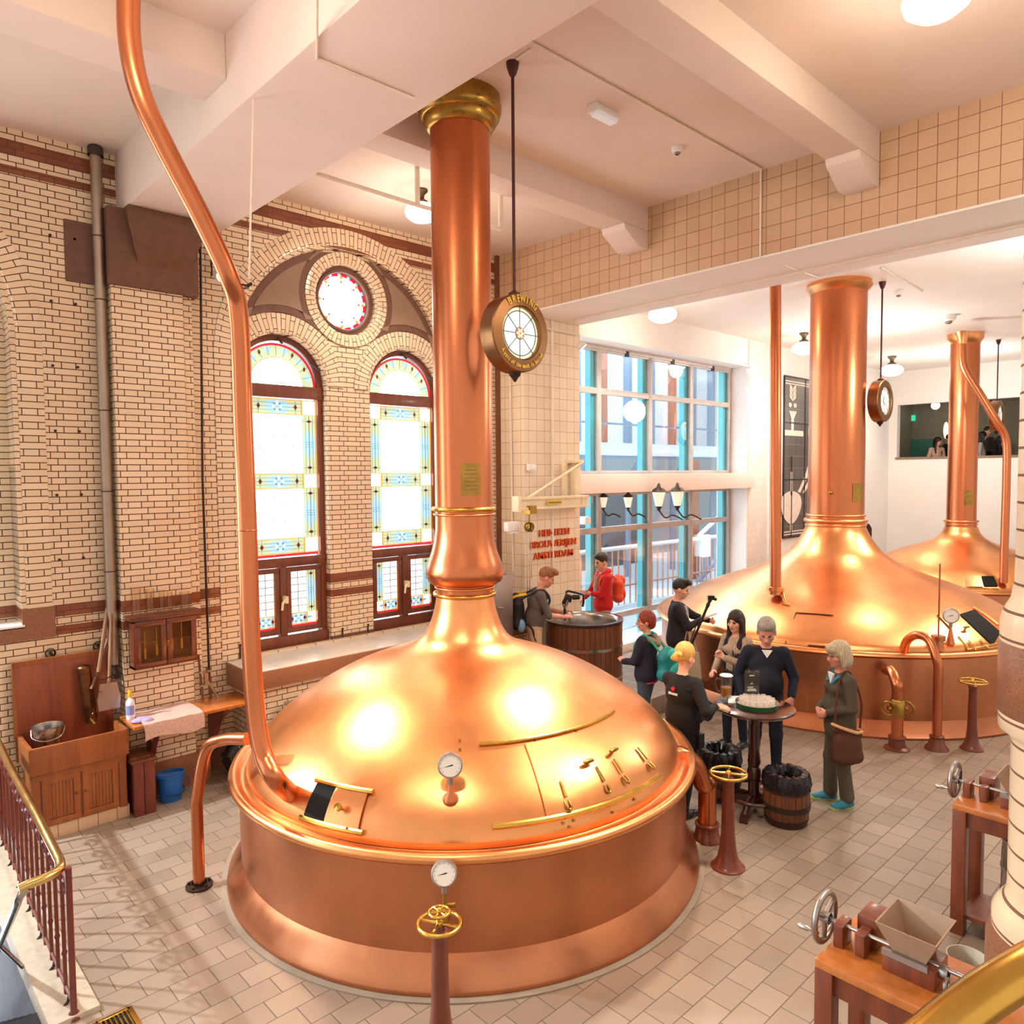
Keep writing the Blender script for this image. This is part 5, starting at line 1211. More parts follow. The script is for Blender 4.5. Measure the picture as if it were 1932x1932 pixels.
mb = MB(); mb.b2((3.95, 7.64, .1), (6.35, 7.98, .83)); mb.build('body', mat('counter_grey', '#6c625c', .45, .3), t, True)
mb = MB(); mb.b2((3.9, 7.62, .0), (3.94, 7.66, .83)); mb.build('leg', STEEL, t, True)
t = thing('bar_stool', 'dark seated stool peeking out behind the bent copper pipe', 'stool', (3.72, 7.75, 0))
mb = MB(); mb.lathe([(.001, .66), (.14, .66), (.15, .68), (.14, .705), (.001, .71)], (3.72, 7.72, 0), 24); mb.build('seat', BLACK, t, True)
for k in range(4):
    a = k * PI / 2 + .6; mb = MB(); mb.cyl((3.72 + .12 * math.cos(a), 7.72 + .12 * math.sin(a), .66), (3.72 + .18 * math.cos(a), 7.72 + .18 * math.sin(a), 0), .012, 8); mb.build('leg', STEEL, t, True)
mb = MB(); mb.ring((3.72, 7.72, .69), .15, .008, 32, 6); mb.build('seat_ring', STEEL, t, True)
for px, lb in (((453, 1232), 'thin iron hook strap on the wall left of the copper pipe'), ((646, 1200), 'small iron hook left at the foot of the window pier'), ((694, 1192), 'small iron hook right at the foot of the window pier')):
    p = fy(px[0], px[1], Y1 - .01 if px[0] > 500 else YW - .01); mb = MB(); mb.b2((p.x - .008, p.y - .012, p.z - .07), (p.x + .008, p.y, p.z + .1)); mb.ell((p.x, p.y - .015, p.z + .1), .016, 8); o = mb.build('iron_hook', IROND); tag(o, lb, 'hook')

# ------------------------------------------------------------------ stair railing
t = thing('stair_railing', 'maroon iron stair railing with brass handrail at the lower left', 'railing', (1.075, 5.32, 0))
mb = MB(); mb.tube([(1.16, 8.5, 1.0), (1.12, 7.5, 1.0), (1.09, 6.3, 1.0), (1.06, 5.55, 1.0)] + bez([(1.055, 5.45, 1.0), (1.03, 5.34, 1.0), (.95, 5.285, 1.0), (.86, 5.28, .995), (.8, 5.28, .985)], 6), .03, 16); mb.build('handrail', metal('polished_brass', '#d8bd7c', .22, .08, 6.0), t, True)
def rx(y): return 1.075 + (y - 5.32) * .027
mb = MB(); mb.tube([(rx(5.32), 5.32, .9), (rx(8.5), 8.5, .9)], .012, 8); mb.build('top_bar', RAILP, t, True)
mb = MB(); mb.tube([(rx(5.32), 5.32, .09), (rx(8.5), 8.5, .09)], .012, 8); mb.build('bottom_bar', RAILP, t, True)
mb = MB(); mb.tube([(1.075, 5.32, 0), (1.075, 5.32, .02), (1.075, 5.32, .05), (1.075, 5.32, 1.0)], [.05, .045, .02, .02], 12); mb.build('newel_post', RAILP, t, True)
for i in range(1, 14):
    y = 5.32 + .235 * i
    mb = MB(); mb.tube([(rx(y), y, .04), (rx(y), y, .3), (rx(y), y, .32), (rx(y), y, .34), (rx(y), y, .97)], [.013, .013, .02, .013, .013], 8); mb.build('baluster', RAILP, t, True)
for i in range(13):
    y = 5.32 + .235 * (i + .5)
    mb = MB(); c = Vector((rx(y), y, .81))
    for s_ in (-1, 1): mb.tube([c + Vector((0, s_ * (.08 - .05 * k / 14 * (k / 14)) * math.cos(k * .42) * (1 - k / 20), .07 * math.sin(k * .42) * (1 - k / 20))) for k in range(15)], .009, 6)
    mb.build('scroll', RAILP, t, True)
    if i % 2 == 0:
        mb = MB(); mb.tube([(rx(y), y, .09), (rx(y) - .01, y, .05), (rx(y) - .08, y, -.02)], .012, 6); mb.build('foot_bracket', IROND, t, True)
t = thing('grab_rail', 'polished steel stair handrail descending at the lower left edge', 'handrail', (.8, 5.3, .95))
mb = MB(); mb.tube(bez([(.85, 5.27, .98), (.81, 5.3, .93), (.8, 5.45, .78), (.8, 6.3, .08), (.8, 6.9, -.4)], 5), .024, 12); mb.build('rail', STEEL, t, True)
mb = MB(); mb.cyl((.8, 6.1, .24), (.93, 6.1, .02), .014, 8); mb.build('rail_bracket', STEEL, t, True)
t = thing('floor_grate', 'small brass framed floor grate at the bottom edge', 'grate', fz(222, 1925))
p = fz(225, 1940); mb = MB()
for s_ in (-1, 1): mb.box((p.x + .1 * s_, p.y, .006), (.03, .3, .012)); mb.box((p.x, p.y + .14 * s_, .006), (.2, .03, .012))
mb.build('frame', BRASS, t, True, bevel=.003)
mb = MB(); mb.box((p.x, p.y, .001), (.2, .28, .004)); mb.build('void', DARK, t, True)
mb = MB()
for k in range(7): mb.box((p.x - .075 + .025 * k, p.y, .006), (.01, .26, .008))
mb.build('slats', BRASSD, t, True)

# ------------------------------------------------------------------ bar table, barrels
TB = fz(1408, 1527); tx, ty = TB.x, TB.y; tz = zat(1425, 1333, tx, ty); TT = fz(1424, 1332, tz); tx, ty = TT.x, TT.y
t = thing('bar_table', 'round dark wood bar table with turned post and foot ring', 'table', (tx, ty, 0))
mb = MB(); mb.lathe([(.001, tz - .035), (.38, tz - .035), (.4, tz - .02), (.4, tz - .006), (.39, tz), (.001, tz)], (tx, ty, 0), 56); mb.build('tabletop', TABLED, t, True)
mb = MB(); mb.lathe([(.07, tz - .035), (.06, tz - .12), (.045, tz - .16), (.05, tz - .2), (.052, .62), (.068, .5), (.05, .45), (.068, .42), (.075, .36), (.06, .3), (.06, .14), (.085, .12), (.09, .06)], (tx, ty, 0), 28); mb.build('post', TABLED, t, True)
for k in range(4):
    a = k * PI / 2 + .25; M = Matrix.Translation((tx, ty, 0)) @ Matrix.Rotation(a, 4, 'Z')
    mb = MB(); mb.prism([(.04, .16), (.16, .15), (.34, .08), (.4, .075), (.4, .0), (.33, .0), (.3, .03), (.16, .06), (.04, .06)], 'Y', -.04, .04, M); mb.build('leg', TABLED, t, True, bevel=.006)
    mb = MB(); mb.prism([(.05, tz - .035), (.3, tz - .035), (.28, tz - .06), (.08, tz - .11), (.05, tz - .11)], 'Y', -.025, .025, M); mb.build('top_brace', TABLED, t, True, bevel=.004)
mb = MB(); mb.ring((tx, ty, .17), .31, .022, 56, 10)
for k in range(4): a = k * PI / 2 + .25; mb.cyl((tx, ty, .17), (tx + .31 * math.cos(a), ty + .31 * math.sin(a), .17), .014, 8)
mb.build('foot_ring', TABLED, t, True)
def barrel(label, p, R, h, group):
    t = thing('bin_barrel', label, 'barrel', p, 0, group); x, y = p[0], p[1]
    f = lambda u: R * (.86 + .14 * math.sin(u * PI))
    mb = MB()
    for k in range(22):
        a0, a1 = 2 * PI * k / 22 + .012, 2 * PI * (k + 1) / 22 - .012
        G = [[(x + f(u) * math.cos(a), y + f(u) * math.sin(a), h * u) for a in (a0, (a0 + a1) / 2, a1)] for u in [i / 10 for i in range(11)]]
        mb.grid(G)
    mb.build('staves', BARW, t, True)
    mb = MB(); mb.lathe([(f(i / 10) - .006, h * i / 10) for i in range(11)], (x, y, 0), 32); mb.build('core', OAKD, t, True)
    for u, w in ((.03, .07), (.32, .07), (.68, .07)):
        mb = MB(); mb.lathe([(f(u) + .001, h * u), (f(u) + .006, h * u), (f(u + w / h * .8) + .006, h * u + w * .8), (f(u + w / h * .8) + .001, h * u + w * .8)], (x, y, 0), 44); mb.build('hoop', IROND, t, True)
    b = thing('bin_liner', label.replace('barrel', 'liner bag folded over the barrel') if False else 'crinkled black bin liner folded over ' + ('the front bin barrel' if 'front' in label else 'the bin barrel behind the handwheel'), 'bag', (x, y, h * .75))
    mb = MB(); P = []; pr = [(f(.72) + .012, h * .74), (f(.8) + .02, h * .82), (f(.95) + .022, h * .97), (f(1) + .012, h * 1.03), (f(1) - .04, h * 1.03), (f(1) - .08, h * .93), (f(1) - .1, h * .7), (f(1) - .13, h * .5), (.01, h * .45)]
    for j, (r, z) in enumerate(pr):
        P.append([(x + (r + .006 * math.sin(17 * i + j * 2) + .008 * math.sin(7 * i * .4 + j)) * math.cos(2 * PI * i / 56), y + (r + .006 * math.sin(17 * i + j * 2) + .008 * math.sin(7 * i * .4 + j)) * math.sin(2 * PI * i / 56), z + .006 * math.sin(i * 1.7 + j)) for i in range(56)])
    mb.grid(P, closed=True); mb.build('bag_film', mat('black_film2', '#17171a', .22, bump=.5, vscale=25), b, True)
    return t
pb = fz(1483, 1553); barrel('wooden bin barrel in front right of the bar table', (pb.x + .04, pb.y + .02, 0), .225, .5, 'bin barrels')
pb = fd(1358, 1420, 7.95); barrel('wooden bin barrel behind the brass handwheel', (pb.x, pb.y, 0), .225, .52, 'bin barrels')
# pitcher, tray with cups, card, papers
p = fz(1370, 1318, tz); t = thing('beer_pitcher', 'clear pitcher half filled with amber beer on the table', 'pitcher', (p.x, p.y, tz))
PG = glassmat('pitcher_glass', '#f8fafa', .05, fr_=.4)
mb = MB(); mb.lathe([(.001, .002), (.062, .002), (.065, .01), (.058, .03), (.066, .24), (.068, .25), (.062, .25), (.055, .04), (.001, .035)], (p.x, p.y, tz), 28); mb.build('jug', PG, t, True)
mb = MB(); mb.lathe([(.001, .036), (.052, .036), (.058, .125), (.001, .125)], (p.x, p.y, tz), 24); mb.build('beer', mat('beer_amber', '#b5701f', .15, emit=.0, var=.03), t, True)
mb = MB(); mb.lathe([(.001, .262), (.06, .262), (.07, .255), (.07, .248)], (p.x, p.y, tz), 24); mb.build('lid', mat('lid_clear', '#e8ecee', .25), t, True)
rv = Vector((-.686, .728, 0)); c = Vector((p.x, p.y, tz)); mb = MB(); mb.tube(bez([c + rv * .06 + Vector((0, 0, .21)), c + rv * .105 + Vector((0, 0, .22)), c + rv * .115 + Vector((0, 0, .15)), c + rv * .09 + Vector((0, 0, .09)), c + rv * .06 + Vector((0, 0, .08))], 6), .009, 8); mb.build('handle', PG, t, True)
p = fz(1428, 1327, tz + .03); t = thing('serving_tray', 'round green rimmed serving tray on the bar table', 'tray', (p.x, p.y, tz)); trx, try_ = p.x, p.y
mb = MB(); mb.lathe([(.001, .0), (.195, .0), (.21, .045), (.215, .045), (.205, -.0)], (p.x, p.y, tz + .002), 48); mb.build('tray_wall', mat('tray_green', '#1f5a30', .35), t, True)
mb = MB(); mb.lathe([(.193, .006), (.211, .048), (.217, .048)], (p.x, p.y, tz + .002), 48); mb.build('tray_rim', STEEL, t, True)
mb = MB(); mb.lathe([(.195, .004), (.001, .006)], (p.x, p.y, tz + .002), 40); mb.build('tray_base', mat('tray_white', '#efe6dc', .5), t, True)
CUP = mat('cup_plastic', '#f5e9df', .25, var=.02); CUP.node_tree.nodes['Principled BSDF'].inputs['Alpha'].default_value = .42
kk = 0; cupme = None
for ring_i, (n, rr) in enumerate(((1, 0), (6, .058), (11, .115), (15, .158))):
    for k in range(n):
        a = 2 * PI * k / n + ring_i
        if cupme is None:
            mb = MB(); mb.lathe([(.001, .0), (.019, .0), (.025, .075), (.0265, .076), (.0235, .075), (.018, .004), (.001, .004)], (0, 0, 0), 14); o = mb.build('tasting_cup', CUP); cupme = o
        else: o = cupme.copy(); COL.objects.link(o)
        o.location = (trx + rr * math.cos(a), try_ + rr * math.sin(a), tz + .009); tag(o, 'small clear tasting cup standing on the green serving tray', 'cup', 'tasting cups on the serving tray')
p = fd(1418, 1318, TT.length if False else (CM @ (TT - CAM)).z + .16); t = thing('table_card', 'dark printed card in an acrylic stand behind the tray', 'menu card', (p.x, p.y, tz))
n_ = Vector((-.728, -.686, 0)); u_ = Vector((.686, -.728, 0)); M = Matrix.Translation((p.x, p.y, tz)) @ Matrix((( u_.x, -n_.x, 0, 0), (u_.y, -n_.y, 0, 0), (0, 0, 1, 0), (0, 0, 0, 1)))
mb = MB(); mb.box((0, 0, .19), (.135, .006, .24), M); mb.build('card', mat('card_green_black', '#26332a', .4), t, True)
mb = MB(); mb.box((0, -.005, .17), (.15, .003, .32), M); mb.box((0, .03, .006), (.15, .1, .006), M); mb.build('acrylic_stand', PG, t, True)
mb = MB()
for z, w in ((.275, .05), (.19, .02), (.15, .03), (.13, .08), (.115, .1)): mb.box((0, -.0045, z), (w, .002, .012), M)
mb.box((-.03, -.0045, .15), (.03, .002, .01), M); mb.build('card_print', mat('print_pale', '#d8dcd2', .5), t, True)
p = fz(1388, 1322, tz + .004); mb = MB(); mb.box((p.x, p.y, tz + .006), (.2, .15, .008), rz=.5); mb.box((p.x + .03, p.y + .02, tz + .013), (.18, .14, .006), rz=.9); o = mb.build('leaflet_stack', mat('paper_white', '#ece9e6', .6)); tag(o, 'stack of white leaflets under the beer pitcher', 'papers')

# ------------------------------------------------------------------ mill tables
def milltable(label, x0, y1, group):
    t = thing('mill_table', label, 'table', (x0 + .25, y1 - .7, 0), 0, group)
    y0 = y1 - 1.35; w = .52
    mb = MB(); mb.b2((x0, y0, .955), (x0 + w, y1, 1.0)); mb.build('tabletop', PINE, t, True, bevel=.006)
    mb = MB(); mb.b2((x0 + .03, y0 + .03, .83), (x0 + w - .03, y1 - .03, .955)); mb.build('apron', OAKD if False else MAHOG2, t, True)
    for sx_ in (x0 + .0, x0 + w - .09):
        for sy_ in (y0, y1 - .09):
            mb = MB(); mb.b2((sx_, sy_, 0), (sx_ + .09, sy_ + .09, .955)); mb.build('leg', MAHOG2, t, True, bevel=.004)
    mb = MB(); mb.b2((x0 + .05, y0 + .05, .12), (x0 + w - .05, y1 - .05, .15)); mb.build('low_shelf', MAHOG2, t, True)
    return t
MAHOG2 = woodmat('orange_brown_wood', '#5e2a14', '#8a431d', .35, coat=.3)
HOP = mat('hopper_paint', '#a58a70', .5, .2, var=.06)
def mill(label, x0, y1, group):
    t = thing('grain_mill', label, 'grain mill', (x0 + .3, y1 - .3, 1.0), 0, group)
    cx, hy = x0 + .26, y1 - .33
    mb = MB()
    for s_ in (0, 1):
        yy = y1 - .02 - .11 * s_; mb.b2((cx - .09, yy - .05, 1.0), (cx + .03, yy, 1.12)); 
    mb.b2((cx + .02, y1 - .2, 1.0), (cx + .2, y1 - .1, 1.16)); mb.build('bearing_block', MAHOG2, t, True, bevel=.006)
    mb = MB(); ax = cx - .03; mb.cyl((ax, y1 + .08, 1.1), (ax, hy - .3, 1.1), .012, 10); mb.build('axle', STEEL, t, True)
    mb = MB(); wc = (ax, y1 + .05, 1.1); mb.ring(wc, .125, .017, 40, 10, 'Y'); mb.lathe([(.03, -.03), (.03, .03)], wc, 16, axis='Y')
    for k in range(3):
        a = k * 2 * PI / 3 + .5; mb.tube([wc, (wc[0] + .125 * math.cos(a), wc[1], wc[2] + .125 * math.sin(a))], [.016, .012], 8)
    mb.build('flywheel', STEELB, t, True)
    mb = MB(); hx, hz = wc[0] - .075, wc[2] - .06; mb.tube([(hx, wc[1], hz), (hx, wc[1] + .05, hz), (hx, wc[1] + .06, hz), (hx, wc[1] + .1, hz), (hx, wc[1] + .12, hz)], [.008, .008, .014, .018, .004], 10); mb.build('crank_handle', STEEL, t, True)
    a, b = (x0 + .11, hy - .2), (x0 + .41, hy + .08)
    mb = MB(); z1, z0 = 1.26, 1.1; q = .07
    top = [(a[0], a[1], z1), (b[0], a[1], z1), (b[0], b[1], z1), (a[0], b[1], z1)]; bot = [(a[0] + q, a[1] + q, z0), (b[0] - q, a[1] + q, z0), (b[0] - q, b[1] - q, z0), (a[0] + q, b[1] - q, z0)]
    ti = [(x + (.008 if x < x0 + .2 else -.008), y + (.008 if y < hy - .1 else -.008), z - .001) for x, y, z in top]; bi = [(x, y, z + .01) for x, y, z in bot]
    mb.add(top + bot, [(i, (i + 1) % 4, 4 + (i + 1) % 4, 4 + i) for i in range(4)] + [(4, 5, 6, 7)]); mb.add(ti + bi, [(4 + i, 4 + (i + 1) % 4, (i + 1) % 4, i) for i in range(4)] + [(7, 6, 5, 4)])
    mb.add(top + ti, [(i, 4 + i, 4 + (i + 1) % 4, (i + 1) % 4) for i in range(4)]); mb.build('hopper', HOP, t, True, recalc=False)
    mb = MB(); mb.b2((a[0] + .05, a[1] + .02, 1.0), (b[0] - .05, b[1] - .02, 1.1)); mb.build('mill_box', MAHOG2, t, True, bevel=.004)
    mb = MB(); mb.b2((a[0] + .04, a[1] + .05, 1.085), (a[0] + .06, b[1] - .02, 1.115)); mb.lathe([(.03, -.02), (.035, 0), (.03, .02)], (ax, a[1] + .0, 1.08), 12, axis='Y'); mb.ring((ax - .03, a[1] - .02, 1.04), .03, .008, 16, 6, 'Y'); mb.build('gear', STEELB, t, True)
    return t
g = 'mill tables'
T1 = fz(1537, 1808, 1.0); milltable('nearest orange brown mill table at the lower right', T1.x, T1.y, g); mill('hand cranked grain mill with tray hopper on the nearest table', T1.x, T1.y, 'grain mills')
T2 = fz(1797, 1515, 1.0); milltable('orange brown mill table farther back beside the tiled column', T2.x, T2.y, g); mill('hand cranked grain mill half hidden by the tiled column', T2.x, T2.y, 'grain mills')
def keg(label, p, h, R):
    t = thing('steel_keg', label, 'keg', p, 0)
    mb = MB(); mb.lathe([(R * .9, 0), (R * .97, .02), (R * .97, .06), (R, .09), (R, h * .3), (R * 1.04, h * .33), (R * 1.04, h * .36), (R, h * .39), (R, h * .62), (R * 1.04, h * .65), (R * 1.04, h * .68), (R, h * .71), (R, h * .85), (R * .97, h * .9), (R * .97, h), (R * .92, h), (R * .92, h * .9), (.05, h * .88), (.045, h * .93), (.001, h * .93)], p, 40); mb.build('body', STEEL, t, True)
    mb = MB(); mb.lathe([(.03, h * .93), (.035, h * .96), (.02, h * .99), (.001, h * .99)], p, 12); mb.build('spear_valve', BLACK, t, True)
q = fd(1866, 1640, 5.15); keg('tall steel beer keg under the farther mill table', (T2.x + .24, T2.y - .42, .15), .62, .15)
t = thing('brew_pot', 'round steel pot under the nearest mill table', 'pot', (T1.x + .22, T1.y - .55, .15))
mb = MB(); mb.lathe([(.001, 0), (.15, 0), (.155, .01), (.155, .36), (.163, .37), (.155, .375), (.148, .36), (.148, .02), (.001, .015)], (T1.x + .24, T1.y - .5, .15), 36); mb.build('body', STEEL, t, True)
mb = MB(); mb.cyl((T1.x + .24, T1.y - .35, .4), (T1.x + .24, T1.y - .29, .4), .015, 8); mb.build('handle', STEELB, t, True)
t = thing('white_bucket', 'pale pot on the floor by the column beyond the nearest table', 'bucket', (5.0, 1.3, 0))
q = fd(1826, 1790, 4.95); mb = MB(); mb.lathe([(.1, 0), (.12, .24), (.125, .24), (.11, .02), (.001, .02)], (q.x, q.y, 0), 28); mb.build('body', mat('pale_pot', '#c9c3b2', .4), t, True)

# ------------------------------------------------------------------ tiled column and brass rail in the foreground
CXc, CYc = 5.56, .83
mb = MB(); mb.lathe([(.445, 2.435), (.445, 2.56), (.43, 2.62), (.39, 2.7), (.375, 2.8), (.37, 3.0), (.37, 7.0)], (CXc, CYc, 0), 64)
mb.lathe([(.45, .59), (.45, .68), (.42, .74), (.38, .79), (.37, .86), (.37, 1.8), (.385, 1.84), (.44, 1.88), (.445, 1.985)], (CXc, CYc, 0), 64)
struct(mb.build('column', COLT, sharp=60))
mb = MB(); mb.lathe([(.445, 1.985), (.45, 1.99), (.45, 2.43), (.445, 2.435)], (CXc, CYc, 0), 64); mb.lathe([(.48, 0), (.48, .52), (.45, .59)], (CXc, CYc, 0), 64); struct(mb.build('column_band', GRANITE, sharp=60))
t = thing('balcony_rail', 'thick polished brass balcony rail out of focus at the lower right corner', 'handrail', fd(1850, 1870, .95))
mb = MB(); mb.tube(bez([fd(1600, 2110, .92), fd(1720, 1990, .93), fd(1835, 1895, .95), fd(1915, 1842, .97), fd(2000, 1795, 1.0), fd(2200, 1690, 1.05)], 10), .028, 24); mb.build('rail', BRASS, t, True)
# ------------------------------------------------------------------ people (implicit surface -> one continuous mesh)
def V(*a): return np.array(a, float)
class Fig:
    """list of primitives: ('c', a, b, ra, rb, mat, k) capsules and ('e', centre, radii, R3, mat, k) ellipsoids; k = blend; op"""
    def __init__(s): s.p = []
    def cap(s, a, b, ra, rb, m, k=.025): s.p.append(('c', V(*a), V(*b), ra, rb, m, k)); return s
    def ell(s, c, r, m, k=.025, R=None, cut=False): s.p.append(('e', V(*c), V(*r), np.eye(3) if R is None else R, m, k, cut)); return s
def pdist(p, X):
    if p[0] == 'c':
        a, b, ra, rb = p[1:5]; ab = b - a; t = np.clip(((X - a) @ ab) / max(1e-9, ab @ ab), 0, 1)
        return np.linalg.norm(X - a - t[..., None] * ab, axis=-1) - (ra + (rb - ra) * t)
    c, r, R = p[1:4]; q = (X - c) @ R
    k0 = np.linalg.norm(q / r, axis=-1); k1 = np.linalg.norm(q / (r * r), axis=-1)
    return np.where(k1 > 1e-9, k0 * (k0 - 1) / np.maximum(k1, 1e-9), -r.min())
def pbox(p):
    if p[0] == 'c':
        r = max(p[3], p[4]); return np.minimum(p[1], p[2]) - r, np.maximum(p[1], p[2]) + r
    r = p[2].max(); return p[1] - r, p[1] + r
def mesh_sdf(prims, h):
    add = [p for p in prims if not (p[0] == 'e' and p[6])]; cut = [p for p in prims if p[0] == 'e' and p[6]]
    lo = np.min([pbox(p)[0] for p in add], 0) - 3 * h; hi = np.max([pbox(p)[1] for p in add], 0) + 3 * h
    n = np.ceil((hi - lo) / h).astype(int) + 1; D = np.full(n, 1.0, np.float32)
    ax = [lo[i] + h * np.arange(n[i]) for i in range(3)]
    for p in add + cut:
        k = p[6] if p[0] == 'c' else p[5]; iscut = p[0] == 'e' and p[6]
        a, b = pbox(p); m = k + 3 * h
        i0 = np.clip(np.floor((a - m - lo) / h).astype(int), 0, n - 1); i1 = np.clip(np.ceil((b + m - lo) / h).astype(int) + 1, 1, n)
        if (i1 <= i0).any(): continue
        sl = tuple(slice(i0[i], i1[i]) for i in range(3))
        X = np.stack(np.meshgrid(*[ax[i][sl[i]] for i in range(3)], indexing='ij'), -1)
        d = pdist(p, X); o = D[sl]
        if iscut: D[sl] = np.maximum(o, -d)
        else:
            q = np.clip(.5 + .5 * (o - d) / k, 0, 1); D[sl] = o * (1 - q) + d * q - k * q * (1 - q)
    # surface nets
    S = D < 0; c = [S[i:n[0] - 1 + i, j:n[1] - 1 + j, l:n[2] - 1 + l] for i in (0, 1) for j in (0, 1) for l in (0, 1)]
    cnt = sum(x.astype(np.int8) for x in c); act = (cnt > 0) & (cnt < 8)
    idx = np.argwhere(act); vid = -np.ones(act.shape, int); vid[act] = np.arange(len(idx))
    acc = np.zeros((len(idx), 3)); w = np.zeros(len(idx)); I, J, K = idx.T
    corners = [(i, j, l) for i in (0, 1) for j in (0, 1) for l in (0, 1)]
    for A in corners:
        for axn in range(3):
            if A[axn]: continue
            Bc = list(A); Bc[axn] = 1
            da = D[I + A[0], J + A[1], K + A[2]]; db = D[I + Bc[0], J + Bc[1], K + Bc[2]]
            msk = (da < 0) != (db < 0); t = np.where(msk, da / np.where(msk, da - db, 1), 0)
            P = np.array(A, float)[None].repeat(len(idx), 0); P[:, axn] = t
            acc[msk] += P[msk]; w[msk] += 1
    vs = lo + h * (idx + acc / np.maximum(w, 1)[:, None])
    quads = []
    for axn in range(3):
        u, v = (axn + 1) % 3, (axn + 2) % 3
        a = [slice(None)] * 3; b = [slice(None)] * 3; a[axn] = slice(0, -1); b[axn] = slice(1, None)
        s0, s1 = S[tuple(a)], S[tuple(b)]; e = np.argwhere(s0 != s1)
        e = e[(e[:, u] > 0) & (e[:, v] > 0) & (e[:, u] < n[u] - 1) & (e[:, v] < n[v] - 1)]
        fl = s0[tuple(e.T)]; q = []
        for du, dv in ((-1, -1), (0, -1), (0, 0), (-1, 0)):
            f = e.copy(); f[:, u] += du; f[:, v] += dv; q.append(vid[tuple(f.T)])
        q = np.stack(q, 1); q[~fl] = q[~fl][:, ::-1]; quads.append(q)
    q = np.concatenate(quads); q = q[(q >= 0).all(1)]
    return vs, q
def np_mesh(name, vs, q, mats, mi, parent):
    me = bpy.data.meshes.new(name); me.vertices.add(len(vs)); me.vertices.foreach_set('co', vs.astype(np.float32).ravel())
    me.loops.add(q.size); me.loops.foreach_set('vertex_index', q.astype(np.int32).ravel())
    me.polygons.add(len(q)); me.polygons.foreach_set('loop_start', np.arange(0, q.size, 4, dtype=np.int32)); me.polygons.foreach_set('loop_total', np.full(len(q), 4, np.int32))
    for m in mats: me.materials.append(m)
    me.polygons.foreach_set('material_index', mi.astype(np.int32)); me.polygons.foreach_set('use_smooth', np.ones(len(q), bool))
    me.update(calc_edges=True); me.validate()
    o = bpy.data.objects.new(name, me); COL.objects.link(o)
    if parent is not None: o.parent = parent
    return o
def fig_mesh(name, fig, h, mats, parent, smooth=1):
    """mats: dict key -> material"""
    vs, q = mesh_sdf(fig.p, h)
    keys = list(mats); add = [p for p in fig.p if not (p[0] == 'e' and p[6])]
    fc = vs[q].mean(1); best = np.full(len(fc), 9.0); mi = np.zeros(len(fc), int)
    for p in add:
        m = p[5] if p[0] == 'c' else p[4]
        a, b = pbox(p); near = ((fc > a - .06) & (fc < b + .06)).all(1)
        if not near.any(): continue
        d = pdist(p, fc[near]); bi = best[near]; u = d < bi; bi[u] = d[u]; best[near] = bi
        mm = mi[near]; mm[u] = keys.index(m); mi[near] = mm
    return np_mesh(name, vs, q, [mats[k] for k in keys], mi, parent)
def rot(ax, a):
    c, s = math.cos(a), math.sin(a)
    return {'x': np.array(((1, 0, 0), (0, c, -s), (0, s, c))), 'y': np.array(((c, 0, s), (0, 1, 0), (-s, 0, c))), 'z': np.array(((c, -s, 0), (s, c, 0), (0, 0, 1)))}[ax]
def ik(sh, wr, l1, l2, pole):
    d = wr - sh; L_ = min(np.linalg.norm(d), (l1 + l2) * .995); u = d / np.linalg.norm(d)
    a = (l1 * l1 - l2 * l2 + L_ * L_) / (2 * L_); h = math.sqrt(max(0, l1 * l1 - a * a))
    pl = pole - u * (pole @ u); pl /= np.linalg.norm(pl)
    return sh + u * a + pl * h, sh + u * L_
def hand(f, w, d, t, nrm, curl, k=.006, fist=False):
    """w wrist, d pointing direction, t towards the thumb, nrm = palm facing direction"""
    d = d / np.linalg.norm(d); t = t - d * (t @ d); t /= np.linalg.norm(t); nn = np.cross(d, t); nn = nn if nn @ nrm > 0 else -nn
    R = np.stack([d, t, nn], 1)
    f.cap(w, w + d * .03, .026, .027, 'skin', .012)
    f.ell(w + d * .055, (.05, .04, .018), 'skin', .01, R)
    for i, (ln) in enumerate((.9, 1.0, .95, .78)):
        o = (.03 - .0195 * i); b = w + d * (.092 - .006 * abs(i - 1.2)) + t * o
        a1 = curl; p1 = b + (d * math.cos(a1) + nn * math.sin(a1)) * .036 * ln
        a2 = curl * 2.1; p2 = p1 + (d * math.cos(a2) + nn * math.sin(a2)) * .027 * ln
        a3 = curl * 2.9; p3 = p2 + (d * math.cos(a3) + nn * math.sin(a3)) * .02 * ln
        f.cap(b - d * .02, p1, .0098, .0092, 'skin', k); f.cap(p1, p2, .009, .0084, 'skin', .004); f.cap(p2, p3, .0084, .0074, 'skin', .004)
    b = w + d * .03 + t * .03; m1 = b + d * .03 + t * .025 + nn * .012; m2 = m1 + d * .03 + t * .006 + nn * (.012 + .02 * curl)
    f.cap(b, m1, .0135, .0115, 'skin', .008); f.cap(m1, m2, .0112, .009, 'skin', .004)
SKIN = mat('skin', '#d9a184', .5, var=.05, vscale=12); SKINP = mat('skin_pink', '#d08f78', .5, var=.06, vscale=12)
LIP = mat('lips', '#a8574c', .45); EYE = mat('eyes', '#2a1c17', .3); EYEW = mat('eye_whites', '#e4dcd4', .3)
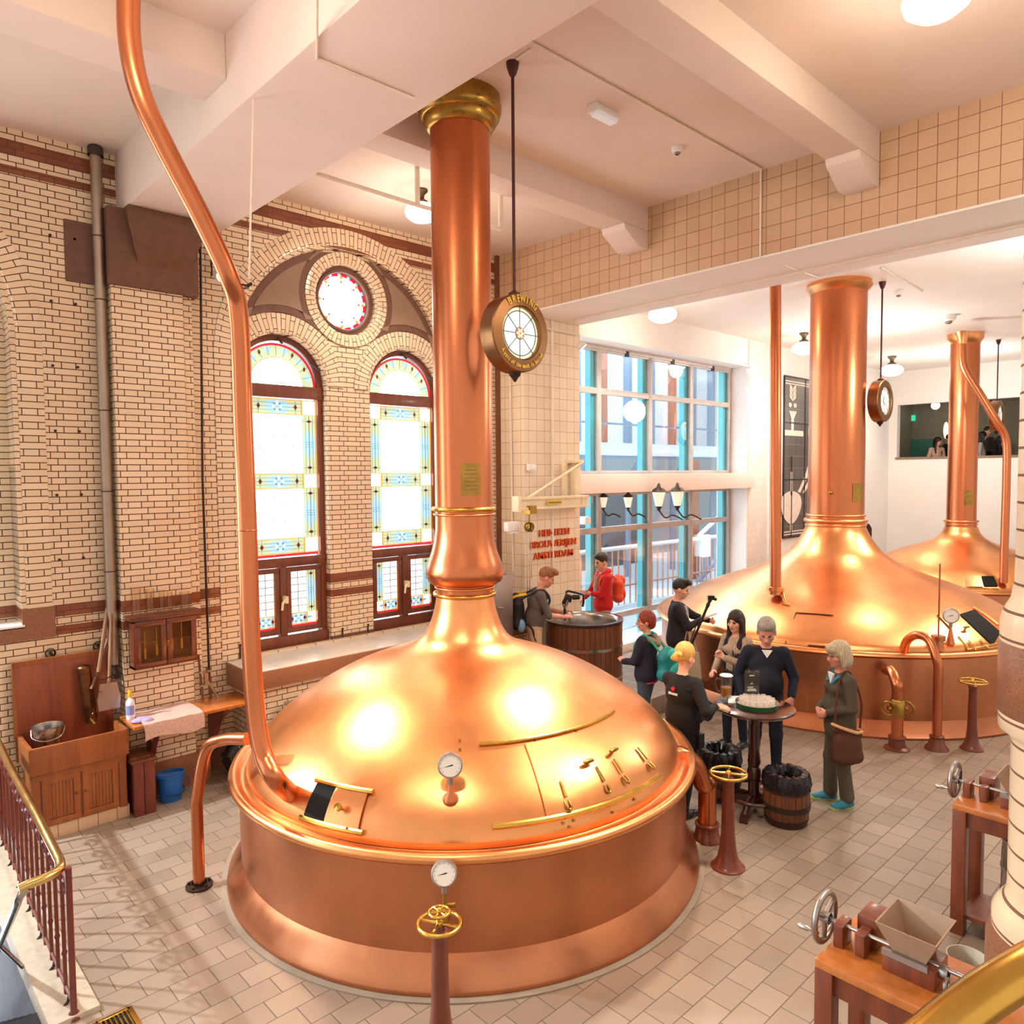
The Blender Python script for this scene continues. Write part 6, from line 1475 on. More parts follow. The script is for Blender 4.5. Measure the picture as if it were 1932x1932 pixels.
def person(label, pos, heading, H, shirt, pants, shoes, skin=None, hairc='#4a3020', brow='#3b2418', arms=None, feet=((-.1, .0), (.1, .03)), head=(0, 0, 0), lean=(0, 0), sleeve='shirt', fsleeve='skin',
           bulk=1.0, hem=.0, belly=0.0, hair='short', flare=0.0, neck=None, inner=None, h=.0085, hs=1.12, female=False, elbowdrop=None, under=None):
    s_ = H / 1.75
    t = thing('person', label, 'person', pos, heading - PI / 2); t.scale = (s_,) * 3
    f = Fig(); sk = skin or SKIN
    lx, ly = lean                                     # shift of the shoulders (side, forward)
    def L3(x, y, z):                                  # lean the upper body about the hips
        u = max(0, min(1, (z - .92) / .55)); return (x + lx * u, y + ly * u * u if True else y, z - abs(ly) * .12 * u)
    sw = .168 if female else .188; hw = .092
    for sg, (fx_, fy_) in zip((-1, 1), feet):
        hip = (sg * hw, 0, .92); an = (fx_, fy_ - .02, .09); kn = ((hip[0] + an[0]) / 2 + sg * .005, (hip[1] + an[1]) / 2 + .03, .5)
        pl = .008
        f.cap(hip, kn, .088 + pl, .06 + pl, 'pants', .03); f.cap(kn, (an[0], an[1], .12), .062 + pl, .045 + pl + flare, 'pants', .03)
        f.cap((an[0], an[1], .13), (an[0], an[1], .06), .05 + flare * .8, .045, 'pants' if flare else 'shoes', .015)
        f.cap((fx_, fy_ - .055, .042), (fx_ + sg * .02, fy_ + .06, .042), .042, .045, 'shoes', .02); f.cap((fx_ + sg * .02, fy_ + .05, .036), (fx_ + sg * .03, fy_ + .15, .032), .043, .034, 'shoes', .02)
        f.cap((fx_, fy_ - .07, .014), (fx_ + sg * .03, fy_ + .16, .014), .036, .034, 'sole', .008)
    f.ell((0, -.005, .95), (.165 * (1.03 if female else 1), .122, .13), 'pants', .04)
    b = bulk
    f.ell(L3(0, .012 + belly * .5, 1.1), (.152 * b, .115 * b + belly, .17), 'shirt', .04); f.ell(L3(0, -.005, 1.28), (.172 * b, .118 * b, .19), 'shirt', .04)
    if female: 
        for sg in (-1, 1): f.ell(L3(sg * .075, .085, 1.29), (.065, .055, .06), 'shirt', .03)
    f.cap(L3(-sw + .035, -.01, 1.405), L3(sw - .035, -.01, 1.405), .062 * b, .062 * b, 'shirt', .04); f.cap(L3(0, -.02, 1.38), L3(0, -.01, 1.45), .085, .058, 'shirt', .03)
    if hem:                                           # jacket skirt below the waist
        f.ell((lx * .1, 0, .95 - hem * .3), (.185 * b, .145 * b, .13 + hem), 'shirt', .03)
    if hem or bulk > 1.05: f.ell(L3(0, .0, 1.05), (.17 * b, .128 * b, .2), 'shirt', .04)
    if inner: f.ell(L3(0, .075 * b + .03, 1.22), (.055, .05, .2), 'inner', .01)
    f.cap(L3(0, -.012, 1.43), L3(0, .012, 1.56), .056, .05, 'skin' if not neck else 'scarf', .02)
    # head
    hy, hp, hr = [math.radians(a) for a in head]; RH = rot('z', hy) @ rot('x', -hp) @ rot('y', hr); pv = V(*L3(0, 0, 1.52)); off = V(lx, ly, -abs(ly) * .12) * 0
    def Hd(x, y, z): return pv + RH @ ((V(x, y, z) - V(0, 0, 1.52)) * hs)
    n0_ = len(f.p)
    def rescale(P, i0):
        for i in range(i0, len(P)):
            q = P[i]; P[i] = (q[0], q[1], q[2], q[3] * hs, q[4] * hs) + q[5:] if q[0] == 'c' else (q[0], q[1], q[2] * hs) + q[3:]
    f.ell(Hd(0, -.005, 1.668), (.074, .096, .1), 'skin', .02, RH); f.ell(Hd(0, .03, 1.605), (.058, .07, .085), 'skin', .025, RH); f.ell(Hd(0, .07, 1.553), (.026, .024, .022), 'skin', .02, RH)
    f.cap(Hd(0, .094, 1.65), Hd(0, .113, 1.618), .011, .015, 'skin', .012); f.ell(Hd(0, .112, 1.614), (.017, .013, .01), 'skin', .008, RH)
    for sg in (-1, 1):
        f.ell(Hd(sg * .076, -.005, 1.632), (.011, .022, .033), 'skin', .006, RH); f.ell(Hd(sg * .031, .088, 1.652), (.012, .007, .0058), 'eye', .003, RH)
        f.cap(Hd(sg * .016, .097, 1.669), Hd(sg * .046, .086, 1.672), .004, .003, 'brow', .004); f.ell(Hd(sg * .045, .06, 1.617), (.022, .025, .022), 'skin', .015, RH)
    f.ell(Hd(0, .1, 1.583), (.024, .009, .008), 'lip', .004, RH); rescale(f.p, n0_)
    # arms
    arms = arms or [None, None]; wr_out = []
    for sg, A in zip((-1, 1), arms):
        sh = V(*L3(sg * sw, -.01, 1.405))
        A = A or dict(w=(sg * .27, .03, .88), d=(0, .1, -1), curl=.35)
        pole = V(*A.get('pole', (sg * .55, -.5, -.65)))
        el, wr = ik(sh, V(*A['w']), .29, .255, pole); wr_out.append(wr)
        sl = .012 if fsleeve == 'shirt' else .004
        f.cap(sh, el, .056 * min(b, 1.08) + sl, .045 + sl, 'shirt', .03)
        fs_ = A.get('fs', fsleeve)
        if fs_ == 'shirt':
            e2 = el + (wr - el) * A.get('cuff', .9); f.cap(el, e2, .046 + sl * .6, .036 + sl * .5, 'shirt', .02); f.cap(e2, wr, .03, .027, 'skin', .006)
        else:
            e1 = sh + (el - sh) * .75; f.cap(e1, el, .05, .045, 'skin', .01) if fs_ == 'skin' else None; f.cap(el, wr, .044, .028, 'skin', .02)
        d = V(*A.get('d', wr - el)); hand(f, wr, d, V(*A.get('t', (-sg, .3, .6))), V(*A.get('n', (-sg, 0, -.3))), A.get('curl', .4))
    mats = {'skin': sk, 'shirt': shirt, 'pants': pants, 'shoes': shoes, 'sole': A_SOLE.get(shoes.name, shoes), 'eye': EYE, 'brow': mat('brow' + brow, brow, .7), 'lip': LIP, 'scarf': neck or shirt, 'inner': inner or shirt}
    body = fig_mesh('body', f, h, mats, t)
    # hair
    HM = mat('hair' + hairc, hairc, .55, var=.3, vscale=60, stretch=(1, 1, .15)); g = Fig()
    C = lambda *a: Hd(*a)
    if hair == 'short':
        g.ell(C(0, -.014, 1.685), (.082, .1, .098), 'h', .01, RH); g.ell(C(0, .03, 1.735), (.066, .07, .045), 'h', .02, RH)
        g.ell(C(0, .105, 1.61), (.1, .075, .1), 'h', .01, RH, True); g.ell(C(0, .0, 1.56), (.12, .085, .082), 'h', .01, RH, True)
    elif hair == 'quiff':
        g.ell(C(0, -.014, 1.685), (.081, .099, .097), 'h', .01, RH); g.ell(C(.01, .055, 1.755), (.06, .055, .042), 'h', .03, RH); g.ell(C(.02, .09, 1.75), (.04, .03, .028), 'h', .02, RH)
        g.ell(C(0, .115, 1.605), (.1, .08, .108), 'h', .01, RH, True); g.ell(C(0, .0, 1.55), (.12, .085, .085), 'h', .01, RH, True)
    elif hair == 'cropround':
        g.ell(C(0, -.018, 1.68), (.09, .106, .105), 'h', .01, RH); g.ell(C(0, -.06, 1.62), (.075, .06, .08), 'h', .03, RH); g.ell(C(0, .115, 1.605), (.1, .075, .1), 'h', .01, RH, True)
    elif hair == 'bob':
        g.ell(C(0, -.012, 1.685), (.092, .108, .105), 'h', .01, RH); g.ell(C(0, -.04, 1.6), (.098, .085, .11), 'h', .04, RH); g.ell(C(0, .075, 1.715), (.072, .04, .05), 'h', .02, RH)
        for sg in (-1, 1): g.cap(C(sg * .08, .02, 1.66), C(sg * .082, .015, 1.55), .025, .02, 'h', .02)
        g.ell(C(0, .115, 1.6), (.062, .07, .085), 'h', .01, RH, True); g.ell(C(0, .0, 1.5), (.07, .07, .06), 'h', .01, RH, True)
    elif hair == 'long':
        g.ell(C(0, -.012, 1.685), (.088, .106, .102), 'h', .01, RH); g.cap(C(0, -.05, 1.63), V(*L3(0, -.09, 1.3)), .085, .055, 'h', .04)
        for sg in (-1, 1): g.cap(C(sg * .075, .02, 1.66), C(sg * .085, .01, 1.5), .026, .03, 'h', .02); g.cap(C(sg * .085, .01, 1.5), V(*L3(sg * .1, .09, 1.28)), .032, .022, 'h', .02)
        g.ell(C(0, .12, 1.6), (.066, .07, .1), 'h', .01, RH, True)
    elif hair == 'bun':
        g.ell(C(0, -.016, 1.685), (.084, .104, .1), 'h', .01, RH); g.ell(C(0, -.02, 1.7), (.086, .09, .09), 'h', .02, RH); g.ell(C(0, -.11, 1.635), (.05, .042, .042), 'h', .015, RH); g.ell(C(.03, -.125, 1.66), (.03, .028, .026), 'h', .01, RH); g.ell(C(-.03, -.12, 1.62), (.03, .028, .026), 'h', .01, RH)
        g.ell(C(0, .11, 1.605), (.1, .07, .1), 'h', .01, RH, True); g.ell(C(0, .02, 1.54), (.12, .1, .08), 'h', .01, RH, True)
    rescale(g.p, 0)
    fig_mesh('hair', g, .006 if h < .01 else h * .8, {'h': HM}, t)
    t['_w'] = 0; del t['_w']
    def Wd(p): return Vector((t.location)) + (Matrix.Rotation(heading - PI / 2, 3, 'Z') @ (Vector(tuple(p)) * s_))
    return t, Wd, wr_out, (Hd, RH, L3)
A_SOLE = {}
def cloth(name, c, r=.85, var=.1, b=.25, vs=26): return mat(name, c, r, var=var, vscale=vs, bump=b)
CHINO = cloth('chino', '#c3a98a'); GREYT = cloth('grey_tee', '#5b5350'); REDJ = cloth('red_jacket', '#c81c20'); NAVYJ = cloth('navy_coat', '#1e1d2b'); DENIM = cloth('denim', '#37424f'); NAVYDEN = cloth('dark_denim', '#141b2b')
BLKJ = cloth('black_jacket', '#211b1e'); BLKC = cloth('black_cloth', '#0f0d0f'); NAVYS = cloth('navy_sweater', '#0d1020'); OLIVE = cloth('olive_knit', '#4d4436', vs=50); TAUPE = cloth('taupe_trousers', '#5a5145'); KHAKI = cloth('khaki', '#6d6a52'); GREYIN = cloth('grey_inner', '#a7a2a0'); BEIGEB = cloth('beige_blouse', '#a58f78', vs=60, var=.3)
SHOEB = mat('black_leather', '#15110f', .4); SHOEW = mat('white_trainer', '#cfc8c2', .6); SHOET = mat('teal_trainer', '#2c8299', .6); A_SOLE['teal_trainer'] = mat('lime_sole', '#b9c46a', .6); SHOEBR = mat('brown_shoe', '#3a281d', .5)
fa = math.radians(43.3)                                # camera heading
def at_px(px, D, z=0.0):
    c = fd(px, 885, D); return Vector((c.x, c.y, z))
# 1 man in grey t-shirt
pos = at_px(1006, 10.86, .25); HD = math.radians(-38)
t1, W1, wr1, hd1 = person(
    'person in grey t-shirt and chinos bending over the tub with a camera rig', pos, HD, 1.84, GREYT, CHINO, SHOEBR, SKINP, '#8a5a34', '#7a4f30', hair='quiff', bulk=1.14, lean=(0, .11), head=(0, 28, 0),
    arms=[dict(w=(-.1, .44, 1.1), d=(.1, .6, .2), curl=.6), dict(w=(.13, .4, 1.08), d=(-.1, .7, .1), curl=.6, fs='skin')])
# 2 person in red jacket
pos = at_px(1137, 12.6, .25)
t2, W2, wr2, hd2 = person('person in red hooded jacket with orange backpack by the glass wall', pos, math.radians(152), 1.83, REDJ, CHINO, SHOEBR, SKIN, '#33221a', hair='short', bulk=1.1, hem=.02, head=(14, 12, 0), inner=GREYIN, fsleeve='shirt',
    arms=[dict(w=(-.02, .3, 1.16), d=(.3, .3, .25), curl=.7, cuff=.55, n=(0, 0, -1)), dict(w=(.22, .3, .98), d=(0, .6, -.5), curl=.4, cuff=.6)])
# 3 red haired woman with teal backpack
pos = at_px(1221, 9.5)
t3, W3, wr3, hd3 = person('red haired person in dark coat with leopard scarf seen from behind', pos, math.radians(100), 1.66, NAVYJ, DENIM, SHOEB, SKINP, '#7c2f17', hair='cropround', bulk=1.12, hem=.05, female=True, head=(28, 5, 0), fsleeve='shirt', neck=mat('leopard_scarf', '#b59a7b', .8, var=.6, vscale=70), feet=((-.13, -.05), (.1, .12)),
    arms=[dict(w=(-.13, .3, 1.08), d=(.3, .4, .2)), dict(w=(.12, .3, 1.05), d=(-.3, .4, .2))])
# 4 man with monopod
pos = at_px(1279, 11.0)
t4, W4, wr4, hd4 = person('person in dark jacket holding a black monopod and a phone', pos, math.radians(-52), 1.86, BLKJ, KHAKI, SHOEB, SKIN, '#241a18', hair='quiff', bulk=1.1, hem=.04, head=(-8, 16, 0), inner=GREYIN, fsleeve='shirt',
    arms=[dict(w=(-.18, .47, 1.17), d=(.5, .4, .0), curl=.9, n=(1, 0, 0), t=(0, .2, 1)), dict(w=(.12, .33, 1.25), d=(-.5, .5, .25), curl=.5, n=(-.3, 0, -1))])
# 5 blonde woman at the table
pos = at_px(1290, 7.42)
tgt = fz(1368, 1338, tz + .03)
HD5 = math.radians(-2); s5 = 1.71 / 1.75
loc5 = Matrix.Rotation(-(HD5 - PI / 2), 3, 'Z') @ (Vector((tgt.x, tgt.y, tz + .05)) - pos) / s5
dloc = Vector((loc5.x, loc5.y, 0)).normalized()
w5 = Vector(loc5) - dloc * .1
t5, W5, wr5, hd5 = person('blonde person in black uniform reaching onto the bar table', pos, HD5, 1.71, BLKC, BLKC, SHOEB, SKIN, '#d0a052', '#a87d45', hair='bun', bulk=1.14, female=True, head=(-6, 14, 0), fsleeve='shirt', feet=((-.08, -.05), (.1, -.1)),
    arms=[dict(w=(-.1, .38, 1.1), d=(.2, .6, -.1)), dict(w=tuple(w5), d=tuple(dloc), curl=.35, n=(0, 0, -1), t=(-.4, .6, .3))])
# 6 dark haired woman
pos = at_px(1392, 9.27)
t6, W6, wr6, hd6 = person('long dark haired person in beige blouse and vest behind the pitcher', pos, math.radians(172), 1.7, BEIGEB, NAVYDEN, SHOEB, SKIN, '#2a1712', hair='long', female=True, head=(8, 8, 0), fsleeve='shirt', feet=((-.09, -.02), (.09, .08)),
    arms=[dict(w=(-.02, .28, 1.22), d=(.4, .1, .4), curl=.9, n=(0, 1, 0)), dict(w=(.16, .25, 1.0), d=(-.2, .6, 0))])
# 7 man in navy sweater
pos = at_px(1449, 8.3)
t7, W7, wr7, hd7 = person('grey haired person with glasses in navy sweater facing the bar table', pos, math.radians(212), 1.8, NAVYS, NAVYDEN, SHOEW, SKINP, '#8d8479', '#8a7d70', hair='short', bulk=1.1, belly=.06, hs=1.22, head=(-4, 26, 0), fsleeve='shirt', feet=((-.12, .0), (.13, .05)),
    arms=[dict(w=(-.25, .16, .96), d=(.25, .3, -1), curl=.4), dict(w=(.24, .04, .92), d=(-.1, .4, -.8), curl=.4)])
# 8 grey haired woman at the right
pos = at_px(1592, 7.6)
t8, W8, wr8, hd8 = person('grey haired person in olive tunic with brown bag standing alone', pos, math.radians(140), 1.68, OLIVE, TAUPE, SHOET, SKINP, '#b3a488', '#8d7a62', hair='bob', female=True, bulk=1.08, hem=.16, flare=.022, head=(4, 10, 0), fsleeve='shirt', feet=((-.1, -.02), (.11, .06)),
    arms=[dict(w=(-.09, .19, 1.05), d=(.45, .22, -.3), curl=.6, n=(0, -1, 0)), dict(w=(.09, .2, 1.04), d=(-.45, .22, -.25), curl=.5, n=(0, -1, 0))])
# visitors behind the inner window
for i, (px, py, D, c, hc, lb) in enumerate(((1768, 832, 20.6, '#c9a28c', '#1d1512', 'small distant person in pale top behind the inner window, left of the far chimney'), (1790, 826, 20.9, '#171314', '#171210', 'small distant person in black touching the far chimney edge behind the inner window'), (1852, 822, 20.6, '#a09b94', '#15100e', 'small distant person in pale grey right of the far chimney behind the inner window'), (1862, 812, 21.4, '#4d4a40', '#15100e', 'taller small distant person in dark green behind the inner window'), (1886, 830, 20.5, '#120f10', '#120f10', 'small distant person in black beside the column behind the inner window'))):
    q = fx(px, py, (26.0, 26.8, 25.9, 27.1, 26.6)[i]); t, *_ = person(lb, (q.x, q.y, q.z - 1.63), math.radians(230 + 25 * (i % 3)), 1.7, cloth('far_top%d' % i, c), BLKC, SHOEB, SKIN, hc, hair='short' if i % 2 else 'long', h=.022, fsleeve='shirt', head=(20, 10, 0)); t['group'] = 'distant visitors behind the inner window'

# ------------------------------------------------------------------ what the people carry
def frame_of(t): return Matrix.Translation(t.location) @ Matrix.Rotation(t.rotation_euler[2], 4, 'Z') @ Matrix.Diagonal((t.scale[0],) * 3 + (1,))
def pack(t, label, main, accent, w=.3, hgt=.46, d=.17, z=1.18, y=-.2, straps=None, pockets=True, ly=0.0):
    o = thing('backpack', label, 'backpack', t.location); F_ = frame_of(t)
    f = Fig(); f.ell((0, y - d * .35, z), (w * .5, d * .62, hgt * .5), 'm', .03); f.cap((-w * .3, y - d * .3, z - hgt * .3), (w * .3, y - d * .3, z - hgt * .3), d * .5, d * .5, 'm', .03); f.cap((-w * .3, y - d * .3, z + hgt * .2), (w * .3, y - d * .3, z + hgt * .2), d * .45, d * .45, 'm', .03)
    vs, q = mesh_sdf(f.p, .012); vs = np.array([tuple(F_ @ Vector(v) - t.location) for v in vs]); np_mesh('body', vs, q, [main], np.zeros(len(q)), o)
    if pockets:
        f = Fig(); f.ell((0, y - d * .85, z - hgt * .18), (w * .38, d * .35, hgt * .24), 'm', .02); f.ell((0, y - d * .75, z + hgt * .3), (w * .4, d * .4, hgt * .16), 'm', .02)
        vs, q = mesh_sdf(f.p, .012); vs = np.array([tuple(F_ @ Vector(v) - t.location) for v in vs]); np_mesh('pocket', vs, q, [accent], np.zeros(len(q)), o)
    for sg in (-1, 1):
        mb = MB(F_); mb.tube(bez([(sg * .1, y, z + hgt * .36), (sg * .115, -.05 + ly, 1.475 - ly * .12), (sg * .12, .05 + ly, 1.44 - ly * .12), (sg * .13, .125 + ly * .7, 1.3), (sg * .15, .05 + ly * .3, 1.12)], 6), .018, 8); mb.build('strap', straps or accent, o, True)
    return o
t = pack(t1, 'black and yellow hiking backpack worn over the grey t-shirt', mat('pack_black', '#1d1b1f', .7), mat('pack_navy', '#22304c', .6), .34, .52, .2, 1.16, -.19, mat('pack_dark', '#26262a', .7), True, .11)
F_ = frame_of(t1)
for x in (-.1, .1, .16):
    mb = MB(F_); mb.tube(bez([(x, -.12, 1.42), (x * 1.05, -.33, 1.36), (x * 1.1, -.39, 1.15), (x * .9, -.37, .95)], 6), .012, 6); mb.build('yellow_trim', mat('pack_yellow', '#e2b32c', .5), t, True)
mb = MB(F_); mb.ell((.16, -.2, .98), (.05, .06, .09)); mb.build('bottle_pouch', mat('pouch_blue', '#6f9cc4', .5), t, True)
mb = MB(F_); mb.tube(bez([(.17, -.12, 1.0), (.19, -.05, .93), (.17, -.02, .82), (.18, .0, .76)], 5), .014, 6); mb.build('dangling_strap', BLACK, t, True)
pack(t2, 'orange backpack worn over the red jacket', mat('pack_orange', '#e2502a', .6), mat('pack_orange2', '#d8431f', .6), .3, .48, .16, 1.2, -.2, mat('strap_orange', '#e8642c', .6))
t = pack(t3, 'teal drawstring backpack on the dark coat', mat('pack_teal', '#117a7c', .6), mat('pack_teal2', '#1f9a8e', .6), .33, .46, .2, 1.12, -.24, mat('strap_teal', '#1f9a7e', .6))
mb = MB(frame_of(t3)); mb.tube([(.168 * math.cos(a), .125 * math.sin(a) - .01, .84) for a in [k * PI / 12 for k in range(24)]], .016, 6, closed=True)
o = mb.build('waist_garment', mat('pink_hem', '#cf2e55', .6)); tag(o, 'bright pink hem showing under the dark coat of the red haired person', 'garment')
# hood of red jacket, collar bits
mb = MB(frame_of(t2)); mb.tube(bez([(-.1, .04, 1.45), (-.09, -.06, 1.5), (0, -.11, 1.5), (.09, -.06, 1.5), (.1, .04, 1.45)], 6), .04, 10); o = mb.build('hood', REDJ); o.parent = t2; o.matrix_parent_inverse = frame_of(t2).inverted()
mb = MB(frame_of(t3)); mb.tube(bez([(-.12, .0, 1.43), (-.08, -.1, 1.42), (0, -.16, 1.36), (.08, -.1, 1.42), (.12, .0, 1.43)], 6), .045, 10); o = mb.build('hood', mat('fur_trim', '#8d7660', .9, var=.4, vscale=60, bump=.6)); o.parent = t3; o.matrix_parent_inverse = frame_of(t3).inverted()
def child(mb, name, m, t, W=None): o = mb.build(name, m); o.parent = t; o.matrix_parent_inverse = frame_of(t).inverted(); return o
# glasses
for tt, hd in ((t7, hd7), (t8, hd8), (t3, hd3)):
    Hd = hd[0]; mb = MB(frame_of(tt)); n_ = Vector(tuple(hd[1] @ V(0, 1, 0)))
    M = Matrix.Identity(4)
    for sg in (-1, 1):
        c = Vector(tuple(Hd(sg * .033, .108, 1.65))); ux = Vector(tuple(hd[1] @ V(1, 0, 0))); uz = Vector(tuple(hd[1] @ V(0, 0, 1)))
        mb.tube([c + ux * .024 * math.cos(a) + uz * .018 * math.sin(a) for a in [k * PI / 8 for k in range(16)]], .0015, 6, closed=True)
        mb.tube([Vector(tuple(Hd(sg * .057, .105, 1.655))), Vector(tuple(Hd(sg * .078, .0, 1.655)))], .0025, 6)
    mb.tube([Vector(tuple(Hd(-.01, .112, 1.652))), Vector(tuple(Hd(.01, .112, 1.652)))], .0022, 6); child(mb, 'glasses', mat('glasses_metal', '#8d8784', .3, .8), tt)
# collar of navy sweater, white top of woman 8
def vpatch(t, w, z0, z1, y, m, name):
    mb = MB(frame_of(t)); mb.prism([(-w, z1), (w, z1), (0, z0)], 'Y', y - .02, y); return child(mb, name, m, t)
vpatch(t7, .055, 1.37, 1.455, .118, mat('shirt_white', '#e8e2da', .7), 'shirt_collar'); vpatch(t8, .06, 1.33, 1.46, .115, mat('top_white', '#e6e6ea', .7), 'white_top')
mb = MB(frame_of(t8)); mb.tube(bez([(-.1, -.02, 1.45), (-.085, .07, 1.43), (-.05, .12, 1.36)], 5), .018, 8); mb.tube(bez([(.1, -.02, 1.45), (.085, .07, 1.43), (.05, .12, 1.36)], 5), .018, 8); child(mb, 'teal_scarf', mat('scarf_teal', '#3b7d95', .8), t8)
# vest and logo
f = Fig(); f.ell((-.1, .0, 1.2), (.075, .13, .28), 'm', .03); f.ell((.1, .0, 1.2), (.075, .13, .28), 'm', .03); f.ell((0, -.06, 1.2), (.16, .075, .28), 'm', .03)
vs, q = mesh_sdf(f.p, .012); o = np_mesh('vest', vs, q, [BLKJ], np.zeros(len(q)), t6)
mb = MB(frame_of(t5)); M = Matrix.Translation((-.02, -.142, 1.33)); r0 = .028
mb.prism([(-.02 + (r0 if k % 2 == 0 else r0 * .42) * math.sin(k * PI / 5), 1.345 + (r0 if k % 2 == 0 else r0 * .42) * math.cos(k * PI / 5)) for k in range(10)], 'Y', -.15, -.12); child(mb, 'red_star', mat('star_red', '#c8252c', .5), t5)
mb = MB(frame_of(t5))
for k in range(7): mb.b2((-.075 + .016 * k, -.147, 1.285), (-.064 + .016 * k, -.12, 1.306))
child(mb, 'back_print', mat('print_white', '#e8e6e2', .6), t5)
# apron-like dark folder / jacket over the arm of the blonde
A_, B_, C_, D_ = fd(1300, 1296, 7.35), fd(1360, 1334, 7.42), fd(1342, 1356, 7.5), fd(1316, 1364, 7.5)
mb = MB(); P = []
for v in [j / 8 for j in range(9)]:
    P.append([(A_ * (1 - u) + B_ * u) * (1 - v) + (D_ * (1 - u) + C_ * u) * v + Vector((0, 0, .018 * math.sin(6 * u + 4 * v) + .05 * math.sin(PI * v) * (1 - u))) for u in [i / 10 for i in range(11)]])
off_ = Vector((-.03, .02, -.02)); mb.grid(P); mb.grid([[p + off_ for p in r] for r in P])
bd = lambda G: G[0] + [r[-1] for r in G[1:-1]] + G[-1][::-1] + [r[0] for r in G[1:-1]][::-1]
e1_ = bd(P); e2_ = [p + off_ for p in e1_]; mb.grid([e1_ + [e1_[0]], e2_ + [e2_[0]]])
o = mb.build('dark_coat', mat('shiny_navy', '#23303c', .25)); tag(o, 'shiny dark folded coat held under the arm of the blonde person', 'coat')
mb = MB(frame_of(t5)); mb.box((.2, .02, .82), (.05, .09, .15)); child(mb, 'hip_pouch', BLACK, t5)
# camera rig of person 1
wl, wr_ = W1(wr1[0]), W1(wr1[1]); rc = fd(1072, 1128, 11.2); rt = Vector((.686, -.728, 0))
t = thing('camera_rig', 'black camera rig with top handle held over the tub', 'camera', rc)
mb = MB(); M = Matrix.Translation(rc) @ Matrix.Rotation(math.radians(-46.7), 4, 'Z') @ Matrix.Rotation(.35, 4, 'Y')
mb.box((0, 0, 0), (.12, .09, .1), M); mb.box((-.02, 0, -.08), (.09, .07, .06), M); mb.build('camera_body', BLACK, t, True, bevel=.006)
mb = MB(); mb.tube([M @ Vector((.06, 0, .03)), M @ Vector((.16, 0, .07))], [.04, .035], 14); mb.build('lens', BLACK, t, True)
mb = MB(); mb.tube([M @ Vector(p) for p in ((-.06, 0, .06), (-.04, 0, .1), (.12, 0, .12), (.2, 0, .12), (.24, 0, .02), (.25, 0, -.05))], .018, 8); mb.build('top_handle', BLACK, t, True)
mb = MB(); mb.tube([wl + Vector((0, 0, .02)), rc + Vector((0, 0, -.02))], .016, 8); mb.tube([wr_ + (rc - wr_) * .25 + Vector((0, 0, -.12)), wr_ + (rc - wr_) * .25 + Vector((0, 0, .05)), rc], .018, 8); mb.build('grip_arm', BLACK, t, True)
# monopod, phone, tote bag of person 4
a, b = fd(1333, 1148, 10.7), fd(1302, 1222, 10.75); t = thing('monopod', 'black monopod with small camera on top', 'monopod', b)
ax_ = (a - b).normalized()
mb = MB(); mb.tube([b - ax_ * .5, b, a], [.014, .018, .02], 10); mb.tube([b + ax_ * .1 + Vector((-.03, .02, 0)), b + ax_ * .45 + Vector((-.05, .03, 0))], .008, 6); mb.build('pole', BLACK, t, True)
mb = MB(); mb.tube([a, a + ax_ * .06, a + ax_ * .09, a + ax_ * .14], [.02, .03, .022, .03], 10); mb.box(a + ax_ * .17, (.09, .06, .06), rz=-.8); mb.tube([a + ax_ * .17, a + ax_ * .14 + rt * .09], .022, 8); mb.build('camera_head', BLACK, t, True)
mb = MB(); p = W4(wr4[1]); d_ = Vector((math.cos(math.radians(-52)), math.sin(math.radians(-52)), 0)); q = p + d_ * .13 + Vector((0, 0, .06)); M = Matrix.Translation(q) @ Matrix.Rotation(math.radians(-52), 4, 'Z') @ Matrix.Rotation(-.35, 4, 'Y')
mb.box((0, 0, 0), (.17, .09, .012), M); o = mb.build('phone', mat('phone_pale', '#c7a9a4', .3), bevel=.004); tag(o, 'pale smartphone in the hand of the monopod holder', 'phone')
q = fd(1302, 1255, 10.85); t = thing('tote_bag', 'beige canvas tote bag hanging beside the monopod holder', 'bag', q)
mb = MB(); M = Matrix.Translation(q) @ Matrix.Rotation(math.radians(-46), 4, 'Z'); mb.box((0, 0, 0), (.34, .12, .4), M, taper=.75); mb.build('bag_body', cloth('tote_beige', '#b09c82'), t, True, bevel=.03)
mb = MB(); mb.tube(bez([M @ Vector((-.1, 0, .19)), M @ Vector((-.06, 0, .45)), M @ Vector((.0, 0, .55)), M @ Vector((.1, 0, .19))], 6), .01, 6); mb.build('strap', mat('strap_beige', '#a08c72', .8), t, True)
mb = MB(frame_of(t6)); mb.tube(bez([(-.05, .14, 1.3), (-.08, .16, 1.1), (-.05, .17, .98), (.02, .16, 1.05)], 6), .008, 6); mb.box((-.06, .2, .99), (.16, .06, .1)); o = mb.build('camera_case', BLACK); tag(o, 'small black camera case hanging before the long haired person', 'camera')
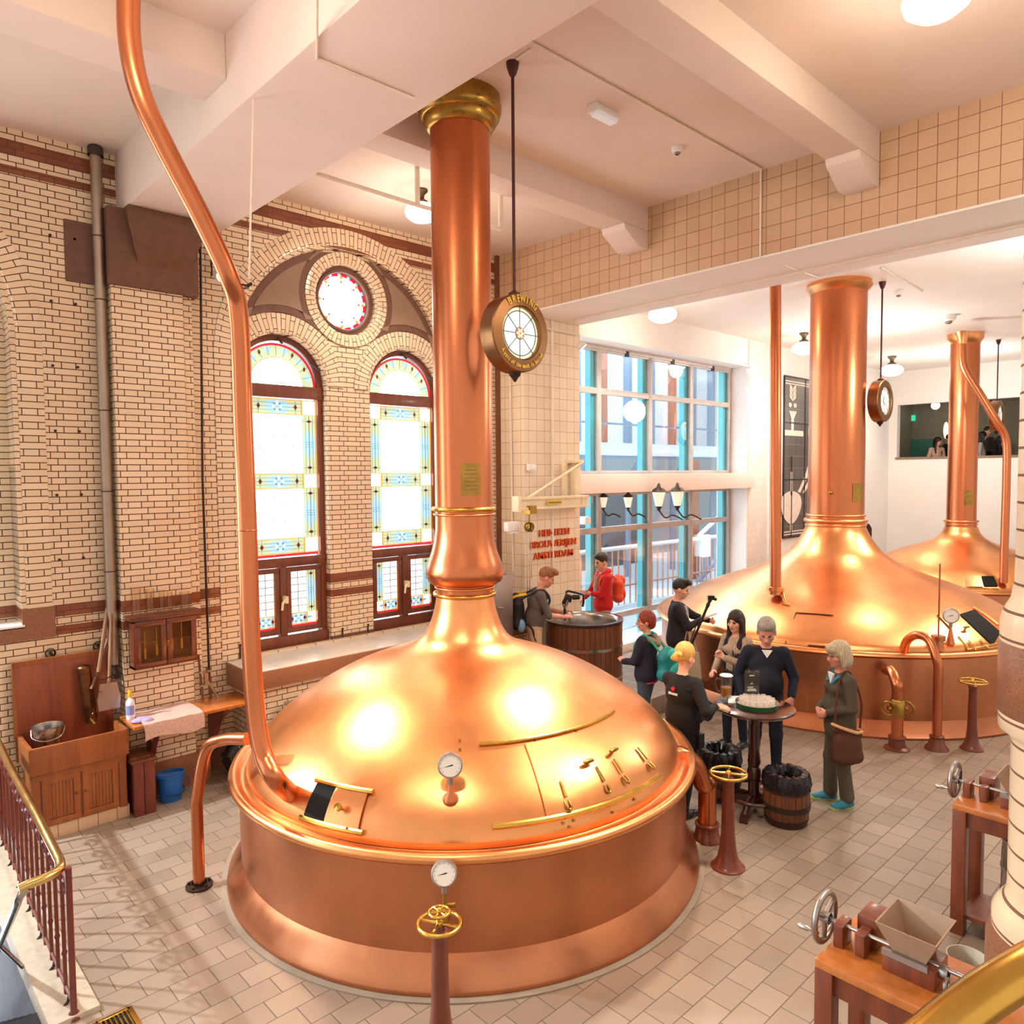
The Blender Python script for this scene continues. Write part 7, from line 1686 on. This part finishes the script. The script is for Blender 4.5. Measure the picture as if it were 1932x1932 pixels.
# shoulder bag of woman 8
F_ = frame_of(t8); t = thing('shoulder_bag', 'brown suede bucket bag with fringed rim at the hip', 'bag', t8.location)
SUEDE = mat('suede_brown', '#54301f', .85, var=.12, vscale=30)
f = Fig(); f.ell((-.24, .05, .72), (.075, .17, .2), 'm', .03); f.cap((-.24, -.06, .62), (-.24, .14, .62), .075, .075, 'm', .03); f.cap((-.235, -.08, .86), (-.235, .17, .92), .04, .04, 'm', .03)
vs, q = mesh_sdf(f.p, .011); vs = np.array([tuple(F_ @ Vector(v) - t8.location) for v in vs]); np_mesh('bag_body', vs, q, [SUEDE], np.zeros(len(q)), t)
mb = MB(F_); mb.tube(bez([(-.26, -.11, .89), (-.3, -.03, .895), (-.3, .08, .93), (-.27, .19, .97), (-.22, .2, .97)], 5), .017, 6); mb.build('fringe_rim', mat('fringe', '#c99b6a', .8, var=.4, vscale=90), t, True)
mb = MB(F_); mb.tube(bez([(-.23, -.1, .92), (-.19, -.13, 1.2), (-.125, -.05, 1.475), (-.12, .05, 1.465), (-.2, .15, 1.2), (-.23, .17, .97)], 7), .011, 6); mb.build('strap', SUEDE, t, True)
# watch of person 2
p = W2(wr2[0]); mb = MB(); mb.ring(tuple(p), .032, .009, 20, 6, 'X'); o = child(mb, 'wrist_watch', BLACK, t2)
# ------------------------------------------------------------------ outside the glass wall
PAVE = mat('yard_paving', '#b8c4cc', .6, var=.1); FAC = mat('pale_facade', '#dfe8f0', .6); STEELBL = mat('blue_grey_steel', '#7d99b4', .4, .3); YARD = mat('yard_wall', '#8fa3aa', .6)
mb = MB(); mb.b2((8, YG + .35, -.1), (34, 24, 0)); struct(mb.build('ground', PAVE))
mb = MB(); mb.b2((14, 19.0, 0), (40, 19.4, 4.3)); struct(mb.build('wall_yard', YARD))
mb = MB(); mb.b2((14, 19.3, 4.3), (44, 19.6, 14)); struct(mb.build('wall_facade', FAC))
for k in range(14):
    x = 15 + k * 1.6; mb = MB(); mb.b2((x, 19.0, 4.6), (x + .22, 19.3, 13)); o = mb.build('facade_fin', [STEELBL, mat('brick_fin', '#b0745c', .6)][k % 3 == 2]); tag(o, 'tall narrow fin on the pale facade across the yard', 'fin', 'facade fins')
t = thing('steel_walkway', 'white steel walkway crossing outside the upper glass panes', 'walkway', (20, 15, 4.1))
mb = MB(); mb.b2((12, 14.6, 4.15), (34, 16, 4.45)); mb.b2((12, 14.5, 4.05), (34, 14.6, 4.15)); mb.build('deck_edge', FAC, t, True)
mb = MB(); mb.b2((12, 14.55, 3.95), (34, 14.62, 4.05)); mb.b2((12, 14.5, 5.0), (34, 14.56, 5.06)); mb.build('pipes', STEELBL, t, True)
for k in range(6):
    x = 14.5 + 2.6 * k; mb = MB(); mb.b2((x, 14.5, 4.0), (x + .12, 14.62, 9)); mb.build('upright', STEELBL, t, True)
    mb = MB(); mb.tube([(x, 14.7, 4.0), (x + .1, 15.2, 3.4), (x + .2, 15.4, 2.2), (x + .2, 15.4, 0)], .1, 8); mb.build('bracket', STEELBL, t, True)
mb = MB(); mb.b2((19.5, 17.5, 0), (23.5, 18.9, 3.2)); o = mb.build('yard_kiosk', mat('kiosk_dark', '#4b5a62', .5)); tag(o, 'dark service box under the walkway outside', 'kiosk')
mb = MB(); mb.b2((20.6, 13.4, 0), (21.1, 13.8, 3.9)); o = mb.build('brick_post', mat('yard_brick', '#a2664c', .7)); tag(o, 'red brick post in the yard behind the lanterns', 'post')
t = thing('yard_railing', 'white rail with salmon balusters outside the lower glass panes', 'railing', (16, 11.6, 0))
mb = MB(); mb.tube([(9.5, 12.2, 1.52), (26, 12.2, 1.52)], .06, 10); mb.build('handrail', WHITE, t, True)
mb = MB(); mb.tube([(9.5, 12.2, .5), (26, 12.2, .5)], .03, 8); mb.build('bottom_bar', mat('salmon_paint', '#c99684', .5), t, True)
for k in range(66):
    mb = MB(); mb.cyl((9.6 + .25 * k, 12.2, .0), (9.6 + .25 * k, 12.2, 1.5), .022, 6); mb.build('baluster', mat('salmon_paint', '#c99684', .5), t, True)
t = thing('yard_stair', 'grey yard stair with white diagonal handrail outside the right panes', 'stair', (22, 12.8, 0))
mb = MB(); mb.tube([(20.3, 12.9, 1.5), (26, 12.9, 4.2)], .07, 8); mb.build('handrail', WHITE, t, True)
mb = MB(); mb.prism([(20.3, .0), (20.5, .0), (26.2, 2.9), (26.2, 3.3)], 'Y', 12.95, 13.1); mb.build('stringer', STEELBL, t, True)
for k in range(18):
    x = 20.6 + .3 * k; mb = MB(); mb.cyl((x, 12.9, .2 + (x - 20.3) * .49), (x, 12.9, 1.5 + (x - 20.3) * .47), .018, 6); mb.build('baluster', STEELBL, t, True)
for i, (px, py, lb) in enumerate(((1138, 945, 'left of a pair of yard lanterns seen in the second lower pane'), (1185, 945, 'right of a pair of yard lanterns seen in the second lower pane'), (1243, 938, 'larger lit yard lantern left in the third lower pane'), (1278, 937, 'larger lit yard lantern right in the third lower pane'))):
    q = fd(px, py, 14.5); t = thing('yard_lantern', lb, 'lantern', q, 0, 'yard lanterns'); k_ = .65 if i < 2 else .9
    mb = MB(); mb.lathe([(.07 * k_, -.2 * k_), (.14 * k_, .1 * k_), (.15 * k_, .11 * k_)], q, 6); mb.build('lantern_glass', glow('lantern_lit', '#fff4e0', .4), t, True)
    mb = MB(); mb.lathe([(r_ * k_, z_ * k_) for r_, z_ in ((.16, .11), (.13, .17), (.05, .22), (.02, .3), (.001, .31))], q, 6); mb.lathe([(r_ * k_, z_ * k_) for r_, z_ in ((.08, -.2), (.04, -.25), (.03, -.3))], q, 6); mb.build('lantern_frame', IROND, t, True)
    mb = MB(); mb.tube(bez([q + Vector((0, 0, -.28)) * k_, q + Vector((.1, -.1, -.45)) * k_, q + Vector((.25, -.2, -.4)) * k_, q + Vector((.4, -.35, -.5)) * k_], 6), .016, 6); mb.build('lantern_arm', IROND, t, True)
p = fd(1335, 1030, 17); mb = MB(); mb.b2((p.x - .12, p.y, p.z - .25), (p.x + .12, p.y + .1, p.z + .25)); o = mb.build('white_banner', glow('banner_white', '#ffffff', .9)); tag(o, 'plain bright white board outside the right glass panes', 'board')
p = fy(1103, 982, YG - .2); mb = MB(); mb.box(p, (.16, .2, .15)); o = mb.build('white_meter_box', WHITE, bevel=.03); tag(o, 'white box mounted outside near the left end of the glass', 'box')

# ------------------------------------------------------------------ light
w = bpy.data.worlds.new('world'); SC.world = w; w.use_nodes = True; nt = w.node_tree
bg = nt.nodes['Background']; tc = N(nt, 'ShaderNodeTexCoord'); sp = N(nt, 'ShaderNodeSeparateXYZ'); L(nt, tc.outputs['Generated'], sp.inputs[0])
mr = N(nt, 'ShaderNodeMapRange'); mr.inputs['From Min'].default_value = .05; mr.inputs['From Max'].default_value = .5; L(nt, sp.outputs['Y'], mr.inputs['Value'])
mx = N(nt, 'ShaderNodeMix', data_type='RGBA'); L(nt, mr.outputs['Result'], mx.inputs[0])
mx.inputs[6].default_value = (.98, .83, .71, 1); mx.inputs[7].default_value = (4.0, 4.4, 4.8, 1)
L(nt, mx.outputs[2], bg.inputs['Color']); bg.inputs['Strength'].default_value = 1.0
def area(name, loc, aim, size, power, col, sy=None, spread=180):
    l = bpy.data.lights.new(name, 'AREA'); l.energy = power; l.color = col; l.shape = 'RECTANGLE' if sy else 'SQUARE'; l.size = size; l.spread = math.radians(spread)
    if sy: l.size_y = sy
    o = bpy.data.objects.new(name, l); COL.objects.link(o); o.location = loc
    o.rotation_euler = (Vector(aim) - Vector(loc)).to_track_quat('-Z', 'Y').to_euler(); return o
def point(name, loc, power, col, r=.12):
    l = bpy.data.lights.new(name, 'POINT'); l.energy = power; l.color = col; l.shadow_soft_size = r
    o = bpy.data.objects.new(name, l); COL.objects.link(o); o.location = loc; return o
def spotl(name, loc, aim, power, col, ang, r=.1, blend=.6):
    l = bpy.data.lights.new(name, 'SPOT'); l.energy = power; l.color = col; l.spot_size = math.radians(ang); l.spot_blend = blend; l.shadow_soft_size = r
    o = bpy.data.objects.new(name, l); COL.objects.link(o); o.location = loc
    o.rotation_euler = (Vector(aim) - Vector(loc)).to_track_quat('-Z', 'Y').to_euler(); return o
WARM = (1.0, .77, .58); WARM2 = (1.0, .86, .7); DAY = (.86, .94, 1.0)
for p, e, d_ in zip(LAMPS, (35, 45, 60, 60, 60), (140, 260, 420, 420, 420)):
    point('lamp_and_fill_light', p + Vector((0, 0, -.5)), e, WARM, .16)
    spotl('lamp_fill_downlight', p + Vector((0, 0, -.5)), p + Vector((0, 0, -3)), d_, (1, .86, .72), 150, .2, .5)
point('lamp_and_fill_light', (1.0, 4.0, 6.0), 55, WARM, .25); point('lamp_and_fill_light', (5.5, .2, 6.0), 50, WARM, .25)  # unseen warm fill lights added near the ceiling, no fixtures there
spotl('lamp_fill_downlight', (5.7, -.6, 6.2), (5.9, 1.0, 0), 120, (1, .86, .72), 140, .2, .5)  # extra unseen downlight added to brighten the floor
# unseen spots added near the ceiling to put highlights on the kettles
SPOTC = (1.0, .85, .68)
spotl('kettle_spot', (2.4, 8.2, 6.2), (3.9, 5.6, 1.5), 1300, SPOTC, 60, .3); spotl('kettle_spot', (7.2, 4.9, 6.6), (4.5, 5.1, 1.6), 1200, SPOTC, 55, .25)
spotl('kettle_spot', (7.4, .9, 6.5), (4.4, 4.2, 1.3), 850, SPOTC, 55, .25); spotl('kettle_spot', (1.4, 2.8, 6.7), (4.0, 4.9, 1.5), 500, SPOTC, 60, .3)
spotl('kettle_spot', (13.3, 4.2, 6.4), (12.0, 4.6, 1.9), 220, (1, .84, .68), 90, .25); spotl('kettle_spot', (15.1, 1.4, 6.3), (11.4, 3.2, 1.3), 900, (1, .84, .68), 60, .25); spotl('kettle_spot', (17.6, 3.0, 6.4), (19.2, 5.1, 1.5), 600, SPOTC, 60, .3)
for p_, e_ in (((16.5, 6.2, 5.2), 150), ((22.0, 6.0, 5.2), 150), ((12.0, 1.8, 5.2), 170)): point('hall_fill', p_, e_, (1, .93, .86), .3)  # unseen point lights added to brighten the hall
spotl('window_daylight', (-1.5, 8.95, 4.3), (2.0, 5.6, 0), 1700, (.9, .96, 1), 70, .07, .4)
# daylight outside the windows
l = bpy.data.lights.new('daylight', 'SUN'); l.energy = 5.0; l.color = DAY; l.angle = math.radians(50)
o = bpy.data.objects.new('daylight', l); COL.objects.link(o); o.rotation_euler = Vector((-.35, -1, -.75)).to_track_quat('-Z', 'Y').to_euler()
area('yard_fill', (20, 15.5, 13), (20, 18, 2), 14, 3800, DAY, 8)  # unseen area light added to brighten the yard facade

SC.view_settings.view_transform = 'Standard'; SC.view_settings.look = 'None'; SC.view_settings.gamma = 1; SC.view_settings.use_curve_mapping = False
SC.view_settings.exposure = 0.08
cy = SC.cycles
cy.use_denoising = True; cy.max_bounces = 7; cy.diffuse_bounces = 3; cy.glossy_bounces = 4; cy.transmission_bounces = 4; cy.transparent_max_bounces = 10; cy.sample_clamp_indirect = 6; cy.caustics_reflective = True; cy.blur_glossy = 1.0; cy.caustics_refractive = False
